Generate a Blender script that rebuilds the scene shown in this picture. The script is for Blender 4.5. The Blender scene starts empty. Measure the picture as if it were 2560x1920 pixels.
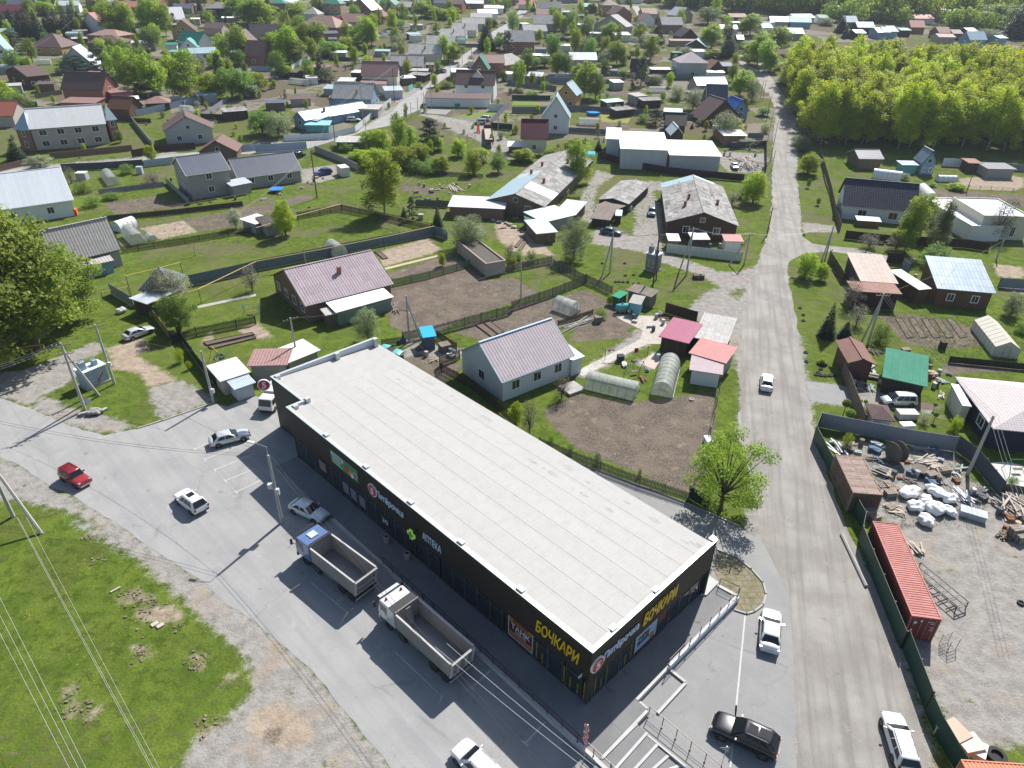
import bpy,math,random
import numpy as np
from mathutils import Vector,Matrix
R=math.radians
rnd=random.Random(7)
sc=bpy.context.scene
COL=sc.collection
# ------------------------------------------------------------------ camera
CAMH,FPX,PITCH,ROLL=50.0,1744.0,R(31.34),R(0.92)
_fw=Vector((0,math.cos(PITCH),-math.sin(PITCH)))
_r0=Vector((1,0,0));_u0=Vector((0,math.sin(PITCH),math.cos(PITCH)))
_rt=_r0*math.cos(ROLL) + _u0*math.sin(ROLL)
_up=-_r0*math.sin(ROLL) + _u0*math.cos(ROLL)
EYE=Vector((0,0,CAMH))
cd=bpy.data.cameras.new('camera');cam=bpy.data.objects.new('camera',cd);COL.objects.link(cam)
cd.sensor_width=36;cd.lens=FPX/2560*36;cd.clip_start=0.5;cd.clip_end=9000
mw=Matrix.Identity(4)
for i,v in enumerate((_rt,_up,-_fw)):
 for j in range(3):mw[j][i]=v[j]
mw.translation=EYE;cam.matrix_world=mw
sc.camera=cam
# ------------------------------------------------------------------ light
SAZ,SEL=R(28),R(46)          # sun azimuth east of the view axis, elevation
w=bpy.data.worlds.new('World');sc.world=w;w.use_nodes=True
nt=w.node_tree;bg=nt.nodes['Background']
sky=nt.nodes.new('ShaderNodeTexSky');sky.sky_type='NISHITA';sky.sun_disc=False
sky.sun_elevation=SEL;sky.sun_rotation=SAZ;sky.air_density=1.0;sky.dust_density=1.2
nt.links.new(sky.outputs[0],bg.inputs[0]);bg.inputs[1].default_value=0.078
sl=bpy.data.lights.new('sun','SUN');sl.energy=4.5;sl.angle=R(0.53);sl.color=(1,.955,.89)
so=bpy.data.objects.new('sun',sl);COL.objects.link(so)
sd=Vector((math.sin(SAZ)*math.cos(SEL),math.cos(SAZ)*math.cos(SEL),math.sin(SEL)))
so.rotation_euler=sd.to_track_quat('Z','Y').to_euler();so.location=(0,60,120)
sc.view_settings.view_transform='Standard';sc.view_settings.look='None'
sc.view_settings.exposure=0.8;sc.view_settings.gamma=1
sc.render.engine='CYCLES'
try:
 sc.cycles.max_bounces=5;sc.cycles.diffuse_bounces=3;sc.cycles.glossy_bounces=2
 sc.cycles.transparent_max_bounces=8;sc.cycles.transmission_bounces=3
except Exception:pass
# ------------------------------------------------------------------ survey points
_cr={}
for i,ch in enumerate('abcd'):_cr[ch]=(640*i,0,3.456)
for i,ch in enumerate('efgh'):_cr[ch]=(640*i,380,3.456)
for i,ch in enumerate('ijkl'):_cr[ch]=(640*i,840,3.456)
for i,ch in enumerate('mnop'):_cr[ch]=(640*i,1300,2.677)
_cr['z']=(0,0,0.8641)
_cr['q']=(1100,1600,3.456)
def P(s):
 if not isinstance(s,str):return s
 if s[0].isalpha():
  x0,y0,k=_cr[s[0]];a,b=s[1:].split(',')
  return x0+float(a)/k,y0+float(b)/k
 a,b=s.split(',');return float(a),float(b)
def ray(p):
 x,y=P(p);return _fw*FPX + _rt*(x-1280) - _up*(y-960)
TY0,TK,TY1=190.4,.06,900.0   # the town climbs a gentle slope beyond TY0
def TER(y):return TK*(min(max(y,TY0),TY1)-TY0)
def G(p,z=0.0):
 """point z above the ground seen at survey point p"""
 d=ray(p);t=(z-CAMH)/d.z if d.z<0 else 1e9
 if t*d.y>TY0:t=(z-TK*TY0-CAMH)/(d.z-TK*d.y)
 return EYE + d*t
def PL(p,a,n):
 """survey ray met with the vertical plane through a, horizontal normal n"""
 d=ray(p);t=(a-EYE).dot(n)/d.dot(n);return EYE + d*t
def HT(b,top):
 """height of something standing at ground point b whose top is seen at 'top'"""
 d=ray(top);dd=Vector((d.x,d.y));t=Vector((b.x,b.y)).dot(dd)/dd.dot(dd)
 return CAMH + t*d.z
# ------------------------------------------------------------------ naming
def tag(o,QG=None,cat=None,group=None,kind=None):
 if QG:o['label']=QG
 if cat:o['category']=cat
 if group:o['group']=group
 if kind:o['kind']=kind
 return o
def QR(name,QG,cat,loc=(0,0,0),rz=0.0,group=None):
 o=bpy.data.objects.new(name,None);COL.objects.link(o);o.empty_display_size=.3
 o.location=loc;o.rotation_euler=(0,0,rz);tag(o,QG,cat,group);return o
def inst(name,me,parent=None,loc=(0,0,0),rz=0.0,scale=None,rot=None):
 o=bpy.data.objects.new(name,me);COL.objects.link(o)
 if parent:o.parent=parent
 o.location=loc;o.rotation_euler=rot if rot else (0,0,rz)
 if scale:o.scale=scale
 return o
def copy_tree(o,parent=None):
 c=o.copy();COL.objects.link(c)
 if parent:c.parent=parent
 for ch in list(o.children):copy_tree(ch,c)
 return c
AUTO=[]      # (object, phrase) that get 'phrase + where it stands' as label at the end
MARKS=[]     # (description, point)
# ------------------------------------------------------------------ mesh builder
class MB:
 def __init__(s):s.v=[];s.f=[];s.m=[]
 def poly(s,pts,mi=0):
  k=len(s.v);s.v+=[tuple(p) for p in pts];s.f.append(tuple(range(k,k+len(pts))));s.m.append(mi);return s
 def grid(s,rows,mi=0,close=False,caps=False):
  k=len(s.v);n=len(rows[0])
  for r_ in rows:s.v+=[tuple(p) for p in r_]
  for i in range(len(rows)-1):
   for j in range(n if close else n-1):
    a=k+i*n+j;b=k+i*n+(j+1) % n
    s.f.append((a,b,b+n,a+n));s.m.append(mi)
  if caps:
   s.f.append(tuple(k+j for j in range(n))[::-1]);s.m.append(mi)
   s.f.append(tuple(k+(len(rows)-1)*n+j for j in range(n)));s.m.append(mi)
  return s
 def QU(s,p,mi=0):
  k=len(s.v);s.v+=[tuple(q) for q in p]
  for f in ((0,3,2,1),(4,5,6,7),(0,1,5,4),(1,2,6,5),(2,3,7,6),(3,0,4,7)):
   s.f.append(tuple(k+i for i in f));s.m.append(mi)
  return s
 def box(s,x0,y0,z0,x1,y1,z1,mi=0):
  return s.QU([(x0,y0,z0),(x1,y0,z0),(x1,y1,z0),(x0,y1,z0),(x0,y0,z1),(x1,y0,z1),(x1,y1,z1),(x0,y1,z1)],mi)
 def QT(s,c,sx,sy,sz,rz=0,mi=0,rot=None):
  m=rot if rot else Matrix.Rotation(rz,3,'Z');c=Vector(c);p=[]
  for z in (-1,1):
   for x,y in ((-1,-1),(1,-1),(1,1),(-1,1)):
    p.append(c + m @ Vector((x*sx/2,y*sy/2,z*sz/2)))
  return s.QU(p,mi)
 def tube(s,p,q,r0,r1=None,n=6,mi=0):
  p=Vector(p);q=Vector(q);r1=r0 if r1 is None else r1
  d=(q-p).normalized();a=d.orthogonal().normalized();b=d.cross(a)
  rows=[[c + (a*math.cos(2*math.pi*i/n) + b*math.sin(2*math.pi*i/n))*r_ for i in range(n)] for c,r_ in ((p,r0),(q,r1))]
  return s.grid(rows,mi,True,True)
 def path(s,pts,r,n=4,mi=0):
  for a,b in zip(pts[:-1],pts[1:]):s.tube(a,b,r,r,n,mi)
  return s
 def QS(s,prof,c=(0,0,0),n=16,mi=0,ax='z'):
  rows=[]
  for r_,h in prof:
   row=[]
   for i in range(n):
    t=2*math.pi*i/n;x,y=r_*math.cos(t),r_*math.sin(t)
    p=(x,y,h) if ax=='z' else ((x,h,y) if ax=='y' else (h,x,y))
    row.append((p[0]+c[0],p[1]+c[1],p[2]+c[2]))
   rows.append(row)
  return s.grid(rows,mi,True,True)
 def prism(s,pts,z0,z1,mi=0):
  n=len(pts);k=len(s.v)
  s.v+=[(p[0],p[1],z0) for p in pts] + [(p[0],p[1],z1) for p in pts]
  s.f.append(tuple(range(k+n-1,k-1,-1)));s.m.append(mi)
  s.f.append(tuple(range(k+n,k+2*n)));s.m.append(mi)
  for i in range(n):
   j=(i+1) % n;s.f.append((k+i,k+j,k+n+j,k+n+i));s.m.append(mi)
  return s
 def mesh(s,name,mats,smooth=False):
  me=bpy.data.meshes.new(name);me.from_pydata(s.v,[],s.f)
  for m_ in (mats if isinstance(mats,(list,tuple)) else [mats]):me.materials.append(m_)
  me.polygons.foreach_set('material_index',s.m)
  if smooth:me.polygons.foreach_set('use_smooth',[True]*len(s.f))
  uv=me.uv_layers.new(name='UVMap').data
  V=s.v
  for pg in me.polygons:
   nrm=pg.normal
   if abs(nrm.z)<.995:
    u=Vector((-nrm.y,nrm.x,0)).normalized();vv=nrm.cross(u)
   else:u=Vector((1,0,0));vv=Vector((0,1,0))
   for li,vi in zip(pg.loop_indices,pg.vertices):
    c=Vector(V[vi]);uv[li].uv=(c.dot(u),c.dot(vv))
  me.update();return me
 def QF(s,name,mats,parent=None,loc=(0,0,0),rz=0.0,smooth=False,bevel=0,sub=0,seg=2):
  o=inst(name,s.mesh(name,mats,smooth),parent,loc,rz)
  if bevel:
   b=o.modifiers.new('bevel','BEVEL');b.width=bevel;b.segments=seg;b.limit_method='ANGLE';b.angle_limit=R(30)
  if sub:
   q=o.modifiers.new('sub','SUBSURF');q.levels=sub;q.render_levels=sub
  return o
# ------------------------------------------------------------------ materials
MT={}
def _new(name):
 m=bpy.data.materials.new(name);m.use_nodes=True;n=m.node_tree;return m,n,n.nodes['Principled BSDF']
def rgba(c,k=1):return (min(c[0]*k,1),min(c[1]*k,1),min(c[2]*k,1),1)
def nd(n,t,**kw):
 x=n.nodes.new(t)
 for k,v in kw.items():setattr(x,k,v)
 return x
def noise(n,vec,scale,detail=3,QL=.55):
 x=nd(n,'ShaderNodeTexNoise');x.inputs['Scale'].default_value=scale;x.inputs['Detail'].default_value=detail
 x.inputs['Roughness'].default_value=QL
 if vec is not None:n.links.new(vec,x.inputs['Vector'])
 return x.outputs['Fac']
def mix(n,fac,a,b,mode='MIX'):
 x=nd(n,'ShaderNodeMix',data_type='RGBA',blend_type=mode)
 for s,v in ((0,fac),(6,a),(7,b)):
  if isinstance(v,(int,float)):x.inputs[s].default_value=v
  elif isinstance(v,(tuple,list)):x.inputs[s].default_value=v if len(v)==4 else (*v,1)
  else:n.links.new(v,x.inputs[s])
 return x.outputs[2]
def mr(n,v,a,b,c=0,d=1,smooth=True):
 x=nd(n,'ShaderNodeMapRange')
 if smooth:x.interpolation_type='SMOOTHSTEP'
 n.links.new(v,x.inputs[0])
 for i,k in enumerate((a,b,c,d)):x.inputs[1+i].default_value=k
 return x.outputs[0]
def ma(n,op,a,b=0.0):
 x=nd(n,'ShaderNodeMath',operation=op)
 for i,v in enumerate((a,b)):
  if isinstance(v,(int,float)):x.inputs[i].default_value=v
  else:n.links.new(v,x.inputs[i])
 return x.outputs[0]
def bump(n,bs,h,strength=.3,dist=.02):
 b=nd(n,'ShaderNodeBump');b.inputs['Strength'].default_value=strength;b.inputs['Distance'].default_value=dist
 n.links.new(h,b.inputs['Height']);n.links.new(b.outputs[0],bs.inputs['Normal'])
def M(name,c,c2=None,mortar=None,bw=0,bh=0,ms=.01,QL=.8,QH=.25,stc=None,QP=0,QQ=.2,metal=0,var=1.2,off=.5,spec=None):
 """surface: optional brick/sheet/plank pattern in metres, optional corrugation stripes, dirt"""
 if name in MT:return MT[name]
 m,n,bs=_new(name);MT[name]=m
 uv=nd(n,'ShaderNodeUVMap').outputs[0]
 tc=nd(n,'ShaderNodeTexCoord').outputs['Object']
 bs.inputs['Roughness'].default_value=QL;bs.inputs['Metallic'].default_value=metal
 bs.inputs['Specular IOR Level'].default_value=.18 if spec is None else spec
 col=rgba(c);hts=None
 if bw:
  b=nd(n,'ShaderNodeTexBrick');n.links.new(uv,b.inputs['Vector'])
  b.inputs['Scale'].default_value=1;b.offset=off
  b.inputs['Color1'].default_value=rgba(c);b.inputs['Color2'].default_value=rgba(c2 or c)
  b.inputs['Mortar'].default_value=rgba(mortar or c);b.inputs['Mortar Size'].default_value=ms
  b.inputs['Brick Width'].default_value=bw;b.inputs['Row Height'].default_value=bh
  b.inputs['Bias'].default_value=0.0
  col=b.outputs['Color'];hts=ma(n,'SUBTRACT',1,b.outputs['Fac'])
 f=noise(n,tc,var,5,.62)
 f2=noise(n,tc,var*7,3)
 sep=nd(n,'ShaderNodeSeparateXYZ');n.links.new(uv,sep.inputs[0])
 cm=nd(n,'ShaderNodeCombineXYZ');n.links.new(ma(n,'MULTIPLY',sep.outputs[0],5.0),cm.inputs[0]);n.links.new(ma(n,'MULTIPLY',sep.outputs[1],.5),cm.inputs[1])
 f3=noise(n,cm.outputs[0],1.0,3)
 sd_=stc or tuple(k*.55 for k in c)
 fm=mr(n,ma(n,'ADD',ma(n,'MULTIPLY',f,.6),ma(n,'MULTIPLY',f3,.4)),.4,.72,0,QH*1.6)
 col=mix(n,fm,col,rgba(sd_))
 col=mix(n,mr(n,f2,.3,.7,0,.22),col,rgba(c,1.25))
 if QP:
  sx=sep.outputs[0]
  wv=ma(n,'SINE',ma(n,'MULTIPLY',sx,2*math.pi/QQ))
  col=mix(n,mr(n,wv,-1,1,0,QP),col,rgba(c,.45))
  hts=wv
 n.links.new(col,bs.inputs['Base Color'])
 if hts is not None:bump(n,bs,hts,.5,.02)
 else:bump(n,bs,f2,.12,.02)
 return m
def MP(name,c,QL=.35,metal=0,coat=0,emit=0,spec=None):
 if name in MT:return MT[name]
 m,n,bs=_new(name);MT[name]=m
 tc=nd(n,'ShaderNodeTexCoord').outputs['Object']
 f=noise(n,tc,2.3,4)
 n.links.new(mix(n,mr(n,f,.3,.75,0,.18),rgba(c),rgba(c,.72)),bs.inputs['Base Color'])
 bs.inputs['Roughness'].default_value=QL;bs.inputs['Metallic'].default_value=metal
 if coat:bs.inputs['Coat Weight'].default_value=coat;bs.inputs['Coat Roughness'].default_value=.08
 if spec is not None:bs.inputs['Specular IOR Level'].default_value=spec
 if emit:
  bs.inputs['Emission Color'].default_value=rgba(c);bs.inputs['Emission Strength'].default_value=emit
 return m
glass=MP('window_glass',(.025,.032,.04),.06)
QA=MP('car_glass',(.012,.016,.02),.04)
Qs=MP('white_trim',(.72,.73,.72),.5)
Qc=MP('black_trim',(.018,.018,.02),.45)
tyre_m=MP('tyre_rubber',(.02,.02,.021),.85)
chrome=MP('chrome',(.62,.63,.65),.2,.9)
Qt=MP('dark_steel',(.03,.028,.028),.5,.3)
conc=M('concrete',(.36,.35,.33),QL=.9,QH=.3)
conc_pole=M('concrete_pole',(.40,.39,.37),QL=.85,QH=.25)
QC=M('old_wood',(.17,.14,.115),(.25,.22,.19),(.05,.045,.04),.14,3.0,.012,off=.0)
Qb=M('dark_wood',(.055,.042,.034),(.085,.066,.052),(.02,.02,.02),.16,4.0,.012)
Qo=M('asbestos',(.44,.43,.41),(.52,.51,.49),(.2,.2,.19),1.1,1.7,.02,QL=.95,QH=.42,QP=.25,QQ=.18,off=0)
Qx=M('asbestos_old',(.24,.235,.225),(.46,.45,.43),(.16,.16,.15),1.1,1.6,.03,QL=.95,QH=.5,QP=.18,QQ=.18,off=.3)
asb_purple=M('asbestos_purple',(.36,.28,.32),(.43,.37,.40),(.17,.13,.15),1.15,1.75,.02,QL=.85,QH=.4,stc=(.46,.45,.44),QP=.6,QQ=.46,off=0)
asb_lilac=M('asbestos_lilac',(.46,.40,.43),(.50,.45,.47),(.33,.28,.31),1.15,1.75,.015,QL=.8,QH=.25,QP=.55,QQ=.46,off=0)
asb_warm=M('asbestos_warm',(.46,.43,.41),(.52,.50,.48),(.2,.19,.18),1.15,1.75,.015,QL=.9,QH=.3,QP=.6,QQ=.5,off=0)
Qi=M('roof_brown',(.13,.085,.08),(.15,.10,.092),(.07,.045,.045),.35,.35,.03,QL=.6,QH=.12,off=0)
roof_chest=M('roof_chestnut',(.16,.09,.075),(.19,.105,.088),(.09,.05,.045),.35,.35,.03,QL=.6,QH=.15,off=0)
Qm=M('roof_pinkbrown',(.25,.15,.14),(.28,.17,.155),(.17,.1,.1),.4,.35,.02,QL=.6,QH=.15,off=0)
Qw=M('roof_tan',(.30,.20,.16),(.33,.23,.19),(.2,.13,.11),.35,.35,.02,QL=.7,QH=.15,off=0)
roof_red=M('roof_darkred',(.105,.022,.035),(.12,.025,.04),(.06,.015,.02),.4,.35,.02,QL=.5,QH=.08,off=0)
roof_mag=M('roof_magenta',(.26,.045,.11),(.28,.05,.12),(.16,.03,.07),.5,8,.02,QL=.5,QH=.1,off=0)
roof_terra=M('roof_terracotta',(.30,.10,.065),(.34,.12,.08),(.16,.05,.04),.3,.35,.04,QL=.7,QH=.12,off=0)
roof_rosy=M('roof_rosy',(.42,.17,.16),(.45,.19,.18),(.3,.12,.11),.4,6,.02,QL=.6,QH=.15,off=0)
Qv=M('roof_green',(.03,.19,.13),(.035,.21,.145),(.02,.12,.08),.4,.35,.02,QL=.5,QH=.1,off=0)
roof_blue=M('roof_blue',(.02,.12,.42),(.025,.14,.45),(.02,.08,.25),.4,5,.02,QL=.5,QH=.1,off=0)
roof_navy=M('roof_navytile',(.05,.058,.09),(.075,.085,.125),(.015,.018,.03),.5,.4,.09,QL=.45,QH=.05,off=0)
Qp=M('roof_slate',(.10,.115,.15),(.12,.135,.17),(.06,.07,.1),.5,8,.03,QL=.45,QH=.1,QP=.2,QQ=.4,off=0)
QB=M('roof_black',(.04,.037,.042),(.05,.045,.05),(.02,.02,.02),.4,.35,.02,QL=.6,QH=.1,off=0)
Qf=M('roof_metal',(.42,.46,.49),(.47,.51,.54),(.28,.32,.35),.6,12,.02,QL=.45,QH=.15,metal=.1,off=0)
Qn=M('roof_pale',(.62,.63,.62),(.66,.67,.66),(.45,.46,.46),.6,12,.02,QL=.5,QH=.12,off=0)
Qh=M('roof_lightblue',(.33,.45,.50),(.36,.48,.53),(.22,.32,.36),.55,12,.02,QL=.4,QH=.15,metal=.2,off=0)
roof_zinc=M('roof_zinc',(.17,.235,.30),(.25,.31,.37),(.08,.12,.16),.62,2.2,.03,QL=.5,QH=.25,metal=.1,off=0)
Qg=M('roof_white',(.80,.80,.79),(.84,.84,.83),(.62,.62,.62),1.0,14,.01,QL=.5,QH=.06,off=0)
roof_rust=M('roof_rust',(.23,.115,.09),(.27,.14,.11),(.12,.07,.05),1.0,2.4,.02,QL=.75,QH=.35,stc=(.34,.26,.22),off=0)
Qu=M('roof_teal',(.10,.33,.30),(.12,.36,.33),(.08,.24,.22),.5,8,.02,QL=.5,QH=.15,off=0)
Qe=M('brick_red',(.27,.09,.055),(.33,.12,.075),(.32,.27,.24),.25,.075,.012,QH=.2)
Qj=M('brick_brown',(.20,.10,.065),(.25,.13,.085),(.25,.21,.19),.25,.075,.012,QH=.2)
brick_tan=M('brick_tan',(.34,.235,.13),(.38,.27,.16),(.4,.35,.3),.25,.075,.012,QH=.15)
block_white=M('block_white',(.42,.43,.45),(.50,.51,.53),(.17,.17,.18),.6,.28,.03,QH=.12)
Qa=M('wall_white',(.66,.67,.67),QL=.85,QH=.12)
QD=M('wall_cream',(.58,.55,.46),QL=.85,QH=.12)
Qq=M('wall_beige',(.40,.36,.32),(.44,.40,.36),(.3,.27,.25),1.2,.6,.01,QH=.15)
Qd=M('wall_grey',(.30,.29,.28),(.33,.32,.31),(.25,.24,.24),.8,.4,.01,QH=.15)
wall_siding=M('wall_siding',(.60,.63,.66),(.62,.65,.68),(.4,.42,.45),5,.2,.012,QH=.08)
wall_yellow=M('wall_yellow',(.62,.56,.33),QL=.85,QH=.12)
wall_ochre=M('wall_ochre',(.42,.27,.12),(.45,.29,.14),(.2,.13,.06),5,.2,.015,QH=.15)
Qk=M('wall_blue',(.20,.33,.45),(.23,.36,.48),(.1,.18,.25),4,.18,.012,QH=.2)
wall_teal=M('wall_teal',(.12,.34,.36),(.14,.37,.39),(.07,.2,.22),.2,5,.012,QH=.2)
wall_log=M('wall_log',(.14,.085,.05),(.18,.115,.07),(.03,.02,.015),.22,3.2,.03,QH=.3)
wall_brownw=M('wall_brownwood',(.10,.055,.04),(.12,.068,.05),(.03,.02,.015),4,.2,.02,QH=.2)
Ql=M('wall_plank',(.16,.115,.085),(.22,.165,.125),(.06,.045,.035),.16,3.0,.015,QH=.35)
Qy=M('wall_panel',(.46,.48,.51),(.5,.52,.55),(.36,.38,.4),1.0,12,.012,QH=.1)
Qz=M('fence_grey',(.24,.26,.30),(.26,.28,.32),(.15,.17,.2),.2,5,.03,QL=.5,QH=.12,off=0)
fence_blue=M('fence_blue',(.36,.42,.52),(.38,.45,.55),(.25,.3,.38),.25,5,.03,QL=.5,QH=.1,off=0)
fence_green=M('fence_green',(.012,.055,.04),(.014,.062,.045),(.008,.035,.026),.25,5,.04,QL=.45,QH=.12,off=0)
fence_brown=M('fence_brown',(.065,.035,.032),(.075,.04,.037),(.035,.02,.02),.25,5,.03,QL=.5,QH=.12,off=0)
fence_plum=M('fence_plum',(.05,.025,.04),(.06,.03,.046),(.03,.015,.025),.3,5,.03,QL=.5,QH=.1,off=0)
fence_white=M('fence_white',(.60,.64,.68),(.64,.68,.72),(.45,.5,.55),.3,5,.02,QL=.5,QH=.12,off=0)
fence_wood=M('fence_wood',(.085,.068,.055),(.13,.105,.085),(.03,.025,.02),.13,4,.02,QL=.9,QH=.35,off=0)
fence_wood2=M('fence_wood_grey',(.19,.175,.155),(.25,.235,.21),(.06,.055,.05),.14,4,.03,QL=.9,QH=.3,off=0)
pipe_yellow=MP('pipe_yellow',(.60,.45,.13),.5)
HAZE=.00012
# ------------------------------------------------------------------ ground
def pts(s,z=0.0):return [G(t,z) for t in s.split()]
def sdf(px,py,poly):
 """signed distance, negative inside"""
 n=len(poly);d2=np.full(px.shape,1e12);ins=np.zeros(px.shape,bool)
 for i in range(n):
  ax,ay=poly[i].x,poly[i].y;bx,by=poly[(i+1) % n].x,poly[(i+1) % n].y
  ex,ey=bx-ax,by-ay;wx,wy=px-ax,py-ay
  t=np.clip((wx*ex+wy*ey)/(ex*ex+ey*ey+1e-9),0,1)
  d2=np.minimum(d2,(wx-ex*t)**2+(wy-ey*t)**2)
  if abs(ey)>1e-9:
   ins ^= ((ay>py) != (by>py)) & (px<ex*(py-ay)/ey+ax)
 d=np.sqrt(d2);return np.where(ins,-d,d)
SOIL=['k270,640 k560,500 k1060,575 k1760,480 k1750,900 k1650,1250 k1560,1370 k1500,1360 k900,1110 k560,970 k330,760',
 'f1150,1190 f1830,1000 f2000,1110 g0,1080 g240,1225 g0,1300 f1560,1520 f1330,1590 f1150,1500',
 'f1120,1050 f1650,890 f1860,970 f1200,1105',
 'e1580,585 e2212,470 f480,350 f500,395 f0,560 e2212,620 e1720,690',
 'e890,440 e1380,380 e1380,490 e1000,545',
 'g0,1340 g640,1190 g1250,1500 g900,1530 g640,1440 g0,1700 f1900,1659',
 'j2212,-160 j1930,30 j1700,-30 j1930,-150',
 'h960,1410 h1250,1400 h1700,1490 h2050,1659 l1500,120 l1180,60',
 'h1410,320 h2212,375 h2212,480 h1560,440',
 'k500,60 k1060,10 k900,-160 k560,-110','l1290,560 l1500,600 l1480,640 l1280,630',
 'c820,1050 c1030,1080 c1000,1140 c570,1120 c600,1060','c800,680 c1180,690 c1180,720 c820,715',
 'b220,810 b560,800 b500,880 b250,870','b500,540 b920,560 b900,610 b520,600','b0,620 b130,625 b120,670 b0,660',
 'c820,790 c1160,780 c1150,840 c860,830','c600,900 c1250,930 c1250,960 c600,950','c1240,470 c1500,480 c1500,500 c1240,490',
 'j1200,230 j1400,150 j1800,250 j1620,420 j1400,260','n60,1420 n180,1380 n160,1500 n40,1480','f1260,270 f1510,300 f1600,390 f1260,340',
 'i1730,60 i2212,-20 i2212,20 i1800,110','o1340,330 o1500,560 o1660,560 o1670,470 o1560,300 o1440,230',
 'e1380,390 e1560,430 e1640,470 e1380,475','l1480,330 l2212,300 l2212,240 l1550,210']
GRAV0=['z1640,1000 z1690,1100 z1840,1180 z1900,1300 z1945,1400 z2015,1640 z2060,1900 z1700,1900 z1600,1200']
SAND=['m840,490 m910,465 m930,520 m860,560 m800,540','m950,500 m1010,500 m1040,540 m960,560','m930,600 m1060,575 m1150,580 m1240,640 m1180,690 m1060,680 m930,660','m890,840 m960,850 m1020,900 m930,905','m1270,895 m1340,910 m1370,990 m1310,1010','m1470,1120 m1540,1030 m1590,1040 m1510,1110','m420,1100 m480,1110 m500,1170 m440,1190','m460,1220 m540,1230 m550,1300 m460,1320','m550,1340 m680,1240 m660,1290 m580,1360','m1310,1420 m1470,1350 m1520,1300 m1480,1390 m1330,1440',
 'f1040,862 f1480,752 f1610,850 f1110,990','e1220,660 e1590,590 e1700,690 e1390,755',
 'i930,110 i1060,60 i1230,20 i1300,110 i1180,170 i1500,360 i1520,390 i1290,430 i1180,310 i980,290',
 'n-20,1280 n150,1210 n330,1300 n420,1450 n250,1540 n60,1500 n-60,1430',
 'h1650,230 h2212,190 h2212,340 h1700,320','g-20,650 g180,700 g370,900 g230,880 g60,900 g-60,760',
 'f0,1470 f-160,1540 f-60,1620 f150,1600','f2050,560 f2212,620 f2212,860 f2100,760','h1950,960 h2212,1000 h2212,1090 h1990,1080',
 'i1800,-40 i1840,-30 i1830,60 i1740,80']
GRAV=['i-40,330 i0,520 i250,600 i400,500 i680,330 i700,200 i920,110 i800,60 i460,210 i200,300 i0,330',
 'i1290,450 i1540,385 i1700,470 i1840,560 i1400,705 i1320,560',
 'i-30,1040 i0,1045 i160,1110 i440,1310 i900,1550 i1090,1659 m760,0 m1000,180 m1400,430 m1713,675 n380,1010 n600,1290 n900,1659 n1000,1900 n-640,2100 m1150,1760 m1330,1480 m1600,1290 m1713,1140 n0,1040 n-60,900 m1550,800 m1400,680 m1180,480 m980,300 m760,150 m500,20 i900,1659 i600,1500 i240,1420 i-30,1400',
 'i400,530 i640,650 i900,700 i1130,790 i1000,830 i620,790 i250,610',
 'l340,390 l690,450 l690,600 l360,560 l330,480','l720,460 l980,470 l1020,580 l1400,640 l1500,700 l1280,640 l1000,620 l740,600',
 'h300,610 h570,640 h600,690 h310,690','g1500,1380 g1700,1200 g1850,1180 g1950,1300 g2212,900 g2212,1659 g1860,1659 g1600,1450',
 'g700,700 g760,650 g1050,730 g1080,600 g1030,300 g1080,250 g1340,260 g1330,330 g1200,330 g1290,500 g1290,860 g1450,920 g1800,1040 g1950,1040 g2212,960 g2212,1160 g1850,1190 g1600,1050 g1290,950 g1130,860 g700,790',
 'g740,160 g880,200 g740,290 g700,400 g740,640 g560,560 g620,350',
 'b1400,985 b1500,990 b1900,1060 b2000,1110 b2100,1150 b2212,1250 b2212,1380 b2050,1310 b1900,1200 b1700,1130 b1580,1040',
 'b660,1190 b1000,1060 b1200,960 b1440,780 b1440,720 b1300,800 b1180,830 b1240,900 b1100,960 b960,1100 b700,1180',
 'c1800,1310 c2180,1330 c2212,1382 g2130,180 g1880,170 g1800,100','k1200,-160 k1080,-40 k640,290 k560,350 k620,360 k1080,110 k1230,40 k1240,-60 k1340,-120 k1310,-190',
 'p1060,400 p1713,60 p1900,300 p1900,1500 p1350,1500 p1150,1250 p880,760 p1100,780 p1140,600','p870,0 p1713,-60 p1713,120 p1040,400',
 'l620,900 l1600,1000 l1700,1200 l2000,1400 l2212,1400 l2212,1659 l1100,1659 l760,1300',
 'f400,150 f690,110 f700,220 f560,260 f410,270','e0,160 e640,110 e1250,60 e1520,20 e1520,-10 e1240,40 e650,90 e0,140',
 'k1960,60 k1880,80 k1990,400 k1990,700 k1920,870 k2050,900 k2120,500 k2050,0','l280,0 l330,380 l350,600 l400,900 l330,900 l250,300 l240,0',
 'o1340,520 o1500,620 o1700,560 o1750,700 o1900,700 o1700,250 o1560,160 o1713,330 o1690,500 o1560,580','h2080,1160 h2212,1180 h2212,1220 h2060,1190',
 'k1090,230 k1290,120 k1230,230 k1180,290','f2010,1300 f1990,1330 j1280,60 j1900,130 j1500,250 j1230,150']
def axis(vals):
 out=[vals[0][0]]
 for a,b,s in vals:out+=list(np.arange(a+s,b+s*.5,s))
 return np.array(out)
gx=axis([(-1300,-420,110),(-420,-130,7.25),(-130,130,.8),(130,420,7.25),(420,1300,110)])
gy=axis([(-60,16,19),(16,232,.8),(232,620,4),(620,1500,44),(1500,3000,300)])
XX,YY=np.meshgrid(gx,gy);fx,fy=XX.ravel(),YY.ravel()
def field(polys):
 r=np.full(fx.shape,60.0)
 for s in polys:r=np.minimum(r,sdf(fx,fy,pts(s)))
 return r
gm=bpy.data.meshes.new('ground');nx,ny=len(gx),len(gy)
gm.vertices.add(nx*ny)
zz=TK*(np.clip(fy,TY0,TY1)-TY0)
gm.vertices.foreach_set('co',np.stack([fx,fy,zz],1).astype(np.float32).ravel())
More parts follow.
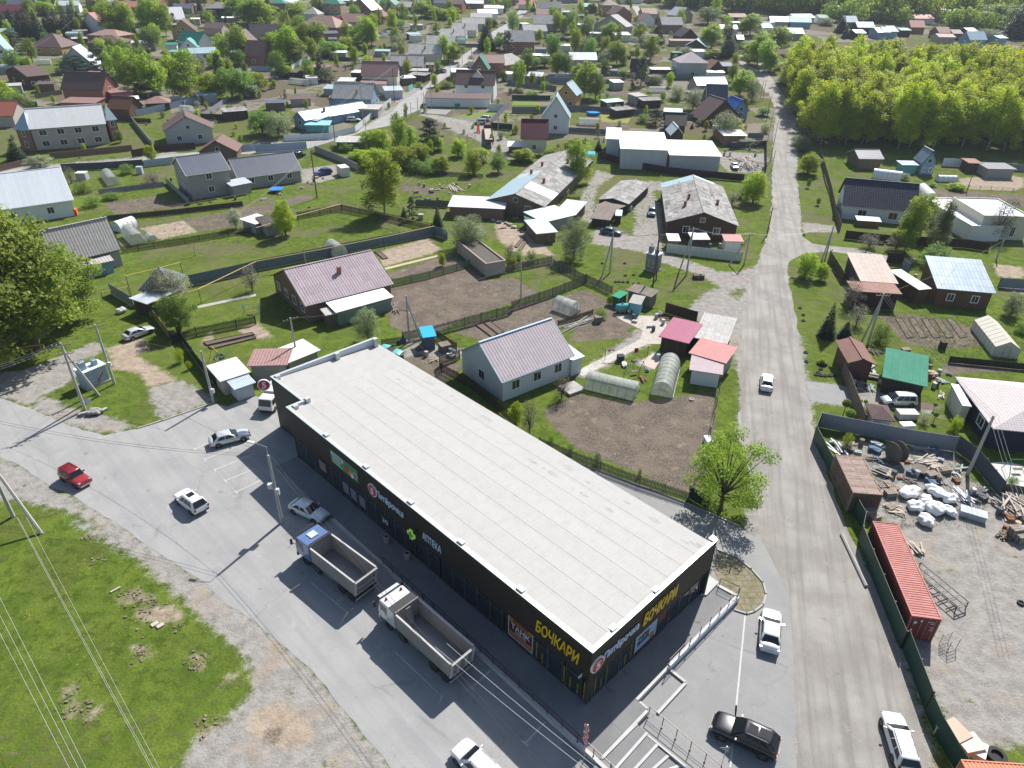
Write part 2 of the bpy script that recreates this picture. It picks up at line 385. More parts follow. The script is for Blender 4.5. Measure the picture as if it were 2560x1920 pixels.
ii,jj=np.meshgrid(np.arange(ny-1),np.arange(nx-1),indexing='ij');a_=(ii*nx+jj).ravel()
quads=np.stack([a_,a_+1,a_+nx+1,a_+nx],1).astype(np.int32)
gm.loops.add(quads.size);gm.loops.foreach_set('vertex_index',quads.ravel())
gm.polygons.add(len(quads));gm.polygons.foreach_set('loop_start',np.arange(0,quads.size,4,dtype=np.int32))
gm.update(calc_edges=True)
for nm,pl in (('soil',SOIL),('sand',SAND),('gravel',GRAV+GRAV0)):
 at=gm.attributes.new(nm,'FLOAT','POINT');at.data.foreach_set('value',field(pl).astype(np.float32))
def ground_mat():
 m,n,bs=_new('ground');L=n.links
 pos=nd(n,'ShaderNodeNewGeometry').outputs['Position']
 def att(k):
  a=nd(n,'ShaderNodeAttribute');a.attribute_name=k;return a.outputs['Fac']
 nA=noise(n,pos,.9,6,.65);nB=noise(n,pos,.13,4);nC=noise(n,pos,5,4,.7);nD=noise(n,pos,.03,3);nE=noise(n,pos,.35,5,.6)
 g=mix(n,mr(n,nE,.35,.62),(.082,.126,.02),(.128,.172,.03))
 g=mix(n,mr(n,nB,.5,.68),g,(.10,.12,.03))
 g=mix(n,mr(n,nA,.48,.62,0,.7),g,(.038,.07,.008))
 g=mix(n,mr(n,noise(n,pos,2.2,5,.7),.5,.64,0,.6),g,(.11,.155,.018))
 g=mix(n,mr(n,nC,.42,.7,0,.6),g,(.045,.08,.012))
 g=mix(n,mr(n,ma(n,'ADD',ma(n,'MULTIPLY',nA,.6),ma(n,'MULTIPLY',nD,.4)),.53,.64,0,.65),g,(.16,.14,.08))
 yz=nd(n,'ShaderNodeSeparateXYZ');L.new(pos,yz.inputs[0]);g=mix(n,ma(n,'MULTIPLY',mr(n,yz.outputs[1],100,125),mr(n,noise(n,pos,.11,5,.62),.50,.58,0,.62)),g,(.135,.12,.075))
 vr=nd(n,'ShaderNodeTexVoronoi');vr.inputs['Scale'].default_value=2.6;L.new(pos,vr.inputs['Vector'])
 dn=ma(n,'MULTIPLY',mr(n,vr.outputs['Distance'],.10,.14,1,0),mr(n,noise(n,pos,.16,3),.52,.62))
 g=mix(n,ma(n,'MULTIPLY',dn,.8),g,(.55,.40,.02))
 # far village plots
 pv=nd(n,'ShaderNodeTexVoronoi');pv.inputs['Scale'].default_value=.07;pv.distance='CHEBYCHEV';L.new(pos,pv.inputs['Vector'])
 sp=nd(n,'ShaderNodeSeparateColor');L.new(pv.outputs['Color'],sp.inputs[0])
 xyz=nd(n,'ShaderNodeSeparateXYZ');L.new(pos,xyz.inputs[0])
 farm=mr(n,xyz.outputs[1],215,240)
 g=mix(n,ma(n,'MULTIPLY',farm,mr(n,sp.outputs[0],.4,.45,0,.7)),g,(.115,.115,.045))
 g=mix(n,ma(n,'MULTIPLY',farm,mr(n,sp.outputs[1],.6,.62,0,.85)),g,(.13,.105,.08))
 g=mix(n,ma(n,'MULTIPLY',farm,mr(n,ma(n,'ADD',sp.outputs[2],nE),1.15,1.25,0,.8)),g,(.22,.20,.17))
 def lay(base,key,col,amp,wd,off=0.0):
  e=ma(n,'ADD',ma(n,'ADD',att(key),off),ma(n,'MULTIPLY',ma(n,'SUBTRACT',ma(n,'ADD',ma(n,'MULTIPLY',nA,.65),ma(n,'MULTIPLY',nC,.35)),.5),amp))
  return mix(n,mr(n,e,-wd,wd,1,0),base,col)
 soil=mix(n,mr(n,nE,.38,.62),(.145,.115,.09),(.078,.063,.053))
 soil=mix(n,mr(n,nC,.42,.62),soil,(.185,.158,.132))
 soil=mix(n,mr(n,noise(n,pos,.55,7,.7),.56,.66,0,.7),soil,(.25,.21,.16))
 soil=mix(n,mr(n,noise(n,pos,1.3,4),.62,.7,0,.6),soil,(.09,.11,.03))
 sand=mix(n,mr(n,nA,.35,.65),(.36,.30,.235),(.27,.215,.165))
 sand=mix(n,mr(n,nC,.55,.8,0,.6),sand,(.16,.14,.10))
 gr=mix(n,mr(n,nA,.35,.65),(.28,.265,.245),(.185,.172,.155))
 gr=mix(n,mr(n,noise(n,pos,14,3,.8),.45,.6,0,.5),gr,(.40,.39,.375))
 gr=mix(n,mr(n,noise(n,pos,.22,5,.65),.54,.66,0,.65),gr,(.30,.245,.19))
 gr=mix(n,mr(n,noise(n,pos,.5,5,.7),.62,.70,0,.8),gr,(.085,.115,.025))
 g=lay(g,'gravel',gr,5.0,.55,-.2)
 g=lay(g,'sand',sand,2.6,.5)
 g=lay(g,'soil',soil,2.2,.35)
 L.new(g,bs.inputs['Base Color']);bs.inputs['Roughness'].default_value=1;bs.inputs['Specular IOR Level'].default_value=.04
 bump(n,bs,ma(n,'ADD',nC,ma(n,'MULTIPLY',nA,2)),.7,.12)
 return m
gm.materials.append(ground_mat())
go=bpy.data.objects.new('ground',gm);COL.objects.link(go);tag(go,'grassy ground with bare earth and gravel patches','ground',kind='structure')

# ------------------------------------------------------------------ roads
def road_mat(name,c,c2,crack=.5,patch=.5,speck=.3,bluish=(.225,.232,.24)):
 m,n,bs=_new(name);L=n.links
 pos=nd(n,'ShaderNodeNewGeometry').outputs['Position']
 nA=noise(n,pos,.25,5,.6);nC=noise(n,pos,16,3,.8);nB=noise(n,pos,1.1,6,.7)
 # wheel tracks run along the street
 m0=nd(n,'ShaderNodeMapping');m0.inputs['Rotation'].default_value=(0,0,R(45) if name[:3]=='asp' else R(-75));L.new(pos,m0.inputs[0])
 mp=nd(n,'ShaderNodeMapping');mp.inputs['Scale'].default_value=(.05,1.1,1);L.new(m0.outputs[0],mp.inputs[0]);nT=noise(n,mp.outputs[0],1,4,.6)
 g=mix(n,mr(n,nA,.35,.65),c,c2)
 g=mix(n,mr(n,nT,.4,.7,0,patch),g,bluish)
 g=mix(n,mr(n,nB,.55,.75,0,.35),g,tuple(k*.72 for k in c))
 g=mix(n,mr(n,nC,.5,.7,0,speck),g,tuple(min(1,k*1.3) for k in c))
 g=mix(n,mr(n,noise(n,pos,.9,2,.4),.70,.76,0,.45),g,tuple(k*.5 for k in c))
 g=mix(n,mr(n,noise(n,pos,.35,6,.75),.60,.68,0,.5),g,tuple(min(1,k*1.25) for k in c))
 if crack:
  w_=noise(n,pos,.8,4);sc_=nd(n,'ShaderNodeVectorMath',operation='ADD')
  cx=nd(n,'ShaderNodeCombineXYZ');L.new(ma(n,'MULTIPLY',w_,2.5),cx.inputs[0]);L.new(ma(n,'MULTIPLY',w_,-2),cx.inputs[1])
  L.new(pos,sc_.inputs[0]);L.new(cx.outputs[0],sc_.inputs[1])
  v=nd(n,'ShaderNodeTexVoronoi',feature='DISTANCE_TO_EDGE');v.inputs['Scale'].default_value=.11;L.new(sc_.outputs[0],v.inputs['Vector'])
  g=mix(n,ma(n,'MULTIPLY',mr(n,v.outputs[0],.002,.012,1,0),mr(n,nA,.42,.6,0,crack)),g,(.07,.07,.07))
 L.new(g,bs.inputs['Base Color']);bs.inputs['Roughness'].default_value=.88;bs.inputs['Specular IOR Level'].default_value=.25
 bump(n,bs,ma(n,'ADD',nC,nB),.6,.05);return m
asphalt=road_mat('asphalt',(.31,.308,.304),(.27,.27,.268),.22,.55)
asphalt2=road_mat('asphalt_lot',(.235,.237,.237),(.27,.27,.267),.25,.4,.35)
gravelm=road_mat('gravel_road',(.29,.276,.255),(.215,.202,.186),.0,.75,.6,(.155,.147,.138))
paint=M('road_paint',(.47,.47,.46),QL=.8,QH=.5,stc=(.3,.3,.3),var=3)
def ragged(pl,step,amp,keep=()):
 out=[];n=len(pl);r_=random.Random(3)
 for i in range(n):
  a,b=pl[i],pl[(i+1) % n];d=(b-a).length;k=max(1,int(d/step)) if i not in keep else 1
  nrm=Vector((-(b-a).y,(b-a).x,0)).normalized() if d>0 else Vector()
  for j in range(k):
   out.append(a.lerp(b,j/k) + (nrm*r_.uniform(-amp,amp) if j else Vector()))
 return out
def sheet(name,s,z,mat,step=1.2,amp=.12,thick=0.0,kind='structure',QG=None,cat=None):
 pl=pts(s) if isinstance(s,str) else s
 if amp:pl=ragged(pl,step,amp)
 b=MB()
 if thick:b.prism([(p.x,p.y) for p in pl],z-thick,z)
 else:b.poly([(p.x,p.y,z) for p in pl])
 o=b.QF(name,mat)
 me=o.data
 if max(p.y for p in pl)>TY0 and not thick:
  import bmesh
  bm=bmesh.new();bm.from_mesh(me)
  bmesh.ops.bisect_plane(bm,geom=bm.verts[:]+bm.edges[:]+bm.faces[:],plane_co=(0,TY0,0),plane_no=(0,1,0))
  bmesh.ops.triangulate(bm,faces=bm.faces)
  for v in bm.verts:v.co.z=z+TER(v.co.y)
  bm.to_mesh(me);bm.free()
 if me.polygons[0].normal.z<0 and not thick:me.flip_normals()
 if thick:
  import bmesh
  bm=bmesh.new();bm.from_mesh(me);bmesh.ops.recalc_face_normals(bm,faces=bm.faces);bm.to_mesh(me);bm.free()
 tag(o,QG,cat,kind=kind);return o
sheet('road','i-200,470 i0,535 i250,620 i620,785 i900,860 i1190,802 i1850,582 i1960,610 i2212,520 700,1010 1400,1640 1500,1760 1420,1860 1640,2060 1500,2160 n1100,1950 n900,1659 n600,1290 n380,1010 n100,770 m1713,690 m1523,570 m1400,440 m1200,310 m1000,185 m770,10 i900,1560 i580,1352 i440,1306 i160,1112 i0,1046 i-200,980',.012,asphalt,1.0,.1,QG='pale asphalt street curving past the store',cat='road')
sheet('parking_lot','k470,1060 k900,1225 k1500,1445 k1960,1645 z1650,1175 z1705,1290 z1712,1400 z1716,1500 z1720,1680 z1740,1800 z1200,1800 z1215,1560 z1300,1350 1467,1700 k470,1150',.016,asphalt2,1.4,.06,QG='asphalt forecourt beside the store',cat='parking lot')
sheet('dirt_road','z1636,120 z1641,165 z1660,200 z1676,240 z1670,300 z1669,360 z1668,430 z1662,490 z1640,560 z1622,600 z1604,680 z1598,760 z1600,860 z1598,940 z1615,1010 z1632,1100 z1650,1175 z1705,1290 z1712,1400 z1716,1500 z1720,1680 z1740,1800 z2040,1800 z2005,1660 z1985,1560 z1950,1440 z1905,1300 z1860,1200 z1815,1100 z1785,1020 z1758,940 z1745,860 z1738,800 z1722,700 z1706,620 z1700,560 z1733,520 z1728,440 z1722,360 z1724,300 z1718,250 z1690,200 z1664,165 z1645,120',.008,gravelm,1.2,.28,QG='wide rutted gravel road along the green fence',cat='road')
sheet('side_lane','h20,990 h150,1010 h190,940 h330,870 h520,860 h800,890 h1010,940 h1270,950 h1280,920 h980,890 h760,830 h500,810 h380,790 h290,730 h200,760 h60,860',.011,gravelm,1.5,.2,QG='narrow gravel lane branching right',cat='road')
sheet('driveway','l325,390 l620,425 l690,450 l700,600 l560,590 l360,555',.013,asphalt2,2,.05,QG='concrete driveway off the gravel road',cat='driveway')
street=road_mat('street_asphalt',(.33,.325,.315),(.28,.275,.265),0,.3)
sheet('village_street','b430,1218 b650,1198 b860,1150 b1000,1060 b1180,965 b1250,880 b1440,765 b1640,575 b1850,435 b1900,380 b2040,275 b2212,178 c40,110 c90,60 c150,-10 c205,-10 c160,70 c60,170 c0,250 b2160,300 b1965,420 b1870,505 b1690,640 b1470,790 b1420,950 b1240,1015 b1170,1082 b960,1125 b850,1165 b430,1290',.012,street,3,.2,QG='village street running away between the houses',cat='road')
sheet('back_lane','e-200,180 e0,150 e640,105 e1250,55 e1520,15 a2212,1270 b30,1228 b430,1218 b430,1290 b330,1330 a2212,1330 e1540,35 e1260,72 e640,140 e0,185',.01,street,3,.2,QG='grey lane between the walls in front of the beige house',cat='road')
sheet('far_lane','c1035,50 c1090,50 c1130,130 c1080,130',.01,street,4,.2,QG='short pale lane far off',cat='road')
sheet('far_road','c1925,480 c1990,470 c2040,560 c2110,600 d0,700 d30,740 d0,800 c2190,800 c2100,640 c1990,580',.007,gravelm,3,.2,QG='far bend of the gravel road by the grove',cat='road')
sheet('footpath','b1400,985 b1560,995 b1900,1060 b1960,1110 b1930,1150 b1860,1085 b1560,1030',.006,gravelm,3,.3,QG='dirt path past the playground',cat='path')
sheet('footpath','k560,330 k620,345 k1080,110 k1230,40 k1240,-10 k1190,-20 k1060,55 k620,270',.012,M('paving_slab',(.42,.40,.36),(.46,.44,.40),(.22,.21,.19),.6,.6,.03,QH=.2),2,.04,QG='slab path behind the white cottage',cat='path')
sheet('footpath','f1110,1000 f1570,890 f1570,905 f1120,1018',.012,M('path_sand',(.42,.35,.26),QH=.2),2,.03,QG='narrow straw coloured garden path',cat='path')
sheet('footpath','e1700,1330 e2212,1225 e2212,1245 e1710,1350',.012,conc,2,.03,QG='pale concrete path across the lawn',cat='path')
# painted marks
mk=MB()
def line(a,b,wd=.12,z=.024,tee=0):
 a=G(a);b=G(b);d=(b-a).normalized();n_=Vector((-d.y,d.x,0))*wd/2
 mk.poly([(p.x,p.y,z) for p in (a+n_,a-n_,b-n_,b+n_)])
 if tee:
  t=n_/wd*2*tee;d2=d*wd
  mk.poly([(p.x,p.y,z) for p in (a+t-d2,a-t-d2,a-t-d2*.02,a+t-d2*.02)])
for a,b in (('i1688,975','i1800,925'),('i1775,1065','i2130,925'),('i1860,1156','i2200,1015'),('i1952,1250','i2205,1145'),('i2045,1347','j70,1235')):
 line(a,b,tee=.35)
for a,b in (('q275,410','q440,262'),('q742,888','q908,712')):line(a,b,.16,tee=.3)
mk.f=[tuple(reversed(f)) if (Vector(mk.v[f[1]])-Vector(mk.v[f[0]])).cross(Vector(mk.v[f[2]])-Vector(mk.v[f[1]])).z<0 else f for f in mk.f]
tag(mk.QF('parking_markings',paint),'thin white parking bay lines on the asphalt','road markings',kind='structure')
mk=MB();line('o1560,640','o1460,1659',.14);line('o1500,1240','o1490,1400',.14)
tag(mk.QF('parking_markings',paint),'long white line down the side lot','road markings',kind='structure')
# kerbs
def kerb(s,z1=.14,wd=.16,QG='',z0=0,name='kerb'):
 p=pts(s);b=MB()
 for a,c in zip(p[:-1],p[1:]):
  d=c-a;m_=(a+c)/2;b.QT((m_.x,m_.y,(z0+z1)/2),d.length+wd*.8,wd,z1-z0,math.atan2(d.y,d.x))
 o=b.QF(name,conc);tag(o,QG,'kerb');return o
kerb('i1190,800 i1400,735 i1850,580',QG='long concrete kerb between pale gravel patch and parking')
kerb('k470,1060 k640,1125 k900,1225 k1200,1330 k1500,1445 k1960,1645',QG='kerb along the drive behind the store')
kerb('o1370,200 o1500,250 o1600,330 o1680,420 o1700,500 o1680,570 o1620,615 o1570,630 o1490,605',QG='curved kerb round the bare planting island')

# ------------------------------------------------------------------ store
TOP=7.3
sC,sD,sF,sL,sA=(G(p,TOP) for p in ('1481.7,1628.7','1791.8,1346.7','715.8,1016','676,940','933.7,843'))
U=(sC-sF).normalized();N=Vector((-U.y,U.x,0))       # along the street front, and inward
WID=(sD-sC).dot(N);LEN=(sC-sF).length
LSET=(sL-sF).dot(N);LEXT=-(sL-sF).dot(U)
store=QR('store_building','long low store with vast white flat roof and dark brown ribbed fascia','store',sF,math.atan2(U.y,U.x))
store.location.z=0
MARKS.append(('white roofed store',sC))
fascia=M('fascia_ribbed',(.045,.034,.028),(.055,.042,.034),(.012,.010,.009),30,.16,.03,QL=.55,QH=.1)
dark_clad=M('dark_cladding',(.045,.05,.042),QL=.6,QH=.15)
memb=M('roof_membrane',(.372,.366,.353),(.39,.384,.372),(.366,.36,.349),60,2.05,.015,QL=.75,QH=.26,stc=(.27,.265,.255),var=.9,off=0)
cap=M('parapet_cap',(.50,.53,.52),QL=.4,QH=.1,metal=.3)
X0,X1=0.0,LEN
FB=3.75
# outline in local coords: x along front, y inward
xl=-LEXT;ys=LSET
out=[(0,0),(LEN,0),(LEN,WID),(xl,WID),(xl,ys),(0,ys)]
b=MB()
ins=.35
def wallseg(b,p,q,z0,z1,t=.2,mi=0):
 p=Vector((*p,0));q=Vector((*q,0));d=q-p;n_=Vector((-d.y,d.x,0)).normalized()
 m_=(p+q)/2 + n_*t/2;b.QT((m_.x,m_.y,(z0+z1)/2),d.length,t,z1-z0,math.atan2(d.y,d.x),mi)
# fascia band on front and right side, plain clad elsewhere
wallseg(b,(0,0),(LEN,0),FB,TOP-.35,.25);wallseg(b,(LEN,.25),(LEN,WID),FB,TOP-.35,.25)
b.QF('fascia',fascia,store)
b=MB();wallseg(b,(LEN,WID),(xl,WID),0,TOP-1.1,.25);wallseg(b,(xl,WID),(xl,ys),0,TOP-.1,.25);wallseg(b,(xl+.25,ys),(0,ys),0,TOP-.1,.25);wallseg(b,(0,ys),(0,.25),0,TOP-.1,.25)
b.box(LEN-.5,.3,0,LEN-.26,.9,FB);b.QF('side_wall',dark_clad,store)
b=MB()   # soffit strip under the fascia and dark top trim
b.box(.02,-.06,TOP-.35,LEN+.06,.30,TOP-.06);b.box(LEN-.24,.31,TOP-.35,LEN+.06,WID,TOP-.06)
b.QF('parapet_trim',dark_clad,store)
b=MB();b.box(0,-.1,TOP-.055,LEN+.1,.34,TOP);b.box(LEN-.3,.345,TOP-.055,LEN+.1,WID,TOP)
b.box(xl-.05,ys-.05,TOP-.095,xl+.3,WID+.05,TOP-.04);b.box(xl+.31,ys-.05,TOP-.095,-.06,ys+.3,TOP-.04);b.box(-.05,.345,TOP-.095,.3,ys+.3,TOP-.04)
b.QF('parapet_cap',cap,store)
rz0,rz1=TOP-.28,TOP-1.05        # roof falls to the back
b=MB()
def rz(y):return rz0+(rz1-rz0)*y/WID
b.poly([(.3,.3,rz(.3)),(LEN-.3,.3,rz(.3)),(LEN-.3,WID+.25,rz(WID+.2)),(.3,WID+.25,rz(WID+.2))])
b.poly([(xl+.3,ys+.3,rz(ys+.3)),(.3,ys+.3,rz(ys+.3)),(.3,WID+.25,rz(WID+.2)),(xl+.3,WID+.25,rz(WID+.2))])
b.box(xl,WID+.25,rz1-.25,LEN,WID+.33,rz1-.02)
b.QF('roof',memb,store)
b=MB();dk=M('roof_stain',(.335,.335,.325),QL=.8,QH=.4,var=2)
r_=random.Random(5)
for i in range(26):
 b=MB();x=r_.uniform(0,LEN);y=WID-r_.choice((.9,1.0,3.1,1.2))+r_.uniform(-.2,.2);sx=r_.uniform(.2,.75);sy=sx*r_.uniform(.25,.5)
 b.poly([(x+sx*math.cos(t)*r_.uniform(.8,1.1),y+sy*math.sin(t)*r_.uniform(.8,1.1),0) for t in [k*.52 for k in range(12)]])
 b.v=[(v[0],v[1],rz(v[1])+.006+i*.0002) for v in b.v];b.QF('roof_stain',dk,store)
b=MB()    # roof seams
for k in range(1,8):
 y=.3+k*2.05;b.QU([(.4,y,rz(y)+.002),(LEN-.4,y,rz(y)+.002),(LEN-.4,y+.05,rz(y)+.002),(.4,y+.05,rz(y)+.002),(.4,y,rz(y)+.014),(LEN-.4,y,rz(y)+.014),(LEN-.4,y+.05,rz(y)+.013),(.4,y+.05,rz(y)+.013)])
for k in range(0):
 x=k*5.2;b.box(x,.5,0,x+.04,WID,0);
 n8=len(b.v)
 for q in range(n8-8,n8):v=b.v[q];b.v[q]=(v[0],v[1],rz(v[1])+(.002 if q<n8-4 else .012))
b.QF('roof_seam',M('seam',(.368,.362,.35),QH=.2),store)
def st(p):         # survey point on the front wall plane -> (x along, z)
 q=PL(p,sC,N);return (q-sF).dot(U),q.z
def ss(p):         # on the right side wall plane -> (y inward, z)
 q=PL(p,sC,U);return (q-sC).dot(N),q.z
for p in ('j610,855','j950,1130','j1340,1435','n1380,145','o60,465'):    # scupper blocks on the cap
 q=G(p,TOP)-sF;x=q.dot(U);MB().box(x-.35,.1,TOP+.002,x+.35,.5,TOP+.16).QF('drain_cap',cap,store)
for p in ('o955,465','o690,735','o1345,130'):
 q=G(p,TOP)-sC;y=q.dot(N);MB().box(LEN-.5,y-.3,TOP+.002,LEN-.08,y+.3,TOP+.16).QF('drain_cap',cap,store)
for x,y in ((xl+.3,WID-.55),(xl+.3,ys+.3),(xl+.3,WID*.62),(-.1,ys+.3),(.3,.5)):
 MB().box(x,y,rz(y)+.01,x+.55,y+.55,TOP+.12).QF('parapet_post',cap,store)
# inner face of the tall left parapet is light metal
b=MB();b.box(xl+.26,ys+.9,rz(WID)-.1,xl+.29,WID-.02,TOP-.1);b.box(xl+.9,ys+.26,rz(WID)-.1,-.15,ys+.29,TOP-.1);b.box(.26,1.1,rz(WID),.29,ys+.2,TOP-.1);b.QF('parapet_lining',M('lining',(.5,.54,.58),QH=.1),store)
# glazing: mullioned bays
PZ=.45
mull=MP('mullion',(.075,.08,.085),.4)
kick=M('kick_panel',(.06,.065,.075),QL=.6,QH=.1)
def plat(x):        # pavement level along the front: low at the left, higher at the corner
 return .12 + (PZ-.12)*min(1,max(0,x/LEN*1.15))
bx=0.6;k=0
r_=random.Random(11)
door_x=[st('j500,1070')[0],st('n975,110')[0],st('n1190,310')[0],st('n1560,600')[0],st('q960,230')[0]]
wood_lit=MP('lit_interior',(.16,.17,.16),.5)
back=MB();back.box(.3,.75,.1,LEN-.5,.8,FB);back.box(LEN-.8,.8,.1,LEN-.75,WID-.4,FB);back.QF('interior_wall',M('interior',(.05,.055,.06),QH=.2),store)
def bay(a,c,side,door=False):
 """one window bay, frame with its pane as a sub-part"""
 f=MB();g_=MB();p0=plat(a) if side=='f' else PZ
 t=.07
 def bx_(b,u0,u1,z0,z1,d0,d1,mi=0):
  if side=='f':b.box(u0,d0,z0,u1,d1,z1,mi)
  else:b.box(LEN-d1,u0,z0,LEN-d0,u1,z1,mi)
 bx_(f,a,a+t,p0,FB,.3,.42);bx_(f,c-t,c,p0,FB,.3,.42)
 bx_(f,a+t,c-t,FB-.1,FB-.01,.3,.42);bx_(f,a+t,c-t,2.75,2.82,.3,.42)
 if not door:bx_(f,a+t,c-t,p0,p0+.25,.3,.42,1)
 o=f.QF('door' if door else 'window',[mull,kick],store)
 bx_(g_,a+t,c-t,p0+.25 if not door else p0+.03,2.75,.35,.37);bx_(g_,a+t,c-t,2.82,FB-.1,.35,.37)
 g_.QF('pane',glass,o)
 if door:
  h=MB();y=.24
  if side=='f':h.path([(a+.25,.3,1.3+p0),(a+.25,y,1.3+p0),(a+.25,y,.8+p0),(a+.25,.3,.8+p0)],.02)
  else:h.path([(LEN-.3,a+.25,1.3+p0),(LEN-y,a+.25,1.3+p0),(LEN-y,a+.25,.8+p0),(LEN-.3,a+.25,.8+p0)],.02)
  h.QF('handle',chrome,o)
x=.9
while x<LEN-1.2:
 wd=1.62;dr=any(x-.2<q<x+wd-.2 for q in door_x)
 bay(x,x+wd-.0,'f',dr);x+=wd+(.012 if not dr else .35)
b=MB()
for x in (0.28,.62):b.box(x,.3,0,x+.28,.5,FB-.01)
b.QF('corner_pier',dark_clad,store)
y=.95;sdoor=[ss('o730,970')[0],ss('o1080,660')[0]]
while y<WID-1.5:
 wd=1.66;dr=any(y-.2<q<y+wd-.2 for q in sdoor)
 bay(y,y+wd,'s',dr);y+=wd+.012
# --- lettering
def text_obj(txt,size,mat,ext=.03,name='letters',shear=0.0,bold=0.0,align='LEFT',xs=1.0,sp=1.0):
 cu=bpy.data.curves.new(name,'FONT');cu.body=txt;cu.size=size;cu.extrude=ext;cu.shear=shear;cu.offset=bold
 cu.align_x=align;cu.space_character=sp;cu.resolution_u=3
 o=bpy.data.objects.new(name,cu);COL.objects.link(o)
 me=bpy.data.meshes.new_from_object(o.evaluated_get(bpy.context.evaluated_depsgraph_get()))
 bpy.data.objects.remove(o);bpy.data.curves.remove(cu);me.name=name;me.materials.clear();me.materials.append(mat);return me
def place_text(me,u0,u1,z0,h,side,depth,parent=None,name='letters'):
 """fit flat text mesh to wall span [u0,u1] at height z0..z0+h"""
 xs=[v.co.x for v in me.vertices];ys_=[v.co.y for v in me.vertices]
 w0,w1,h0,h1=min(xs),max(xs),min(ys_),max(ys_)
 for v in me.vertices:
  a=(v.co.x-w0)/(w1-w0);c=(v.co.y-h0)/(h1-h0);d=v.co.z
  if side=='f':v.co=(u0+(u1-u0)*a,-depth-d,z0+h*c)
  else:v.co=(LEN+depth+d,u0+(u1-u0)*a,z0+h*c)
 o=inst(name,me);return o
def on_store(o,root=None):
 """store-local mesh object -> world placement (top-level or child of a top-level sign)"""
 if root is None:o.location=store.location;o.rotation_euler=store.rotation_euler
 else:o.parent=root
 return o
def sign_root(name,QG,cat,group=None):
 return QR(name,QG,cat,tuple(store.location),store.rotation_euler[2],group)
yel=MP('sign_yellow',(.75,.50,.01),.4);wht=MP('sign_white',(.62,.74,.90),.4);redm=MP('sign_red',(.55,.02,.03),.4)
whit=MP('plain_white',(.75,.76,.77),.5);blackm=MP('matt_black',(.015,.015,.017),.6);greenm=MP('sign_green',(.03,.30,.06),.4)
lime=MP('cross_lime',(.35,.65,.08),.3,emit=.15)
def word(txt,u0,u1,z0,h,side,mat,QG,shear=0,bold=.02,extra=None,name='shop_sign'):
 me=text_obj(txt,1,mat,.04,name,shear,bold);o=place_text(me,u0,u1,z0,h,side,.09);on_store(o);tag(o,QG,'sign')
 bk=MB();zc=z0+h*.5
 for zz_ in (z0+h*.25,z0+h*.7):
  if side=='f':bk.box(u0+.1,-.06,zz_,u1-.1,-.002,zz_+.04)
  else:bk.box(LEN+.002,u0+.1,zz_,LEN+.06,u1-.1,zz_+.04)
 bk.QF('rail',blackm,o);return o
a0=st('o165,700')[0];a1=st('o455,935')[0]
word('БОЧКАРИ',a0,a1,4.75,1.35,'f',yel,'big yellow Cyrillic letter sign on the long street front near the corner',.18,.022)
a0=ss('o875,670')[0];a1=ss('o1100,470')[0]
word('БОЧКАРИ',a0,a1,4.75,1.35,'s',yel,'big yellow Cyrillic letter sign on the short side wall',.18,.022)
a0=st('j1045,1345')[0];a1=st('j1278,1530')[0]
word('Пятёрочка',a0,a1,4.85,1.05,'f',wht,'white lowercase letter sign right of red disc on the street front',.12,.006)
a0=ss('o610,905')[0];a1=ss('o842,715')[0]
word('Пятёрочка',a0,a1,4.85,1.05,'s',wht,'white lowercase letter sign beside red disc at the corner',.12,.006)
a0=st('n1118,70')[0];a1=st('n1242,160')[0]
word('АПТЕКА',a0,a1,4.5,.85,'f',wht,'small white pharmacy letter sign beside the lime green cross',0,.004)
def disc5(u,z,r_,side,QG,thick=.14):
 rt_=sign_root('round_sign',QG,'sign')
 def dsc(rr,d0,d1,mt,nm):
  b=MB()
  rows=[[(u+rr*math.cos(t*math.pi/16),-d,z+rr*1.0*math.sin(t*math.pi/16)) if side=='f' else (LEN+d,u+rr*math.cos(t*math.pi/16),z+rr*math.sin(t*math.pi/16)) for t in range(32)] for d in (d0,d1)]
  if side=='f':rows=rows[::-1]
  b.grid(rows,0,True,True);o=b.QF(nm,mt,rt_);return o
 dsc(r_,.01,thick,whit,'rim');dsc(r_*.86,thick-.01,thick+.02,redm,'disc')
 me=text_obj('5',1,whit,.015,'numeral',.1,.03);o=place_text(me,u-r_*.36,u+r_*.36,z-r_*.62,r_*1.1,side,thick+.03,name='numeral');o.parent=rt_
 g_=MB()
 if side=='f':g_.box(u-r_*.1,-thick-.05,z+r_*.5,u+r_*.42,-thick-.03,z+r_*.68)
 else:g_.box(LEN+thick+.03,u-r_*.1,z+r_*.5,LEN+thick+.05,u+r_*.42,z+r_*.68)
 g_.QF('leaf_mark',greenm,rt_)
u_,z_=st('j1012,1315');disc5(u_,5.4,.74,'f','round red and white number five sign on the street front')
u_,z_=ss('o568,948');disc5(u_,5.3,.74,'s','round red and white number five sign on the side wall by the corner')
# projecting round sign at the far left corner
q=PL('j105,490',sL,N)
r5=QR('round_sign','small round red number five sign jutting from the far left end','sign',(q.x-.3,q.y-.1,5.4),R(14))
b=MB();b.QS([(.0,-.1),(.75,-.1),(.75,.1),(0,.1)],n=28,ax='y');b.QF('rim',whit,r5)
b=MB();b.QS([(.0,-.12),(.64,-.12),(.64,-.1),(0,-.1)],n=28,ax='y');b.QF('disc',redm,r5)
me=text_obj('5',1.15,whit,.01,'numeral',.1,.03,'CENTER')
o=inst('numeral',me,r5,(0,-.14,-.38),rot=(R(90),0,0));b=MB();b.box(.7,-.03,-.03,1.5,.03,.03);b.QF('bracket',Qt,r5)
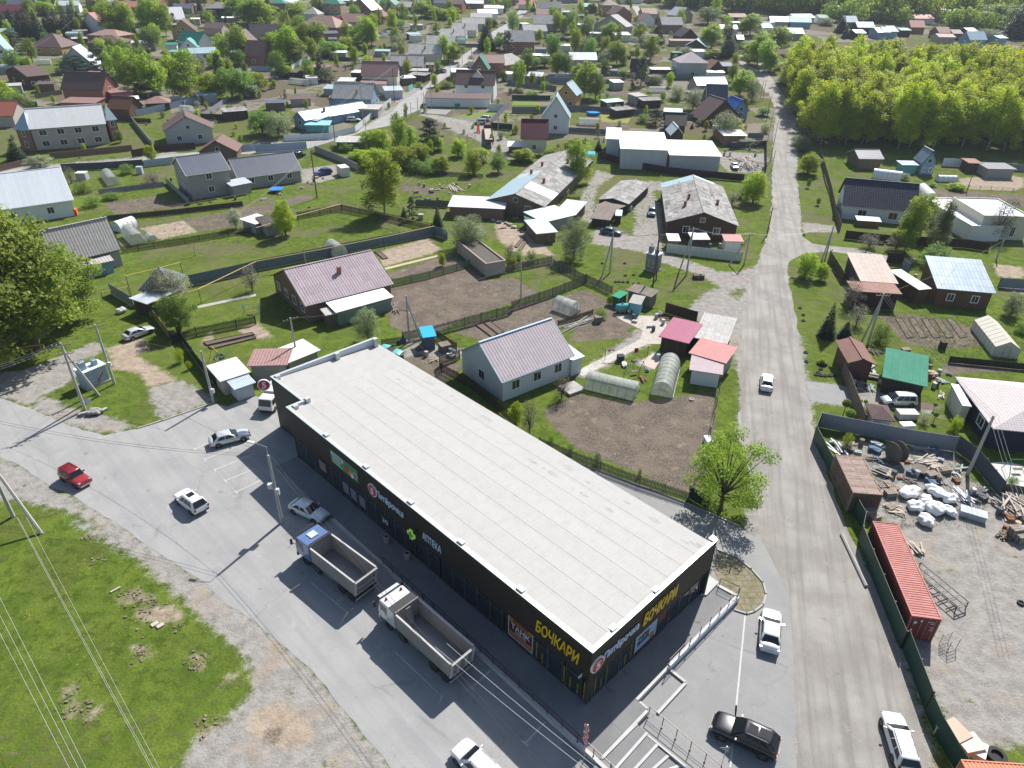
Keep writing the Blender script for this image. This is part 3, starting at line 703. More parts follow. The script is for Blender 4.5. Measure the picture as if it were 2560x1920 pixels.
# pharmacy cross
u_,z_=st('n1078,62');rt_=sign_root('pharmacy_cross','lime green illuminated cross above the pharmacy door','sign')
b=MB();zc=4.75
for a,c,mi in ((.55,.2,0),(.2,.55,0)):b.box(u_-a,-.75,zc-c,u_+a,-.62,zc+c)
b.QF('cross_box',lime,rt_)
b=MB()
for a,c in ((.38,.1),(.1,.38)):b.box(u_-a,-.77,zc-c,u_+a,-.752,zc+c)
b.QF('cross_face',greenm,rt_);MB().box(u_-.04,-.6,zc-.04,u_+.04,-.01,zc+.04).QF('bracket',Qt,rt_)
# green banner
u0,z0_=st('j640,975');u1,_z=st('j885,1225')
bn=sign_root('shop_banner','green printed banner with food picture high on the front wall','banner')
MB().box(u0,-.05,4.65,u1,-.015,6.25).QF('banner_sheet',MP('banner_green',(.03,.26,.09),.5),bn)
wb=u1-u0
b=MB();b.box(u0+wb*.04,-.06,5.65,u0+wb*.48,-.052,6.1);b.QF('banner_strip',whit,bn)
MB().box(u0+wb*.07,-.066,5.77,u0+wb*.45,-.061,5.98).QF('banner_text',MP('ink_blue',(.10,.16,.38),.5),bn)
for k,f_ in enumerate((.4,.34,.44)):MB().box(u0+wb*.06,-.058,5.34-k*.27,u0+wb*f_,-.052,5.43-k*.27).QF('banner_text',whit,bn)
b=MB()
b.QS([(.01,-.075),(.42,-.075),(.42,-.052),(.01,-.052)],(u0+wb*.60,0,5.35),14,0,'y');b.QS([(.01,-.07),(.33,-.07),(.33,-.052),(.01,-.052)],(u0+wb*.70,0,5.2),10,1,'y');b.QS([(.01,-.07),(.3,-.07),(.3,-.052),(.01,-.052)],(u0+wb*.78,0,4.98),10,2,'y');b.QS([(.01,-.07),(.36,-.07),(.36,-.052),(.01,-.052)],(u0+wb*.9,0,5.35),20,2,'y');b.QS([(.01,-.08),(.3,-.08),(.3,-.072),(.01,-.072)],(u0+wb*.9,0,5.35),20,0,'y')
b.QF('banner_picture',[MP('food_red',(.45,.06,.04),.5),MP('food_orange',(.65,.22,.04),.5),wht],bn)
# posters
def poster(side,u0,u1,z0,z1,bgm,QG,lines,frame=None):
 rt_=sign_root('window_poster',QG,'poster');d=.0
 def bb(b,a,c,e,f,d0,d1):
  if side=='f':b.box(a,.30-d1,e,c,.30-d0,f)
  else:b.box(LEN-.30+d0,a,e,LEN-.30+d1,c,f)
 b=MB();bb(b,u0,u1,z0,z1,.0,.03);b.QF('poster_sheet',bgm,rt_)
 if frame:
  b=MB();t=.06
  for a,c,e,f in ((u0,u1,z0,z0+t),(u0,u1,z1-t,z1),(u0,u0+t,z0+t,z1-t),(u1-t,u1,z0+t,z1-t)):bb(b,a,c,e,f,.032,.05)
  b.QF('poster_border',frame,rt_)
 for (t_,fu0,fu1,fz,fh,m_) in lines:
  w_=u1-u0;h_=z1-z0
  if t_.startswith('#'):
   b=MB();bb(b,u0+w_*fu0,u0+w_*fu1,z0+h_*fz,z0+h_*(fz+fh),.032,.038);b.QF('poster_field',m_,rt_)
  else:
   o=place_text(text_obj(t_,1,m_,.003,bold=.015),u0+w_*fu0,u0+w_*fu1,z0+h_*fz,h_*fh,side,-.24 if side=='f' else -.24,name='poster_text');o.parent=rt_
maroon=MP('maroon',(.10,.012,.02),.5);orange=MP('poster_orange',(.42,.16,.05),.5)
u1,_=st('o120,920');u0=st('n1675,680')[0]
poster('f',u0,u1,1.0,3.65,maroon,'maroon and orange beer poster in the window below the yellow letters',
 [('#',.05,.95,.68,.28,orange),('#',.05,.95,.05,.22,orange),('БОЧКАРИ',.2,.8,.74,.15,maroon),('ТАНК',.12,.88,.44,.22,whit),('ЗДЕСЬ',.28,.74,.30,.11,wht)],whit)
u0=ss('o835,900')[0];u1=ss('o978,760')[0]
poster('s',u0,u1,.9,3.3,MP('poster_blue',(.30,.42,.55),.5),'pale blue poster with dark slogan and leaves in the side window',
 [("WE'RE",.1,.62,.6,.2,blackm),('BEER',.1,.66,.36,.2,blackm),('#',.7,.9,.12,.3,orange),('#',.0,1,0,.1,maroon)])
u0=ss('o985,745')[0];u1=ss('o1040,700')[0]
poster('s',u0,u1,2.0,3.3,MP('poster_plum',(.05,.012,.018),.5),'dark poster with dull red lines next to the pale blue one',[('#',.1,.9,.62,.12,MP('dull_red',(.30,.06,.06),.5)),('#',.1,.9,.3,.12,MP('dull_red',(.3,.06,.06),.5))])
u0=st('j525,1085')[0];u1=st('j580,1130')[0]
poster('f',u0,u1,1.5,2.7,MP('poster_grey',(.28,.22,.24),.5),'small red lined poster at the left end of the street front',[('#',.1,.9,.65,.12,MP('dull_red',(.30,.06,.06),.5)),('#',.1,.9,.35,.12,MP('dull_red',(.3,.06,.06),.5))])
u0=st('n1565,505')[0] if False else st('j1060,1540')[0]
poster('f',u0,u0+1.3,1.2,2.6,MP('poster_black',(.03,.03,.04),.5),'black poster with pale digits in the window under the white letters',[('30',.1,.9,.3,.4,whit)])
for k,p in enumerate(('j725,1250','j790,1300','j865,1365')):
 u0=st(p)[0];poster('f',u0,u0+1.1,1.1,2.5,MP('poster_slate',(.16,.2,.28),.6),('leftmost','middle','rightmost')[k]+' of three slate blue posters left of the round sign',[('#',.15,.85,.15,.45,MP('tanp',(.25,.22,.16),.6))])
# yellow pattern strips in the corner windows
yst=M('yellow_strip',(.42,.30,.02),(.05,.06,.05),(.02,.02,.02),.12,.1,.01,QH=.3)
for i,(p,h_) in enumerate((('q810,110',1),('q858,180',.6),('q1047,310',1),('q1098,390',.6),('q1162,460',.6),('q1220,470',1))):
 u_=st(p)[0];o=MB().box(u_-.08,.325,plat(u_)+.35,u_+.08,.345,plat(u_)+.35+2.0*h_).QF('window_strip',yst,store)
for p,h_ in (('q1318,520',.6),('q1365,440',1),('q1418,400',.6),('q1465,340',1),('q1625,200',.6),('q1675,130',1)):
 u_=ss(p)[0];MB().box(LEN-.345,u_-.08,PZ+.35,LEN-.325,u_+.08,PZ+.35+2.0*h_).QF('window_strip',yst,store)
# cameras
for side,p in (('f','o475,1000'),):
 u_=st(p)[0];rt_=sign_root('security_camera','small white security camera under the fascia at the corner','camera')
 MB().box(u_-.05,-.45,FB+.25,u_+.05,-.12,FB+.37).QF('camera_body',whit,rt_);MB().box(u_-.02,-.2,FB+.37,u_+.02,-.003,FB+.42).QF('bracket',whit,rt_)
# --- raised pavement round the store
def loc2w(x,y,z=0):return sF + U*x + N*y + Vector((0,0,z-sF.z))
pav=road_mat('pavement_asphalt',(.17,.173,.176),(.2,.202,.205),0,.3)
fx0=(G('j250,1045')-sF).dot(U)
fr=(sF-G('q0,40')).dot(N)    # distance of the retaining edge in front of the wall
edgeL=[('j330,1010'),('j520,1160'),('n600,40'),('n1010,400'),('n1500,880'),('q1130,830'),('q1300,1010')]
def fdist(p):q=G(p,.3)-sF;return q.dot(U),q.dot(N)
fd=sorted(fdist(p)[1] for p in ('n1010,400','n1600,985','q530,270','q1090,800'));FRD=fd[len(fd)//2]
b=MB();n_=24;rows=[]
xr=LEN+.0
xe=(G('q1380,1010',.45)-sF).dot(U)
for i in range(n_+1):
 x=-.2+(xe+.2)*i/n_;z=plat(x);rows.append([(x,FRD,0),(x,FRD,z),(x,.6,z)])
b.grid(rows)
yb=WID+2.0
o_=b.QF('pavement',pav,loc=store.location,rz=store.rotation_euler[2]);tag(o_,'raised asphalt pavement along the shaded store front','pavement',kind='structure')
xs2=(G('o1300,430',.45)-sF).dot(U);
rx=(G('o1180,900',.45)-sF).dot(U);
pl=[(LEN-.5,.6),(xe,.6),(xe,FRD)]
def lp(p,z=.45):q=G(p,z)-sF;return (q.dot(U),q.dot(N))
plist=[(LEN-.4,.61),(LEN-.4,WID-.5),lp('o1380,440'),lp('o1510,515'),lp('o1060,960'),lp('o835,1205'),lp('o905,1265'),lp('q1400,1020'),(xe+.01,FRD),(xe+.01,.61)]
b=MB();b.prism(plist[::-1] if sum((plist[i][0]*plist[(i+1) % len(plist)][1]-plist[(i+1) % len(plist)][0]*plist[i][1]) for i in range(len(plist)))<0 else plist,0,.452)
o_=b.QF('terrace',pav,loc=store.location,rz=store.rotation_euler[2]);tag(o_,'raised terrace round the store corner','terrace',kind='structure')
# steps
def kerb_l(b,p,q,z0,z1,wd=.16):
 p=Vector((*p,0));q=Vector((*q,0));d=q-p;m_=(p+q)/2;b.QT((m_.x,m_.y,(z0+z1)/2),d.length,wd,z1-z0,math.atan2(d.y,d.x))
lk=M('kerb_light',(.46,.455,.44),QL=.85,QH=.2)
s0a,s0b=lp('q1400,1020'),lp('q1800,610')
steps=QR('steps','broad shallow concrete steps down from the terrace corner','steps',tuple(store.location),store.rotation_euler[2])
edges=[(('q1400,1020'),('q1700,720')),(('q1520,1106'),('q1790,800')),(('q1690,1106'),('q1880,900')),(('q1850,1106'),('q1980,990')),(('q2010,1106'),('q2080,1080'))]
zs=[.45,.36,.27,.18,.09]
for i in range(5):
 a,c=lp(edges[i][0],zs[i]),lp(edges[i][1],zs[i])
 d_=Vector((a[0]-c[0],a[1]-c[1])).normalized()
 a=(a[0]+d_.x*(4 if i else 0),a[1]+d_.y*(4 if i else 0))
 b=MB();kerb_l(b,a,c,0,zs[i]+.012,.2);b.QF('nosing',lk,steps)
 if i<4:
  a2,c2=lp(edges[i+1][0],zs[i+1]),lp(edges[i+1][1],zs[i+1])
  d2=Vector((a2[0]-c2[0],a2[1]-c2[1])).normalized();a2=(a2[0]+d2.x*4,a2[1]+d2.y*4)
  if i==0:a=(a[0]+d_.x*3,a[1]+d_.y*3)
  q4=[a,c,c2,a2]
  ar=sum(q4[k][0]*q4[(k+1) % 4][1]-q4[(k+1) % 4][0]*q4[k][1] for k in range(4))
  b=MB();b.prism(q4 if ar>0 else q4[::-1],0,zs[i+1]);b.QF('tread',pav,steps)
b=MB();kerb_l(b,lp('o830,1370',.4),lp('o1160,1659',.1),0,.30,.14);b.QF('side_kerb',lk,steps)
def kerbobj(QG,segs,zt):
 rt_=MB()
 for (p,q) in segs:kerb_l(rt_,lp(p,zt),lp(q,zt),0,zt,.22)
 o_=rt_.QF('kerb',lk,loc=store.location,rz=store.rotation_euler[2]);tag(o_,QG,'kerb')
kerbobj('pale kerb along the terrace edge between the two railings',[('o1060,965','o835,1200')],.47)
kerbobj('L shaped kerb around the little asphalt ramp pad',[('o1065,1005','o1165,1085'),('o1165,1085','o975,1290'),('o840,1205','o905,1262')],.2)
kerbobj('top kerb of the broad steps',[('o905,1275','o610,1585')],.468)
# retaining wall + ramp wall
b=MB()
for i in range(n_):
 xa=12+(xe-12)*i/n_;xb=12+(xe-12)*(i+1)/n_
 b.QU([(xa,FRD-.3,0),(xb,FRD-.3,0),(xb,FRD-.005,0),(xa,FRD-.005,0),(xa,FRD-.3,plat(xa)+.06),(xb,FRD-.3,plat(xb)+.06),(xb,FRD-.005,plat(xb)+.06),(xa,FRD-.005,plat(xa)+.06)])
b.box(xe+.001,FRD-.32,0,xe+9,FRD-.02,.50)
o_=b.QF('retaining_wall',lk,loc=store.location,rz=store.rotation_euler[2]);tag(o_,'low concrete retaining wall under the street side railing','retaining wall')
p1_,p2_=lp('o1510,515'),lp('o1050,975')
b=MB();kerb_l(b,p1_,p2_,0,.56,.34);o_=b.QF('retaining_wall',M('wall_blue_grey',(.55,.57,.6),QH=.15),loc=store.location,rz=store.rotation_euler[2]);tag(o_,'white topped low wall under the long sunny railing','retaining wall')
b=MB();kerb_l(b,lp('o1375,440'),lp('o1510,512'),0,.56,.3);o_=b.QF('retaining_wall',lk,loc=store.location,rz=store.rotation_euler[2]);tag(o_,'short low wall at the far end of the terrace','retaining wall')
q4=[(LEN-.2,WID-.4),lp('o1320,380'),lp('o1382,425'),lp('o1300,510')]
b=MB();b.prism(q4 if sum(q4[k][0]*q4[(k+1) % 4][1]-q4[(k+1) % 4][0]*q4[k][1] for k in range(4))>0 else q4[::-1],.0,.62);o_=b.QF('landing_slab',lk,loc=store.location,rz=store.rotation_euler[2]);tag(o_,'white concrete slab at the back end of the terrace','slab')
def railing(p,q,zb,QG,h=1.0,gap=1.5,mat=None,rails=(1.0,.55,.32),wpts=None):
 a,c=(Vector((*lp(p,zb if not isinstance(zb,tuple) else zb[0]),0)),Vector((*lp(q,zb if not isinstance(zb,tuple) else zb[1]),0))) if wpts is None else wpts
 z0,z1=zb if isinstance(zb,tuple) else (zb,zb)
 rt_=QR('railing',QG,'railing',tuple(store.location),store.rotation_euler[2]);mat=mat or rail_m
 n_=max(1,int(round((c-a).length/gap)));a.z=z0;c.z=z1
 for i in range(n_+1):
  t=a.lerp(c,i/n_);b=MB();b.tube(t,t+Vector((0,0,h)),.035,n=5);b.box(t.x-.07,t.y-.07,t.z,t.x+.07,t.y+.07,t.z+.03);b.QF('post',mat,rt_)
 for k in rails:
  b=MB();b.tube(a+Vector((0,0,h*k)),c+Vector((0,0,h*k)),.032 if k==1 else .018,n=5);b.QF('rail',mat,rt_)
 return rt_
rail_m=MP('railing_brown',(.045,.022,.025),.4)
railing(None,None,(.32,.5),'dark railing along the whole shaded street front',wpts=(Vector((12.5+((st('n1010,395')[0])-12.5),FRD-.15,0)),Vector((xe+1.2,FRD-.15,0))))
railing(None,None,(.5,.35),'street side railing beside the broad steps',wpts=(Vector((xe+1.3,FRD-.15,0)),Vector((xe+8.5,FRD-.15,0))),gap=1.1)
railing('o1045,985','o1512,500',.56,'long sunny railing on the right edge of the terrace',gap=1.5)
railing('o1515,500','o1385,440',.56,'short railing across the far end of the terrace',gap=1.4)
railing('o915,1300','o1390,1700',(.2,.05),'railing running down beside the steps',gap=1.25)
# ------------------------------------------------------------------ vehicles
CT={  # length, halfwidth, roof z, belt z, profile stations of the lower body (x/L from rear, top z, halfwidth factor), glass: rear base, roof rear, roof front, windscreen base
 'sedan':dict(L=4.65,w=.88,H=1.42,st=[(0,.62,.80),(.012,.86,.88),(.05,.97,.95),(.17,1.0,1),(.35,.97,1),(.68,.95,1),(.80,.92,.98),(.93,.80,.93),(.985,.66,.84),(1,.5,.76)],g=(.10,.22,.53,.70),doors=2),
 'wagon':dict(L=4.75,w=.88,H=1.47,st=[(0,.62,.84),(.01,.9,.93),(.04,.98,.97),(.17,.98,1),(.35,.97,1),(.68,.96,1),(.80,.93,.98),(.93,.82,.92),(.985,.66,.83),(1,.5,.76)],g=(.02,.09,.57,.72),doors=3),
 'suv':dict(L=4.45,w=.91,H=1.66,st=[(0,.65,.84),(.01,.95,.93),(.04,1.08,.97),(.17,1.1,1),(.35,1.07,1),(.68,1.05,1),(.80,1.03,.99),(.92,.95,.95),(.98,.78,.87),(1,.55,.8)],g=(.03,.13,.56,.72),doors=3),
 'bigsuv':dict(L=4.95,w=.97,H=1.74,st=[(0,.65,.86),(.01,1.0,.95),(.04,1.12,.98),(.17,1.13,1),(.35,1.12,1),(.66,1.1,1),(.78,1.08,.99),(.92,1.0,.95),(.98,.8,.88),(1,.55,.8)],g=(.03,.14,.53,.69),doors=3),
 'boxy':dict(L=3.85,w=.82,H=1.62,st=[(0,.6,.92),(.01,.9,.95),(.03,1.0,.97),(.2,1.02,1),(.4,1.02,1),(.68,1.02,1),(.8,1.0,.99),(.95,.96,.97),(.985,.9,.95),(1,.6,.93)],g=(.02,.08,.58,.69),doors=2),
 'van':dict(L=4.25,w=.85,H=1.68,st=[(0,.62,.88),(.01,.95,.95),(.04,1.05,.98),(.2,1.06,1),(.4,1.04,1),(.7,1.03,1),(.82,.98,.98),(.93,.85,.93),(.985,.68,.85),(1,.5,.78)],g=(.02,.07,.62,.80),doors=3),
}
lampm=MP('headlamp',(.30,.32,.35),.15);tailm=MP('tail_lamp',(.30,.01,.012),.15);plate_m=MP('number_plate',(.6,.6,.6),.5)
rim_m=MP('rim',(.38,.39,.41),.3,.7)
WM={}
def wheel(parent,loc,r,wd=.2,side=1):
 if (r,wd) not in WM:
  b=MB();b.QS([(r*.62,-wd/2),(r*.93,-wd/2),(r,-wd*.32),(r,wd*.32),(r*.93,wd/2),(r*.62,wd/2)],n=18,ax='y')
  t=b.mesh('tyre',tyre_m,True)
  b=MB();b.QS([(.02,-wd*.46),(r*.60,-wd*.42),(r*.64,-wd*.49),(r*.64,wd*.49),(r*.60,wd*.42),(.02,wd*.46)],n=14,ax='y');b.m=[0]*len(b.m)
  for k in range(5):
   a=k*2*math.pi/5
   for s in (-1,1):b.QT((math.cos(a)*r*.38,s*wd*.475,math.sin(a)*r*.38),r*.44,.02,r*.13,rot=Matrix.Rotation(-a,3,'Y'),mi=1)
  WM[(r,wd)]=(t,b.mesh('rim',[Qc,rim_m]))
 t,rm=WM[(r,wd)];o=inst('wheel',t,parent,loc);inst('rim',rm,o);return o
CM={}
def car(QG,rear,front,kind,col,name='car',cat='car',group=None,sunroof=False,rack=False,L=None,z=0,metal=.35,roofcol=None,body2=None):
 T=CT[kind];a,c=G(rear,.75),G(front,.75);m_=(a+c)/2;h=math.atan2((c-a).y,(c-a).x)
 rt_=QR(name,QG,cat,(m_.x,m_.y,z+TER(m_.y)),h,group)
 Lc=T['L'];k=(L or Lc)/Lc;rt_.scale=(k,1 if k==1 else (k+1)/2,1 if k==1 else (k+1)/2)
 key=(kind,tuple(col))
 pm=MP('paint_%s' % '_'.join('%d' % round(q*100) for q in col),col,.28,metal,.8)
 w_=T['w'];H=T['H'];X=lambda f:(f-.5)*Lc
 if key not in CM:
  me={}
  b=MB();rows=[]
  for f,zt,wf in T['st']:
   ww=w_*wf;x=X(f);z0=.24 if .04<f<.96 else .34
   rows.append([(x,-ww*.86,z0),(x,-ww*.99,z0+.12),(x,-ww,(z0+zt)*.52),(x,-ww*.97,zt-.10),(x,-ww*.86,zt-.01),(x,-ww*.4,zt+.035),(x,ww*.4,zt+.035),(x,ww*.86,zt-.01),(x,ww*.97,zt-.10),(x,ww,(z0+zt)*.52),(x,ww*.99,z0+.12),(x,ww*.86,z0)])
  b.grid(rows,0,True,True);me['body']=b.mesh('body',pm,True)
  g0,g1,g2,g3=(X(q) for q in T['g']);zb=T['st'][4][1]-.06;wb=w_*.93;wr=w_*(.72 if kind != 'boxy' else .80);
  def cab(xs,yy,zz):return (xs,yy,zz)
  b=MB()
  rows=[]
  for t in (0,.5,.85,1):
   xr,xf=g0+(g1-g0)*t,g3+(g2-g3)*t;ww=wb+(wr-wb)*t**1.3;zz_=zb+(H-.04-zb)*t
   rows.append([(xr,-ww*.93,zz_),(xr+.12,-ww,zz_),(xf-.2,-ww,zz_),(xf-.02,-ww*.9,zz_),(xf,0,zz_),(xf-.02,ww*.9,zz_),(xf-.2,ww,zz_),(xr+.12,ww,zz_),(xr,ww*.93,zz_),(xr-.03,0,zz_)])
  xm=(g1+g2)/2
  top=[((p[0]-xm)*.9+xm,p[1]*.88,H) for p in rows[-1]];rows.append(top)
  b.grid(rows,0,True,True);me['cabin']=b.mesh('cabin',pm,True)
  def quad(b,pts_,off,mar):
   c0=sum((Vector(p) for p in pts_),Vector())/4;n_=(Vector(pts_[1])-Vector(pts_[0])).cross(Vector(pts_[3])-Vector(pts_[0])).normalized()
   pp=[Vector(p)+(c0-Vector(p)).normalized()*mar+n_*off for p in pts_];b.poly(pp);b.poly([p-n_*.012 for p in pp][::-1])
  zt=H-.07
  def wy(t):return wb+(wr-wb)*t**1.3
  b=MB()
  for s in (-1,1):
   q=[(g3,0,zb+.03),(g3-.02,s*wb*.9,zb+.03),(g2+.02,s*wy(.97)*.9,zt),(g2+.035,0,zt)]
   if s<0:q=q[::-1]
   q=[Vector(p)+Vector((.035,0,.02)) for p in q];b.poly(q)
  me['windscreen']=b.mesh('windscreen',QA,True)
  b=MB();q=[(g1-.03,wy(.95)*.84,zt),(g1-.03,-wy(.95)*.84,zt),(g0,-wb*.88,zb+.06),(g0,wb*.88,zb+.06)]
  b.poly([Vector(p)+Vector((-.045,0,.01)) for p in q]);me['rear_window']=b.mesh('rear_window',QA)
  nd_=T['doors'];lo0,lo1=g0+.30,g3-.38;hi0,hi1=g1+.22,g2-.16
  me['side']=[]
  for i in range(nd_):
   for s in (-1,1):
    f0,f1=i/nd_,(i+1)/nd_;gp=.035
    q=[(lo0+(lo1-lo0)*f0+gp,s*(wb+.012),zb+.07),(lo0+(lo1-lo0)*f1-gp,s*(wb+.012),zb+.07),(hi0+(hi1-hi0)*f1-gp,s*(wy(.9)+.018),zt-.03),(hi0+(hi1-hi0)*f0+gp,s*(wy(.9)+.018),zt-.03)]
    mid=[(a_+b_)/2 for a_,b_ in ((q[0][2],q[3][2]),)][0]
    def yy(zz_):t=(zz_-zb)/(H-.04-zb);return wy(min(1,max(0,t)))
    q1=[(p[0],s*(yy(p[2])+.014),p[2]) for p in q]
    md=[((q[0][0]+q[3][0])/2,s*(yy(mid)+.014),mid),((q[1][0]+q[2][0])/2,s*(yy(mid)+.014),mid)]
    b=MB();A_=[q1[0],q1[1],md[1],md[0]];B_=[md[0],md[1],q1[2],q1[3]]
    for z_ in (A_,B_):b.poly(z_ if s<0 else z_[::-1])
    me['side'].append(b.mesh('side_window',QA))
  b=MB()
  for xw in (.80,.19):
   for s in (-1,1):
    x=X(xw);b.QS([(.01,-.008),(.40,-.008),(.40,.008),(.01,.008)],(x,s*(w_+.002),.34),16,0,'y')
  me['arch']=b.mesh('wheel_arch',Qc)
  me['hl']=[];me['tl']=[]
  for s in (-1,1):
   hz=T['st'][-2][1]-.02;xx=X(.965)
   b=MB();b.QT((xx+.02,s*w_*.68,hz-.02),.2,w_*.30,.11,s*-.35,rot=Matrix.Rotation(s*-.38,3,'Z') @ Matrix.Rotation(.35,3,'Y'));me['hl'].append(b.mesh('headlight',lampm))
   b=MB();b.QT((X(.016),s*w_*.80,T['st'][1][1]-.12),.1,w_*.2,.14 if kind in ('sedan','boxy') else .26);me['tl'].append(b.mesh('tail_light',tailm))
  b=MB();b.box(X(1)-.03,-w_*.72,.36,X(1)+.035,w_*.72,.50);b.box(X(.985),-w_*.38,.58,X(.985)+.04,w_*.38,.68);me['fb']=b.mesh('front_bumper',Qc if kind != 'boxy' else chrome)
  b=MB();b.box(X(0)-.04,-w_*.8,.34,X(0)+.03,w_*.8,.50);me['rb']=b.mesh('rear_bumper',Qc if kind in ('suv','bigsuv','boxy') else pm)
  b=MB();b.box(X(0)-.052,-.26,.52,X(0)-.035,.26,.63);me['pl']=b.mesh('number_plate',plate_m)
  me['mi']=[]
  for s in (-1,1):
   b=MB();b.QT((g3-.42,s*(w_+.09),zb+.08),.1,.2,.13);b.QT((g3-.42,s*(w_*.97),zb+.03),.06,.12,.04);me['mi'].append(b.mesh('mirror',pm if kind != 'boxy' else Qc))
  CM[key]=me
 me=CM[key]
 o=inst('body',me['body'],rt_);q=o.modifiers.new('sub','SUBSURF');q.levels=1;q.render_levels=2
 cb=inst('cabin',me['cabin'],rt_)
 inst('windscreen',me['windscreen'],rt_);inst('rear_window',me['rear_window'],rt_)
 for s in me['side']:inst('side_window',s,rt_)
 inst('wheel_arch',me['arch'],rt_)
 for s in me['hl']:inst('headlight',s,rt_)
 for s in me['tl']:inst('tail_light',s,rt_)
 inst('front_bumper',me['fb'],rt_);inst('rear_bumper',me['rb'],rt_);inst('number_plate',me['pl'],rt_)
 for s in me['mi']:inst('mirror',s,rt_)
 r=.33 if kind in ('sedan','wagon','van') else .36
 for xw in (.80,.19):
  for s in (-1,1):wheel(rt_,(X(xw),s*(w_-.085),r),r)
 g0,g1,g2,g3=(X(q) for q in T['g'])
 if sunroof:
  MB().box(g2-.95,-.36,H+.001,g2-.25,.36,H+.012).QF('sunroof',QA,rt_)
 if sunroof==2:MB().box(g2-1.9,-.4,H+.001,g2-1.02,.4,H+.012).QF('sunroof',QA,rt_)
 if rack or kind in ('wagon',) or (kind in ('suv','bigsuv')):
  for s in (-1,1):
   b=MB();y=s*w_*.64;b.path([(g1+.15,y,H-.02),(g1+.3,y,H+.05),(g2-.3,y,H+.05),(g2-.15,y,H-.02)],.02,5);b.QF('roof_rail',Qc if kind != 'bigsuv' else chrome,rt_)
  if rack:
   for t in ((.15,.5,.85) if rack != 2 else [k/9 for k in range(10)]):
    x=g1+.25+(g2-g1-.5)*t;MB().tube((x,-w_*.66,H+.07),(x,w_*.66,H+.07),.014,n=4).QF('cross_bar',Qc,rt_)
 return rt_
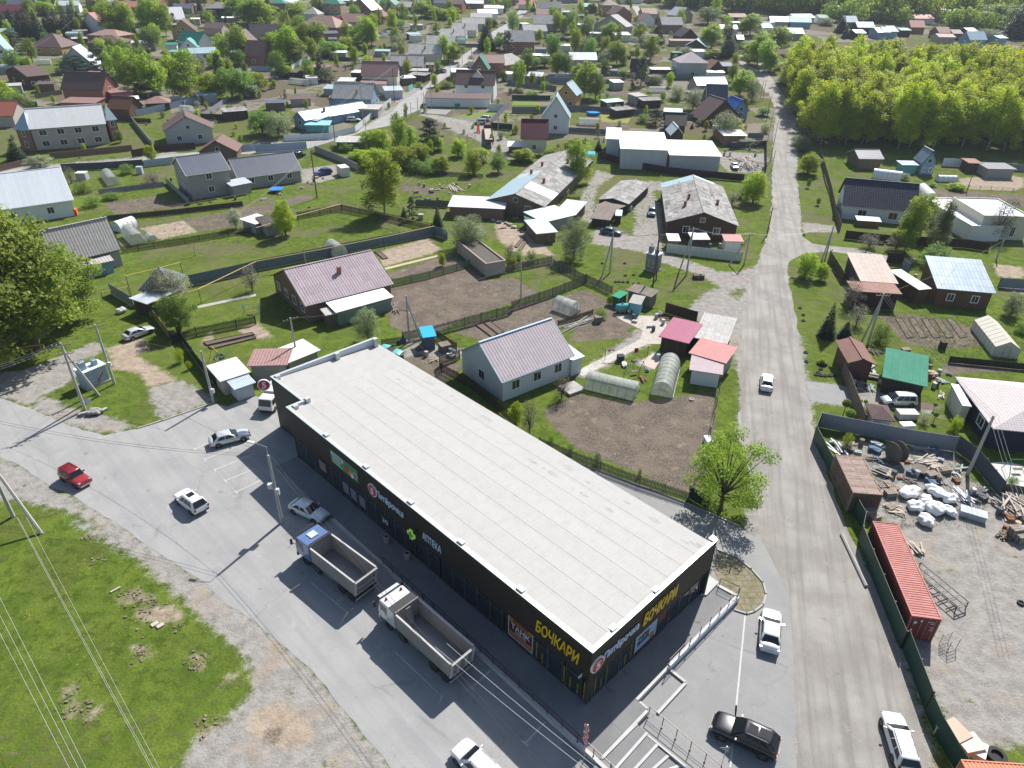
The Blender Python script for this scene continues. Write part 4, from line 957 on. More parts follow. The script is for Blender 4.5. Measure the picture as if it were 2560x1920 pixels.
# ---- 8x4 tipper lorry, x forward
def tipper(QG,rear,front,cabcol,hatch=False,beacons=False,ribs=False):
 a,c=G(rear,2.0),G(front,2.4);m_=(a+c)/2;h=math.atan2((c-a).y,(c-a).x)
 rt_=QR('tipper_lorry',QG,'dump truck',(m_.x,m_.y,0),h)
 L=(c-a).length;x1=L/2;x0=-L/2;cm=MP('lorry_%d' % int(cabcol[2]*100),cabcol,.35,.1,.5)
 W=1.25;gm_=M('tipper_body_grey',(.25,.247,.245),(.28,.276,.272),(.22,.2,.19),1.4,3,.02,QL=.6,QH=.4,stc=(.19,.17,.155),metal=.15)
 bedm=M('tipper_bed',(.19,.205,.23),QL=.45,QH=.5,stc=(.30,.27,.24),metal=.5)  # bluish lift in the base colour stands in for light reflected onto the floor
 cx0=x1-2.3
 b=MB();b.box(x0+.3,-.45,.75,x1-.6,-.3,1.05);b.box(x0+.3,.3,.75,x1-.6,.45,1.05)
 for x in (x0+.5,x0+2.3,x0+4.4):b.box(x,-.3,.8,x+.15,.3,1.0)
 b.QF('chassis',Qc,rt_)
 # cab
 b=MB();pr=[(cx0,.95),(x1-.05,.95),(x1,1.5),(x1-.03,1.95),(x1-.28,2.92),(x1-.5,3.02),(cx0+.1,3.02),(cx0,2.9)]
 b.grid([[(px,y,pz) for px,pz in pr] for y in (-W,W)],0,True,True);b.QF('cab',cm,rt_,bevel=.08,seg=3)
 b=MB();b.box(x1-.08,-W-.0,.45,x1+.05,W,.94);b.QF('bumper',Qc if not ribs else cm,rt_,bevel=.05)
 b=MB();b.QU([(x1+.012,-1.12,2.0),(x1+.012,1.12,2.0),(x1-.24,1.08,2.86),(x1-.24,-1.08,2.86)]+[(x1-.1,-1.12,2.0),(x1-.1,1.12,2.0),(x1-.34,1.08,2.86),(x1-.34,-1.08,2.86)]);b.QF('windscreen',QA,rt_)
 for s in (-1,1):
  MB().box(x1-1.25,min(s*(W-.02),s*(W+.015)),1.95,x1-.42,max(s*(W-.02),s*(W+.015)),2.72).QF('side_window',QA,rt_)
  d=MB();d.box(x1-1.32,min(s*W,s*(W+.008)),1.1,x1-1.30,max(s*W,s*(W+.008)),2.8);d.box(x1-.38,min(s*W,s*(W+.008)),1.1,x1-.36,max(s*W,s*(W+.008)),2.8);d.box(x1-1.2,min(s*W,s*(W+.03)),1.75,x1-1.0,max(s*W,s*(W+.03)),1.79);d.QF('door_line',Qc,rt_)
  b=MB();b.QT((x1+.12,s*(W+.28),2.35),.14,.2,.62);b.tube((x1-.1,s*W,2.72),(x1+.1,s*(W+.25),2.62),.025);b.tube((x1-.1,s*W,2.05),(x1+.1,s*(W+.25),2.12),.025);b.QF('mirror',Qc,rt_)
  MB().box(x1+.02,min(s*.75,s*1.15),.6,x1+.07,max(s*.75,s*1.15),.8).QF('headlight',lampm,rt_)
  MB().box(x1-1.3,min(s*(W-.2),s*(W+.04)),.35,x1-.9,max(s*(W-.2),s*(W+.04)),.75).QF('cab_step',Qc,rt_)
 b=MB();b.QT((x1-.02,0,3.0),.42,2.1,.04,rot=Matrix.Rotation(.25,3,'Y'));b.QF('sun_visor',cm if not hatch else Qc,rt_)
 b=MB();b.box(x1-.02,-.95,1.05,x1+.03,.95,1.75);b.QF('grille',Qc,rt_)
 b=MB()
 for x in (cx0+.5,cx0+.9,cx0+1.3):b.box(x,-1.1,3.021,x+.04,1.1,3.04)
 b.QF('roof_rib',cm,rt_)
 if hatch:MB().box(cx0+.65,-.42,3.045,cx0+1.45,.42,3.12).QF('roof_hatch',M('hatch',(.45,.52,.60),QH=.3),rt_,bevel=.03)
 if beacons:
  for y in (-.8,.8):
   b=MB();b.QS([(.12,3.02),(.12,3.09),(.02,3.09)],(x1-.75,y,0),10);o=b.QF('beacon_base',Qc,rt_)
   b=MB();b.QS([(.09,3.09),(.09,3.2),(.05,3.26),(.01,3.27)],(x1-.75,y,0),10);b.QF('beacon',MP('beacon_red',(.8,.06,.02),.2),rt_,smooth=True)
 # body: open tub tapering slightly to the tail
 bx0,bx1=x0+.05,cx0-.28;zb,zt=1.25,2.95;t=.07
 def tub(z,o,x):return None
 b=MB()
 for s in (-1,1):
  y1=s*(W+.02);y0=s*(W-.14)
  b.QU([(bx0+.35,min(y0,y1)*1 if s<0 else min(y0,y1),zb),(bx1,min(y0,y1),zb),(bx1,max(y0,y1),zb),(bx0+.35,max(y0,y1),zb)] + [(bx0,min(s*(W-.07),s*(W+.03)),zt),(bx1,min(s*(W-.07),s*(W+.03)),zt),(bx1,max(s*(W-.07),s*(W+.03)),zt),(bx0,max(s*(W-.07),s*(W+.03)),zt)])
 b.QF('side_wall',gm_,rt_)
 b=MB();b.box(bx0+.35,-W+.145,zb-.12,bx1,W-.145,zb-.001);b.box(bx0+.3,-W+.1,zb-.35,bx1-.2,-W+.35,zb-.121);b.box(bx0+.3,W-.35,zb-.35,bx1-.2,W-.1,zb-.121);b.QF('bed_floor',bedm,rt_)
 b=MB();b.QU([(bx1+.001,-W,zb),(bx1+.1,-W,zb),(bx1+.1,W,zb),(bx1+.001,W,zb),(bx1+.001,-W,zt+.22),(bx1+.08,-W,zt+.22),(bx1+.08,W,zt+.22),(bx1+.001,W,zt+.22)]);b.QU([(bx1-.55,-.25,zb),(bx1,-.25,zb),(bx1,.25,zb),(bx1-.55,.25,zb),(bx1-.15,-.25,zt),(bx1,-.25,zt),(bx1,.25,zt),(bx1-.15,.25,zt)]) if ribs else None
 b.QF('front_wall',gm_,rt_)
 b=MB();b.box(bx1-.05,-W-.02,zt+.1,bx1+.95,W+.02,zt+.16);b.QF('canopy',Qc,rt_) if ribs else MB().box(bx1+.0,-W,zt+.221,bx1+.32,W,zt+.27).QF('canopy',Qc,rt_)
 b=MB()
 for s in (-1,1):b.QU([(bx0-.02,min(s*(W-.12),s*(W+.07)),zt+.001),(bx1,min(s*(W-.12),s*(W+.07)),zt+.001),(bx1,max(s*(W-.12),s*(W+.07)),zt+.001),(bx0-.02,max(s*(W-.12),s*(W+.07)),zt+.001),(bx0-.02,min(s*(W-.1),s*(W+.05)),zt+.09),(bx1,min(s*(W-.1),s*(W+.05)),zt+.09),(bx1,max(s*(W-.1),s*(W+.05)),zt+.09),(bx0-.02,max(s*(W-.1),s*(W+.05)),zt+.09)])
 b.QF('top_rail',M('rail_pale',(.45,.44,.43),QH=.3),rt_)
 # tailgate leaning outward at the foot
 tg=MB();tg.QU([(bx0-.33,-W+.0,zb-.15),(bx0-.25,-W+.0,zb-.15),(bx0-.25,W,zb-.15),(bx0-.33,W,zb-.15),(bx0-.02,-W,zt+.05),(bx0+.06,-W,zt+.05),(bx0+.06,W,zt+.05),(bx0-.02,W,zt+.05)]) if False else tg.QU([(bx0+.22,-W,zb-.15),(bx0+.3,-W,zb-.15),(bx0+.3,W,zb-.15),(bx0+.22,W,zb-.15),(bx0-.12,-W,zt+.04),(bx0-.03,-W,zt+.04),(bx0-.03,W,zt+.04),(bx0-.12,W,zt+.04)])
 o=tg.QF('tailgate',gm_,rt_)
 b=MB();sl=-.34/(zt+.04-zb+.15)
 def tgx(z):return bx0+.22+sl*(z-(zb-.15))
 for y in ((-W+.1,-.42,.42,W-.1) if ribs else (-W+.08,W-.08)):
  b.QU([(tgx(zb-.1)-.1,y-.09,zb-.1),(tgx(zb-.1)-.002,y-.09,zb-.1),(tgx(zb-.1)-.002,y+.09,zb-.1),(tgx(zb-.1)-.1,y+.09,zb-.1),(tgx(zt)-.1,y-.09,zt),(tgx(zt)-.002,y-.09,zt),(tgx(zt)-.002,y+.09,zt),(tgx(zt)-.1,y+.09,zt)])
 for z in ((zb-.05,zt-.05) if ribs else (zb+.02,zb+.75,zt-.05)):b.QT((tgx(z)-.05,0,z),.11,W*2-(.0 if z != zb+.75 else .7),.13)
 b.QF('tailgate_rib',M('rail_pale',(.45,.44,.43),QH=.3),o)
 b=MB();b.box(x0+.12,-W,.62,x0+.2,W,.74);b.QF('under_run_bar',M('rail_pale',(.45,.44,.43),QH=.3),rt_)
 # mudguards, tanks
 wx=[x1-1.25,x1-3.1,x0+2.35,x0+1.0]
 for s in (-1,1):
  b=MB();b.QS([(.0,-.32),(.3,-.32),(.3,.32),(.0,.32)],(0,0,0),14);b2=MB();b2.box(wx[1]-2.1,min(s*.55,s*1.15),.55,wx[1]-.75,max(s*.55,s*1.15),1.1);b2.QF('fuel_tank',rim_m if s>0 else Qc,rt_,bevel=.12)
  b=MB();b.box(wx[3]-.5,min(s*.7,s*1.22),1.08,wx[2]+.5,max(s*.7,s*1.22),1.11);b.box(wx[1]-.55,min(s*.75,s*1.22),1.08,wx[1]+.55,max(s*.75,s*1.22),1.11);b.QF('mudguard',Qc,rt_)
  for k,x in enumerate(wx):wheel(rt_,(x,s*(W-.2 if k<2 else W-.3),.52),.52,.32 if k<2 else .56)
  MB().box(x0+.15,min(s*.85,s*1.15),.8,x0+.2,max(s*.85,s*1.15),.92).QF('tail_light',tailm,rt_)
 return rt_
# ------------------------------------------------------------------ foliage
def leaf_mat(name,c,c2,trans=.35,vary=.35):
 m=bpy.data.materials.new(name);m.use_nodes=True;n=m.node_tree;L=n.links;bs=n.nodes['Principled BSDF'];out_=n.nodes['Material Output']
 at=nd(n,'ShaderNodeAttribute');at.attribute_name='lv';oi=nd(n,'ShaderNodeObjectInfo')
 tc=nd(n,'ShaderNodeNewGeometry').outputs['Position'];nz=noise(n,tc,.45,3,.6)
 f=ma(n,'ADD',ma(n,'MULTIPLY',at.outputs['Fac'],.5),ma(n,'MULTIPLY',nz,.5))
 g=mix(n,mr(n,f,.25,.75),c,c2)
 hv=nd(n,'ShaderNodeHueSaturation');L.new(g,hv.inputs['Color']);L.new(mr(n,oi.outputs['Random'],0,1,1-vary,1+vary*.7,False),hv.inputs['Value'])
 L.new(mr(n,oi.outputs['Random'],0,1,.487,.508,False),hv.inputs['Hue'])
 L.new(hv.outputs[0],bs.inputs['Base Color']);bs.inputs['Roughness'].default_value=.6;bs.inputs['Specular IOR Level'].default_value=.3
 tr=nd(n,'ShaderNodeBsdfTranslucent');L.new(hv.outputs[0],tr.inputs['Color']);mx=nd(n,'ShaderNodeMixShader');mx.inputs[0].default_value=trans
 L.new(bs.outputs[0],mx.inputs[1]);L.new(tr.outputs[0],mx.inputs[2]);L.new(mx.outputs[0],out_.inputs['Surface']);return m
LM=dict(birch=leaf_mat('birch_leaves',(.22,.35,.02),(.42,.54,.03),.55),grove=leaf_mat('grove_birch_leaves',(.29,.41,.010),(.53,.57,.008),.56),
 poplar=leaf_mat('poplar_leaves',(.15,.24,.022),(.32,.42,.04),.45),broad=leaf_mat('broad_leaves',(.12,.24,.025),(.24,.4,.045),.42),
 yellow=leaf_mat('yellowgreen_leaves',(.25,.37,.012),(.48,.57,.022),.52),blossom=leaf_mat('blossom_leaves',(.2,.25,.09),(.55,.58,.42),.3),
 willow=leaf_mat('grey_leaves',(.15,.2,.08),(.34,.39,.19),.3),spruce=leaf_mat('spruce_needles',(.016,.042,.018),(.04,.085,.035),.1),pine=leaf_mat('pine_needles',(.04,.08,.03),(.085,.14,.055),.12),
 bare=leaf_mat('bare_twigs',(.15,.135,.10),(.25,.23,.16),.1),hedge=leaf_mat('hedge_leaves',(.14,.26,.035),(.28,.42,.055),.42),grass=leaf_mat('grass_blades',(.07,.13,.015),(.14,.19,.03),.4))
bark_birch=M('birch_bark',(.42,.41,.38),(.5,.48,.45),(.08,.07,.06),.3,.25,.05,QL=.9,QH=.5,stc=(.1,.09,.08));bark=M('bark',(.12,.095,.07),QL=.95,QH=.4,var=4)
def leaves(cl,n,size,seed,flat=.5,droop=0.0,mat=None,name='crown',aspect=.6):
 """cl: list of (cx,cy,cz,rx,ry,rz) clumps; n leaves in total, spread through them"""
 g_=np.random.default_rng(seed);cl=np.array(cl,float);size *= .80;n=int(n*(2.4 if name=='crown' else 1));vol=(cl[:,3]*cl[:,4]*cl[:,5])**.75;idx=g_.choice(len(cl),n,p=vol/vol.sum())
 d=g_.normal(size=(n,3));d /= np.linalg.norm(d,axis=1)[:,None];rr=g_.random(n)**.42
 p=cl[idx,:3]+d*cl[idx,3:]*rr[:,None]
 p[:,2]=np.maximum(p[:,2],.12)
 nr=d*flat+g_.normal(size=(n,3))*.6;nr[:,2]=np.abs(nr[:,2])+.35;nr /= np.linalg.norm(nr,axis=1)[:,None]
 t=g_.normal(size=(n,3));t[:,2]-=droop;t-=(t*nr).sum(1)[:,None]*nr;t /= np.linalg.norm(t,axis=1)[:,None];bt=np.cross(nr,t)
 s=size*(.6+.8*g_.random(n))[:,None]
 v=np.stack([p-t*s,p-bt*s*aspect,p+t*s,p+bt*s*aspect],1).reshape(-1,3)
 me=bpy.data.meshes.new(name);me.vertices.add(4*n);me.vertices.foreach_set('co',v.astype(np.float32).ravel())
 me.loops.add(4*n);me.loops.foreach_set('vertex_index',np.arange(4*n,dtype=np.int32));me.polygons.add(n);me.polygons.foreach_set('loop_start',np.arange(0,4*n,4,dtype=np.int32))
 me.update(calc_edges=True)
 at=me.attributes.new('lv','FLOAT','POINT');cv=g_.random(len(cl));lv=np.clip(cv[idx]*.4+g_.random(n)*.6,0,1);at.data.foreach_set('value',np.repeat(lv,4).astype(np.float32))
 me.materials.append(mat);return me
def crown(kind,seed):
 """unit template: height 10 m; returns (crown mesh, trunk mesh)"""
 r_=random.Random(seed);cl=[];b=MB();U_=r_.uniform
 if kind in ('birch','grove'):
  b.path([(0,0,0),(U_(-.15,.15),U_(-.1,.1),3),(U_(-.2,.2),U_(-.2,.2),6.5),(0,0,9.3)],.09)
  b.v=[(x,y,z) for x,y,z in b.v]
  for k in range(26):
   z=2.0+7.4*(k/26)+U_(-.3,.3);rad=(1.9 if kind=='birch' else 1.9)*(1-((z-5.0)/5.6)**2)**.5 if abs(z-5.0)<5.5 else .3
   a=U_(0,6.28);q=rad*U_(.35,.95);cx,cy=math.cos(a)*q,math.sin(a)*q;s=U_(.5,.95)*(.6+.4*rad/1.9)
   cl.append((cx,cy,z,s,s,s*1.35));b.tube((0,0,max(1.2,z-1.3)),(cx,cy,z),.045,.015,4)
  cl.append((0,0,9.3,.4,.4,.9));cl+=[(U_(-.3,.3),U_(-.3,.3),z,1.45,1.45,1.7) for z in (3.4,5.2,6.8)];cl.append((0,0,8.2,.8,.8,1.2));n,sz,dr=1900,.17,1.4
 elif kind in ('open','broad','poplar','yellow','willow','blossom','hedge','bare'):
  rt={'broad':.42,'poplar':.38,'yellow':.34,'willow':.5,'blossom':.5,'hedge':.55,'bare':.42,'open':.46}[kind]*10
  z0={'poplar':1.6,'broad':1.8,'yellow':1.0,'willow':.6,'blossom':1.6,'hedge':.2,'bare':1.2,'open':2.2}[kind]
  b.tube((0,0,0),(U_(-.2,.2),U_(-.2,.2),2.4),.24,.17,7)
  nk=34
  for k in range(nk):
   z=z0+(9.4-z0)*((k+.5)/nk);h=(z-z0)/(10-z0);rad=rt*math.sin(math.pi*min(.98,max(.06,h*.86+.12)))**.7
   a=k*2.4+U_(-.5,.5);q=rad*U_(.45,.88);s=U_(.75,1.25)*rt/4
   cx,cy=math.cos(a)*q,math.sin(a)*q;cl.append((cx,cy,z,s,s,s*.85));b.tube((0,0,min(2.3,z*.5)),(cx*.95,cy*.95,z),.085,.02,4)
  cl+=[(U_(-.4,.4),U_(-.4,.4),z0+(10-z0)*f,rt*.78*g,rt*.78*g,1.9) for f,g in ((.3,.95),(.5,1),(.7,.8))]
  n,sz,dr=2600,.20,.3
  if kind=='bare':n,sz=1100,.16
  if kind=='open':cl=[(x*1.08,y*1.08,z,a*.98,b_*.98,c*.9) for x,y,z,a,b_,c in cl[:-3]];n,sz=1900,.18
 elif kind=='spruce':
  b.tube((0,0,0),(0,0,9.6),.16,.02,6)
  for k in range(22):
   z=.5+9*k/22;rad=2.35*(1-z/10.2)+.1;m_=max(4,int(9*(1-z/11)))
   for j in range(m_):
    a=j*6.28/m_+k*.5;q=rad*.55;cl.append((math.cos(a)*q,math.sin(a)*q,z-.12*rad,max(.16,rad*.42),max(.16,rad*.42),.22))
  cl.append((0,0,9.7,.1,.1,.35));n,sz,dr=2600,.17,.6
 elif kind=='pine':
  b.tube((0,0,0),(.1,0,8.8),.2,.06,6)
  for k in range(30):
   z=1.2+8.2*k/30;rad=3.0*(1-(max(0,z-3.2)/7.2)**1.5)*(.75+.25*min(1,z/2.5));a=k*2.4;q=rad*U_(.4,.85);s=U_(.6,.95)
   cl.append((math.cos(a)*q,math.sin(a)*q,z,s,s,s*.6));b.tube((0,0,z-.4),(math.cos(a)*q,math.sin(a)*q,z),.06,.02,4)
  n,sz,dr=2600,.16,.1
 elif kind=='lollipop':
  b.tube((0,0,0),(0,0,6),.25,.2,6);cl=[(0,0,7.4,2.3,2.3,2.2)];n,sz,dr=900,.35,0
 return cl,n,sz,dr,b
TPL={}
def tpl(kind,mat=None,hi=1.0):
 key=(kind,mat,hi)
 if key not in TPL:
  out_=[]
  for sd_ in ((1,2,3) if hi==1 and kind not in ('lollipop',) else (1,)):
   cl,n,sz,dr,b=crown(kind,sd_*17+3)
   out_.append((leaves(cl,int(n*hi),sz/hi**.42,sd_,.7,dr,LM[mat or (kind if kind in LM else 'yellow')]),b.mesh('trunk',bark_birch if kind in ('birch','grove') else bark)))
  TPL[key]=out_
 return TPL[key]
TNAME=dict(open='broadleaf_tree',birch='birch_tree',grove='birch_tree',broad='broadleaf_tree',poplar='poplar_tree',yellow='young_tree',willow='grey_bush',blossom='blossoming_tree',hedge='green_bush',bare='bare_bush',spruce='spruce_tree',pine='pine_tree',lollipop='clipped_tree')
TDESC=dict(birch='drooping yellow green birch',broad='dense dark green tree',poplar='tall green poplar',yellow='loose yellow green young tree',willow='greyish green bush',blossom='white blossoming fruit tree',hedge='low round green bush',bare='brown leafless bush',spruce='dark conical spruce',pine='dark rounded pine',lollipop='small ball clipped tree')
TN=[0]
def tree(kind,x,y,h,wd=None,QG=None,group=None,hi=1.0,mat=None,z=None,desc=None):
 z=TER(y) if z is None else z
 v=tpl(kind,mat,hi);cr,tk=v[TN[0] % len(v)];TN[0]+=1
 rw={'birch':.45,'grove':.45,'spruce':.44,'pine':.62,'lollipop':.46}.get(kind,{'broad':.9,'poplar':.8,'yellow':.72,'willow':1.1,'blossom':1.1,'hedge':1.25,'bare':.9}.get(kind,.9))*10
 k=h/10;kx=(wd/rw) if wd else k
 rt_=QR(TNAME[kind],QG,'bush' if kind in ('willow','hedge','bare') else 'tree',(x,y,z),rnd.uniform(0,6.28),group);rt_.scale=(kx,kx,k)
 inst('crown',cr,rt_);inst('trunk',tk,rt_)
 if not QG:AUTO.append((rt_,desc or TDESC[kind],Vector((x,y,0)),h))
 return rt_
def T(kind,base,top,wpx=None,**kw):
 """tree seen standing at 'base' with its tip at 'top', crown wpx native pixels wide"""
 g_=G(base);h=max(1.2,HT(g_,top)-g_.z);dist=(g_-EYE).length
 wd=wpx/FPX*dist if wpx else None
 return tree(kind,g_.x,g_.y,h,wd,**kw)
# ------------------------------------------------------------------ buildings
HN=[]
def QI(QG,A,B,he,Rg=None,D=None,Cc=None,axis='x',roof='gable',rm=None,wm=None,QN=(2,1,1),ov=.4,QV=(),name='house',cat='house',QO=None,fascia_m=None,dz=0,wz=(1.3,1.2,1.25),two=False,QM=None,door=False):
 rm=rm or Qo;wm=wm or Qq
 a,c=G(A,he),G(B,he);dz=(a.z+c.z)/2-he;he+=dz;a.z=c.z=he;u=Vector(((c-a).x,(c-a).y,0)).normalized();n_=Vector((-u.y,u.x,0));W=Vector(((c-a).x,(c-a).y,0)).length
 if Cc is not None:D=abs((G(Cc,he)-a).dot(n_)) if D is None else D
 if QM is None:
  if axis=='x':
   if D is None:
    X=PL(Rg,a,u) if Rg[0] != '>' else PL(Rg[1:],c,u);D=2*(X-a).dot(n_);zr=X.z
    if roof=='shed':D /= 2
   else:zr=PL(Rg.strip('>'),a+n_*(D/2 if roof != 'shed' else D),n_).z if Rg else he+D*.22
   QM=zr-he
  else:
   zr=PL(Rg,a,n_).z if Rg else he+W*.25;QM=zr-he
 if D is None:D=8
 if not (2<D<60) or not (-.5<QM<9):print('HOUSE?',QG,'W%.1f D%.1f rise%.1f' % (W,D,QM));D=min(max(D,3),40);QM=min(max(QM,.3),5)
 rz_=math.atan2(u.y,u.x);m_=a+u*W/2+n_*D/2
 rt_=QR(name,QG,cat,(m_.x,m_.y,dz),rz_);MARKS.append((QO or QG,Vector((m_.x,m_.y,0))));HN.append((m_.x,m_.y,max(W,D)/2+1.5))
 dist=(m_-EYE).length;x0,x1,y0,y1=-W/2,W/2,-D/2,D/2;he-=dz
 far=dist>430
 o=min(ov,W*.12,D*.12);t=.12
 b=MB();zt=he-.02
 if roof=='gable' and axis=='x':
  s=QM/(D/2);zw=he+s*o-.06;zp=he+QM-.10
  b.grid([[(x,y0+o,0),(x,y0+o,zw),(x,0,zp),(x,y1-o,zw),(x,y1-o,0)] for x in (x0+o,x1-o)],0,True,True)
  r=MB()
  for sg in (-1,1):
   ye=sg*D/2
   r.QU([(x0,ye,he-t),(x1,ye,he-t),(x1,0,he+QM-t),(x0,0,he+QM-t),(x0,ye,he),(x1,ye,he),(x1,0,he+QM),(x0,0,he+QM)] if sg<0 else [(x0,0,he+QM-t),(x1,0,he+QM-t),(x1,ye,he-t),(x0,ye,he-t),(x0,0,he+QM),(x1,0,he+QM),(x1,ye,he),(x0,ye,he)])
 elif roof=='gable':
  s=QM/(W/2);zw=he+s*o-.06;zp=he+QM-.10
  b.grid([[(x1-o,y,0),(x1-o,y,zw),(0,y,zp),(x0+o,y,zw),(x0+o,y,0)] for y in (y0+o,y1-o)],0,True,True)
  r=MB()
  for sg in (-1,1):
   xe_=sg*W/2
   P_=[(xe_,y0),(0,y0),(0,y1),(xe_,y1)]
   zz_=[he,he+QM,he+QM,he]
   if sg>0:P_=[(0,y0),(xe_,y0),(xe_,y1),(0,y1)];zz_=[he+QM,he,he,he+QM]
   r.QU([(p[0],p[1],z-t) for p,z in zip(P_,zz_)]+[(p[0],p[1],z) for p,z in zip(P_,zz_)])
 elif roof=='hip':
  b.box(x0+o,y0+o,0,x1-o,y1-o,he-.05);r=MB()
  rl=max(0,W-D*.95)/2 if axis=='x' else 0;rd=max(0,D-W)/2 if axis=='y' else 0
  e=[(x0,y0,he),(x1,y0,he),(x1,y1,he),(x0,y1,he)];q=[(-rl,-rd,he+QM),(rl,-rd,he+QM),(rl,rd,he+QM),(-rl,rd,he+QM)]
  if axis=='x':
   r.poly([e[0],e[1],q[1],q[0]]);r.poly([e[1],e[2],q[1]]);r.poly([e[2],e[3],q[0],q[1]]);r.poly([e[3],e[0],q[0]])
  else:
   r.poly([e[0],e[1],q[0]]);r.poly([e[1],e[2],q[2],q[1]]) if rd else r.poly([e[1],e[2],q[0]]);r.poly([e[2],e[3],q[2]]);r.poly([e[3],e[0],q[0],q[2]]) if rd else r.poly([e[3],e[0],q[0]])
  r.box(x0,y0,he-t,x1,y1,he-.004)
 elif roof=='shed':
  b.grid([[(x,y0+o,0),(x,y0+o,he+QM*o/D-.05),(x,y1-o,he+QM*(1-o/D)-.05),(x,y1-o,0)] for x in (x0+o,x1-o)],0,True,True)
  r=MB();r.QU([(x0,y0,he-t),(x1,y0,he-t),(x1,y1,he+QM-t),(x0,y1,he+QM-t),(x0,y0,he),(x1,y0,he),(x1,y1,he+QM),(x0,y1,he+QM)])
 else:
  b.box(x0+.1,y0+.1,0,x1-.1,y1-.1,he-.35);r=MB();r.box(x0+.25,y0+.25,he-.349,x1-.25,y1-.25,he-.25)
  p_=MB();p_.box(x0,y0,he-.5,x1,y0+.25,he);p_.box(x0,y1-.25,he-.5,x1,y1,he);p_.box(x0,y0+.25,he-.5,x0+.25,y1-.25,he);p_.box(x1-.25,y0+.25,he-.5,x1,y1-.25,he);p_.QF('parapet',wm if fascia_m is None else fascia_m,rt_)
 b.QF('wall',wm,rt_);ro=r.QF('roof',rm,rt_)
 if roof=='gable' and dist<330:
  e=MB()
  if axis=='x':e.QT((0,0,he+QM+.03),W+.05,.35,.06);
  else:e.QT((0,0,he+QM+.03),.35,D+.05,.06)
  e.QF('ridge_cap',fascia_m or rm,ro)
  g_=MB()
  if axis=='x':
   for xx in (x0-.02,x1+.02):
    for sg in (-1,1):g_.tube((xx,sg*(D/2+.02),he-.08),(xx,0,he+QM-.08),.075,n=4)
   g_.tube((x0,y0-.05,he-.09),(x1,y0-.05,he-.09),.065,n=4)
  else:
   for sg in (-1,1):g_.tube((sg*(W/2+.02),y0-.02,he-.08),(0,y0-.02,he+QM-.08),.075,n=4)
  g_.QF('eaves_trim',fascia_m or (Qs if rm in (Qp,Qf) else Qc),ro)
 for cu,cv in QV:
  x,y=x0+W*cu,y0+D*cv
  if axis=='x':zc=he+QM*(1-abs(y)/(D/2)) if roof != 'shed' else he+QM*cv
  else:zc=he+QM*(1-abs(x)/(W/2))
  cb=MB();cb.box(x-.28,y-.28,zc-.4,x+.28,y+.28,zc+1.0);cb.box(x-.34,y-.34,zc+1.001,x+.34,y+.34,zc+1.12);cb.QF('chimney',Qe,ro)
 # openings
 if QN and not (far and not two):
  zb=wz[0];ww,wh=wz[1],wz[2]
  fl=(0,3.0) if two else (0,)
  for dz_ in fl:
   if he<2.2:continue
   def put(cx,cy,ax):
    f=MB();g2=MB();z0=zb+dz_
    if ax=='f':
     yy=y0+o if roof != 'flat' else y0+.1
     f.box(cx-ww/2-.14,yy-.05,z0-.14,cx-ww/2,yy+.05,z0+wh+.14);f.box(cx+ww/2,yy-.05,z0-.14,cx+ww/2+.14,yy+.05,z0+wh+.14);f.box(cx-ww/2,yy-.05,z0-.14,cx+ww/2,yy+.05,z0);f.box(cx-ww/2,yy-.05,z0+wh,cx+ww/2,yy+.05,z0+wh+.14);f.box(cx-.03,yy-.045,z0,cx+.03,yy+.04,z0+wh)
     g2.box(cx-ww/2,yy-.025,z0,cx+ww/2,yy+.02,z0+wh)
    else:
     s=-1 if ax=='l' else 1;xx=s*(W/2-(o if roof != 'flat' else .1))
     f.box(xx-.05,cy-ww/2-.14,z0-.14,xx+.05,cy-ww/2,z0+wh+.14);f.box(xx-.05,cy+ww/2,z0-.14,xx+.05,cy+ww/2+.14,z0+wh+.14);f.box(xx-.05,cy-ww/2,z0-.14,xx+.05,cy+ww/2,z0);f.box(xx-.05,cy-ww/2,z0+wh,xx+.05,cy+ww/2,z0+wh+.14);f.box(xx-.045,cy-.03,z0,xx+.04,cy+.03,z0+wh)
     g2.box(xx-.025,cy-ww/2,z0,xx+.02,cy+ww/2,z0+wh)
    fo=f.QF('window',Qs,rt_)
    if dist<420:g2.QF('pane',glass,fo)
    else:g2.QF('window',glass,rt_)
   for k in range(QN[0]):put(x0+W*(k+.7)/(QN[0]+.4),0,'f')
   ctr=m_-EYE;lft=(Vector((ctr.x,ctr.y,0))).dot(u)>0     # which gable faces us
   for k in range(QN[1]):
    if lft:put(0,y0+D*(k+.7)/(QN[1]+.4),'l')
   for k in range(QN[2]):
    if not lft:put(0,y0+D*(k+.7)/(QN[2]+.4),'r')
  if roof=='gable' and axis=='y' and QM>2:
   g2=MB();f=MB();z0=he+.25;f.box(-.55,y0+o-.05,z0-.08,.55,y0+o+.01,z0+1.0);fo=f.QF('window',Qs,rt_);g2.box(-.47,y0+o-.06,z0,.47,y0+o-.052,z0+.92);g2.QF('pane',glass,fo)
 if door and dist<330:
  f=MB();f.box(x1-o-2.0,y0+o-.06,.1,x1-o-1.05,y0+o+.02,2.1);f.QF('door',M('door_brown',(.12,.07,.045),QH=.2),rt_)
 return rt_
def QK(QG,A,B,he,D,rm,wm,QM=.5,name='shed',**kw):
 return QI(QG,A,B,he,D=D,QM=QM,roof='shed',rm=rm,wm=wm,QN=None,name=name,cat='shed',**kw)
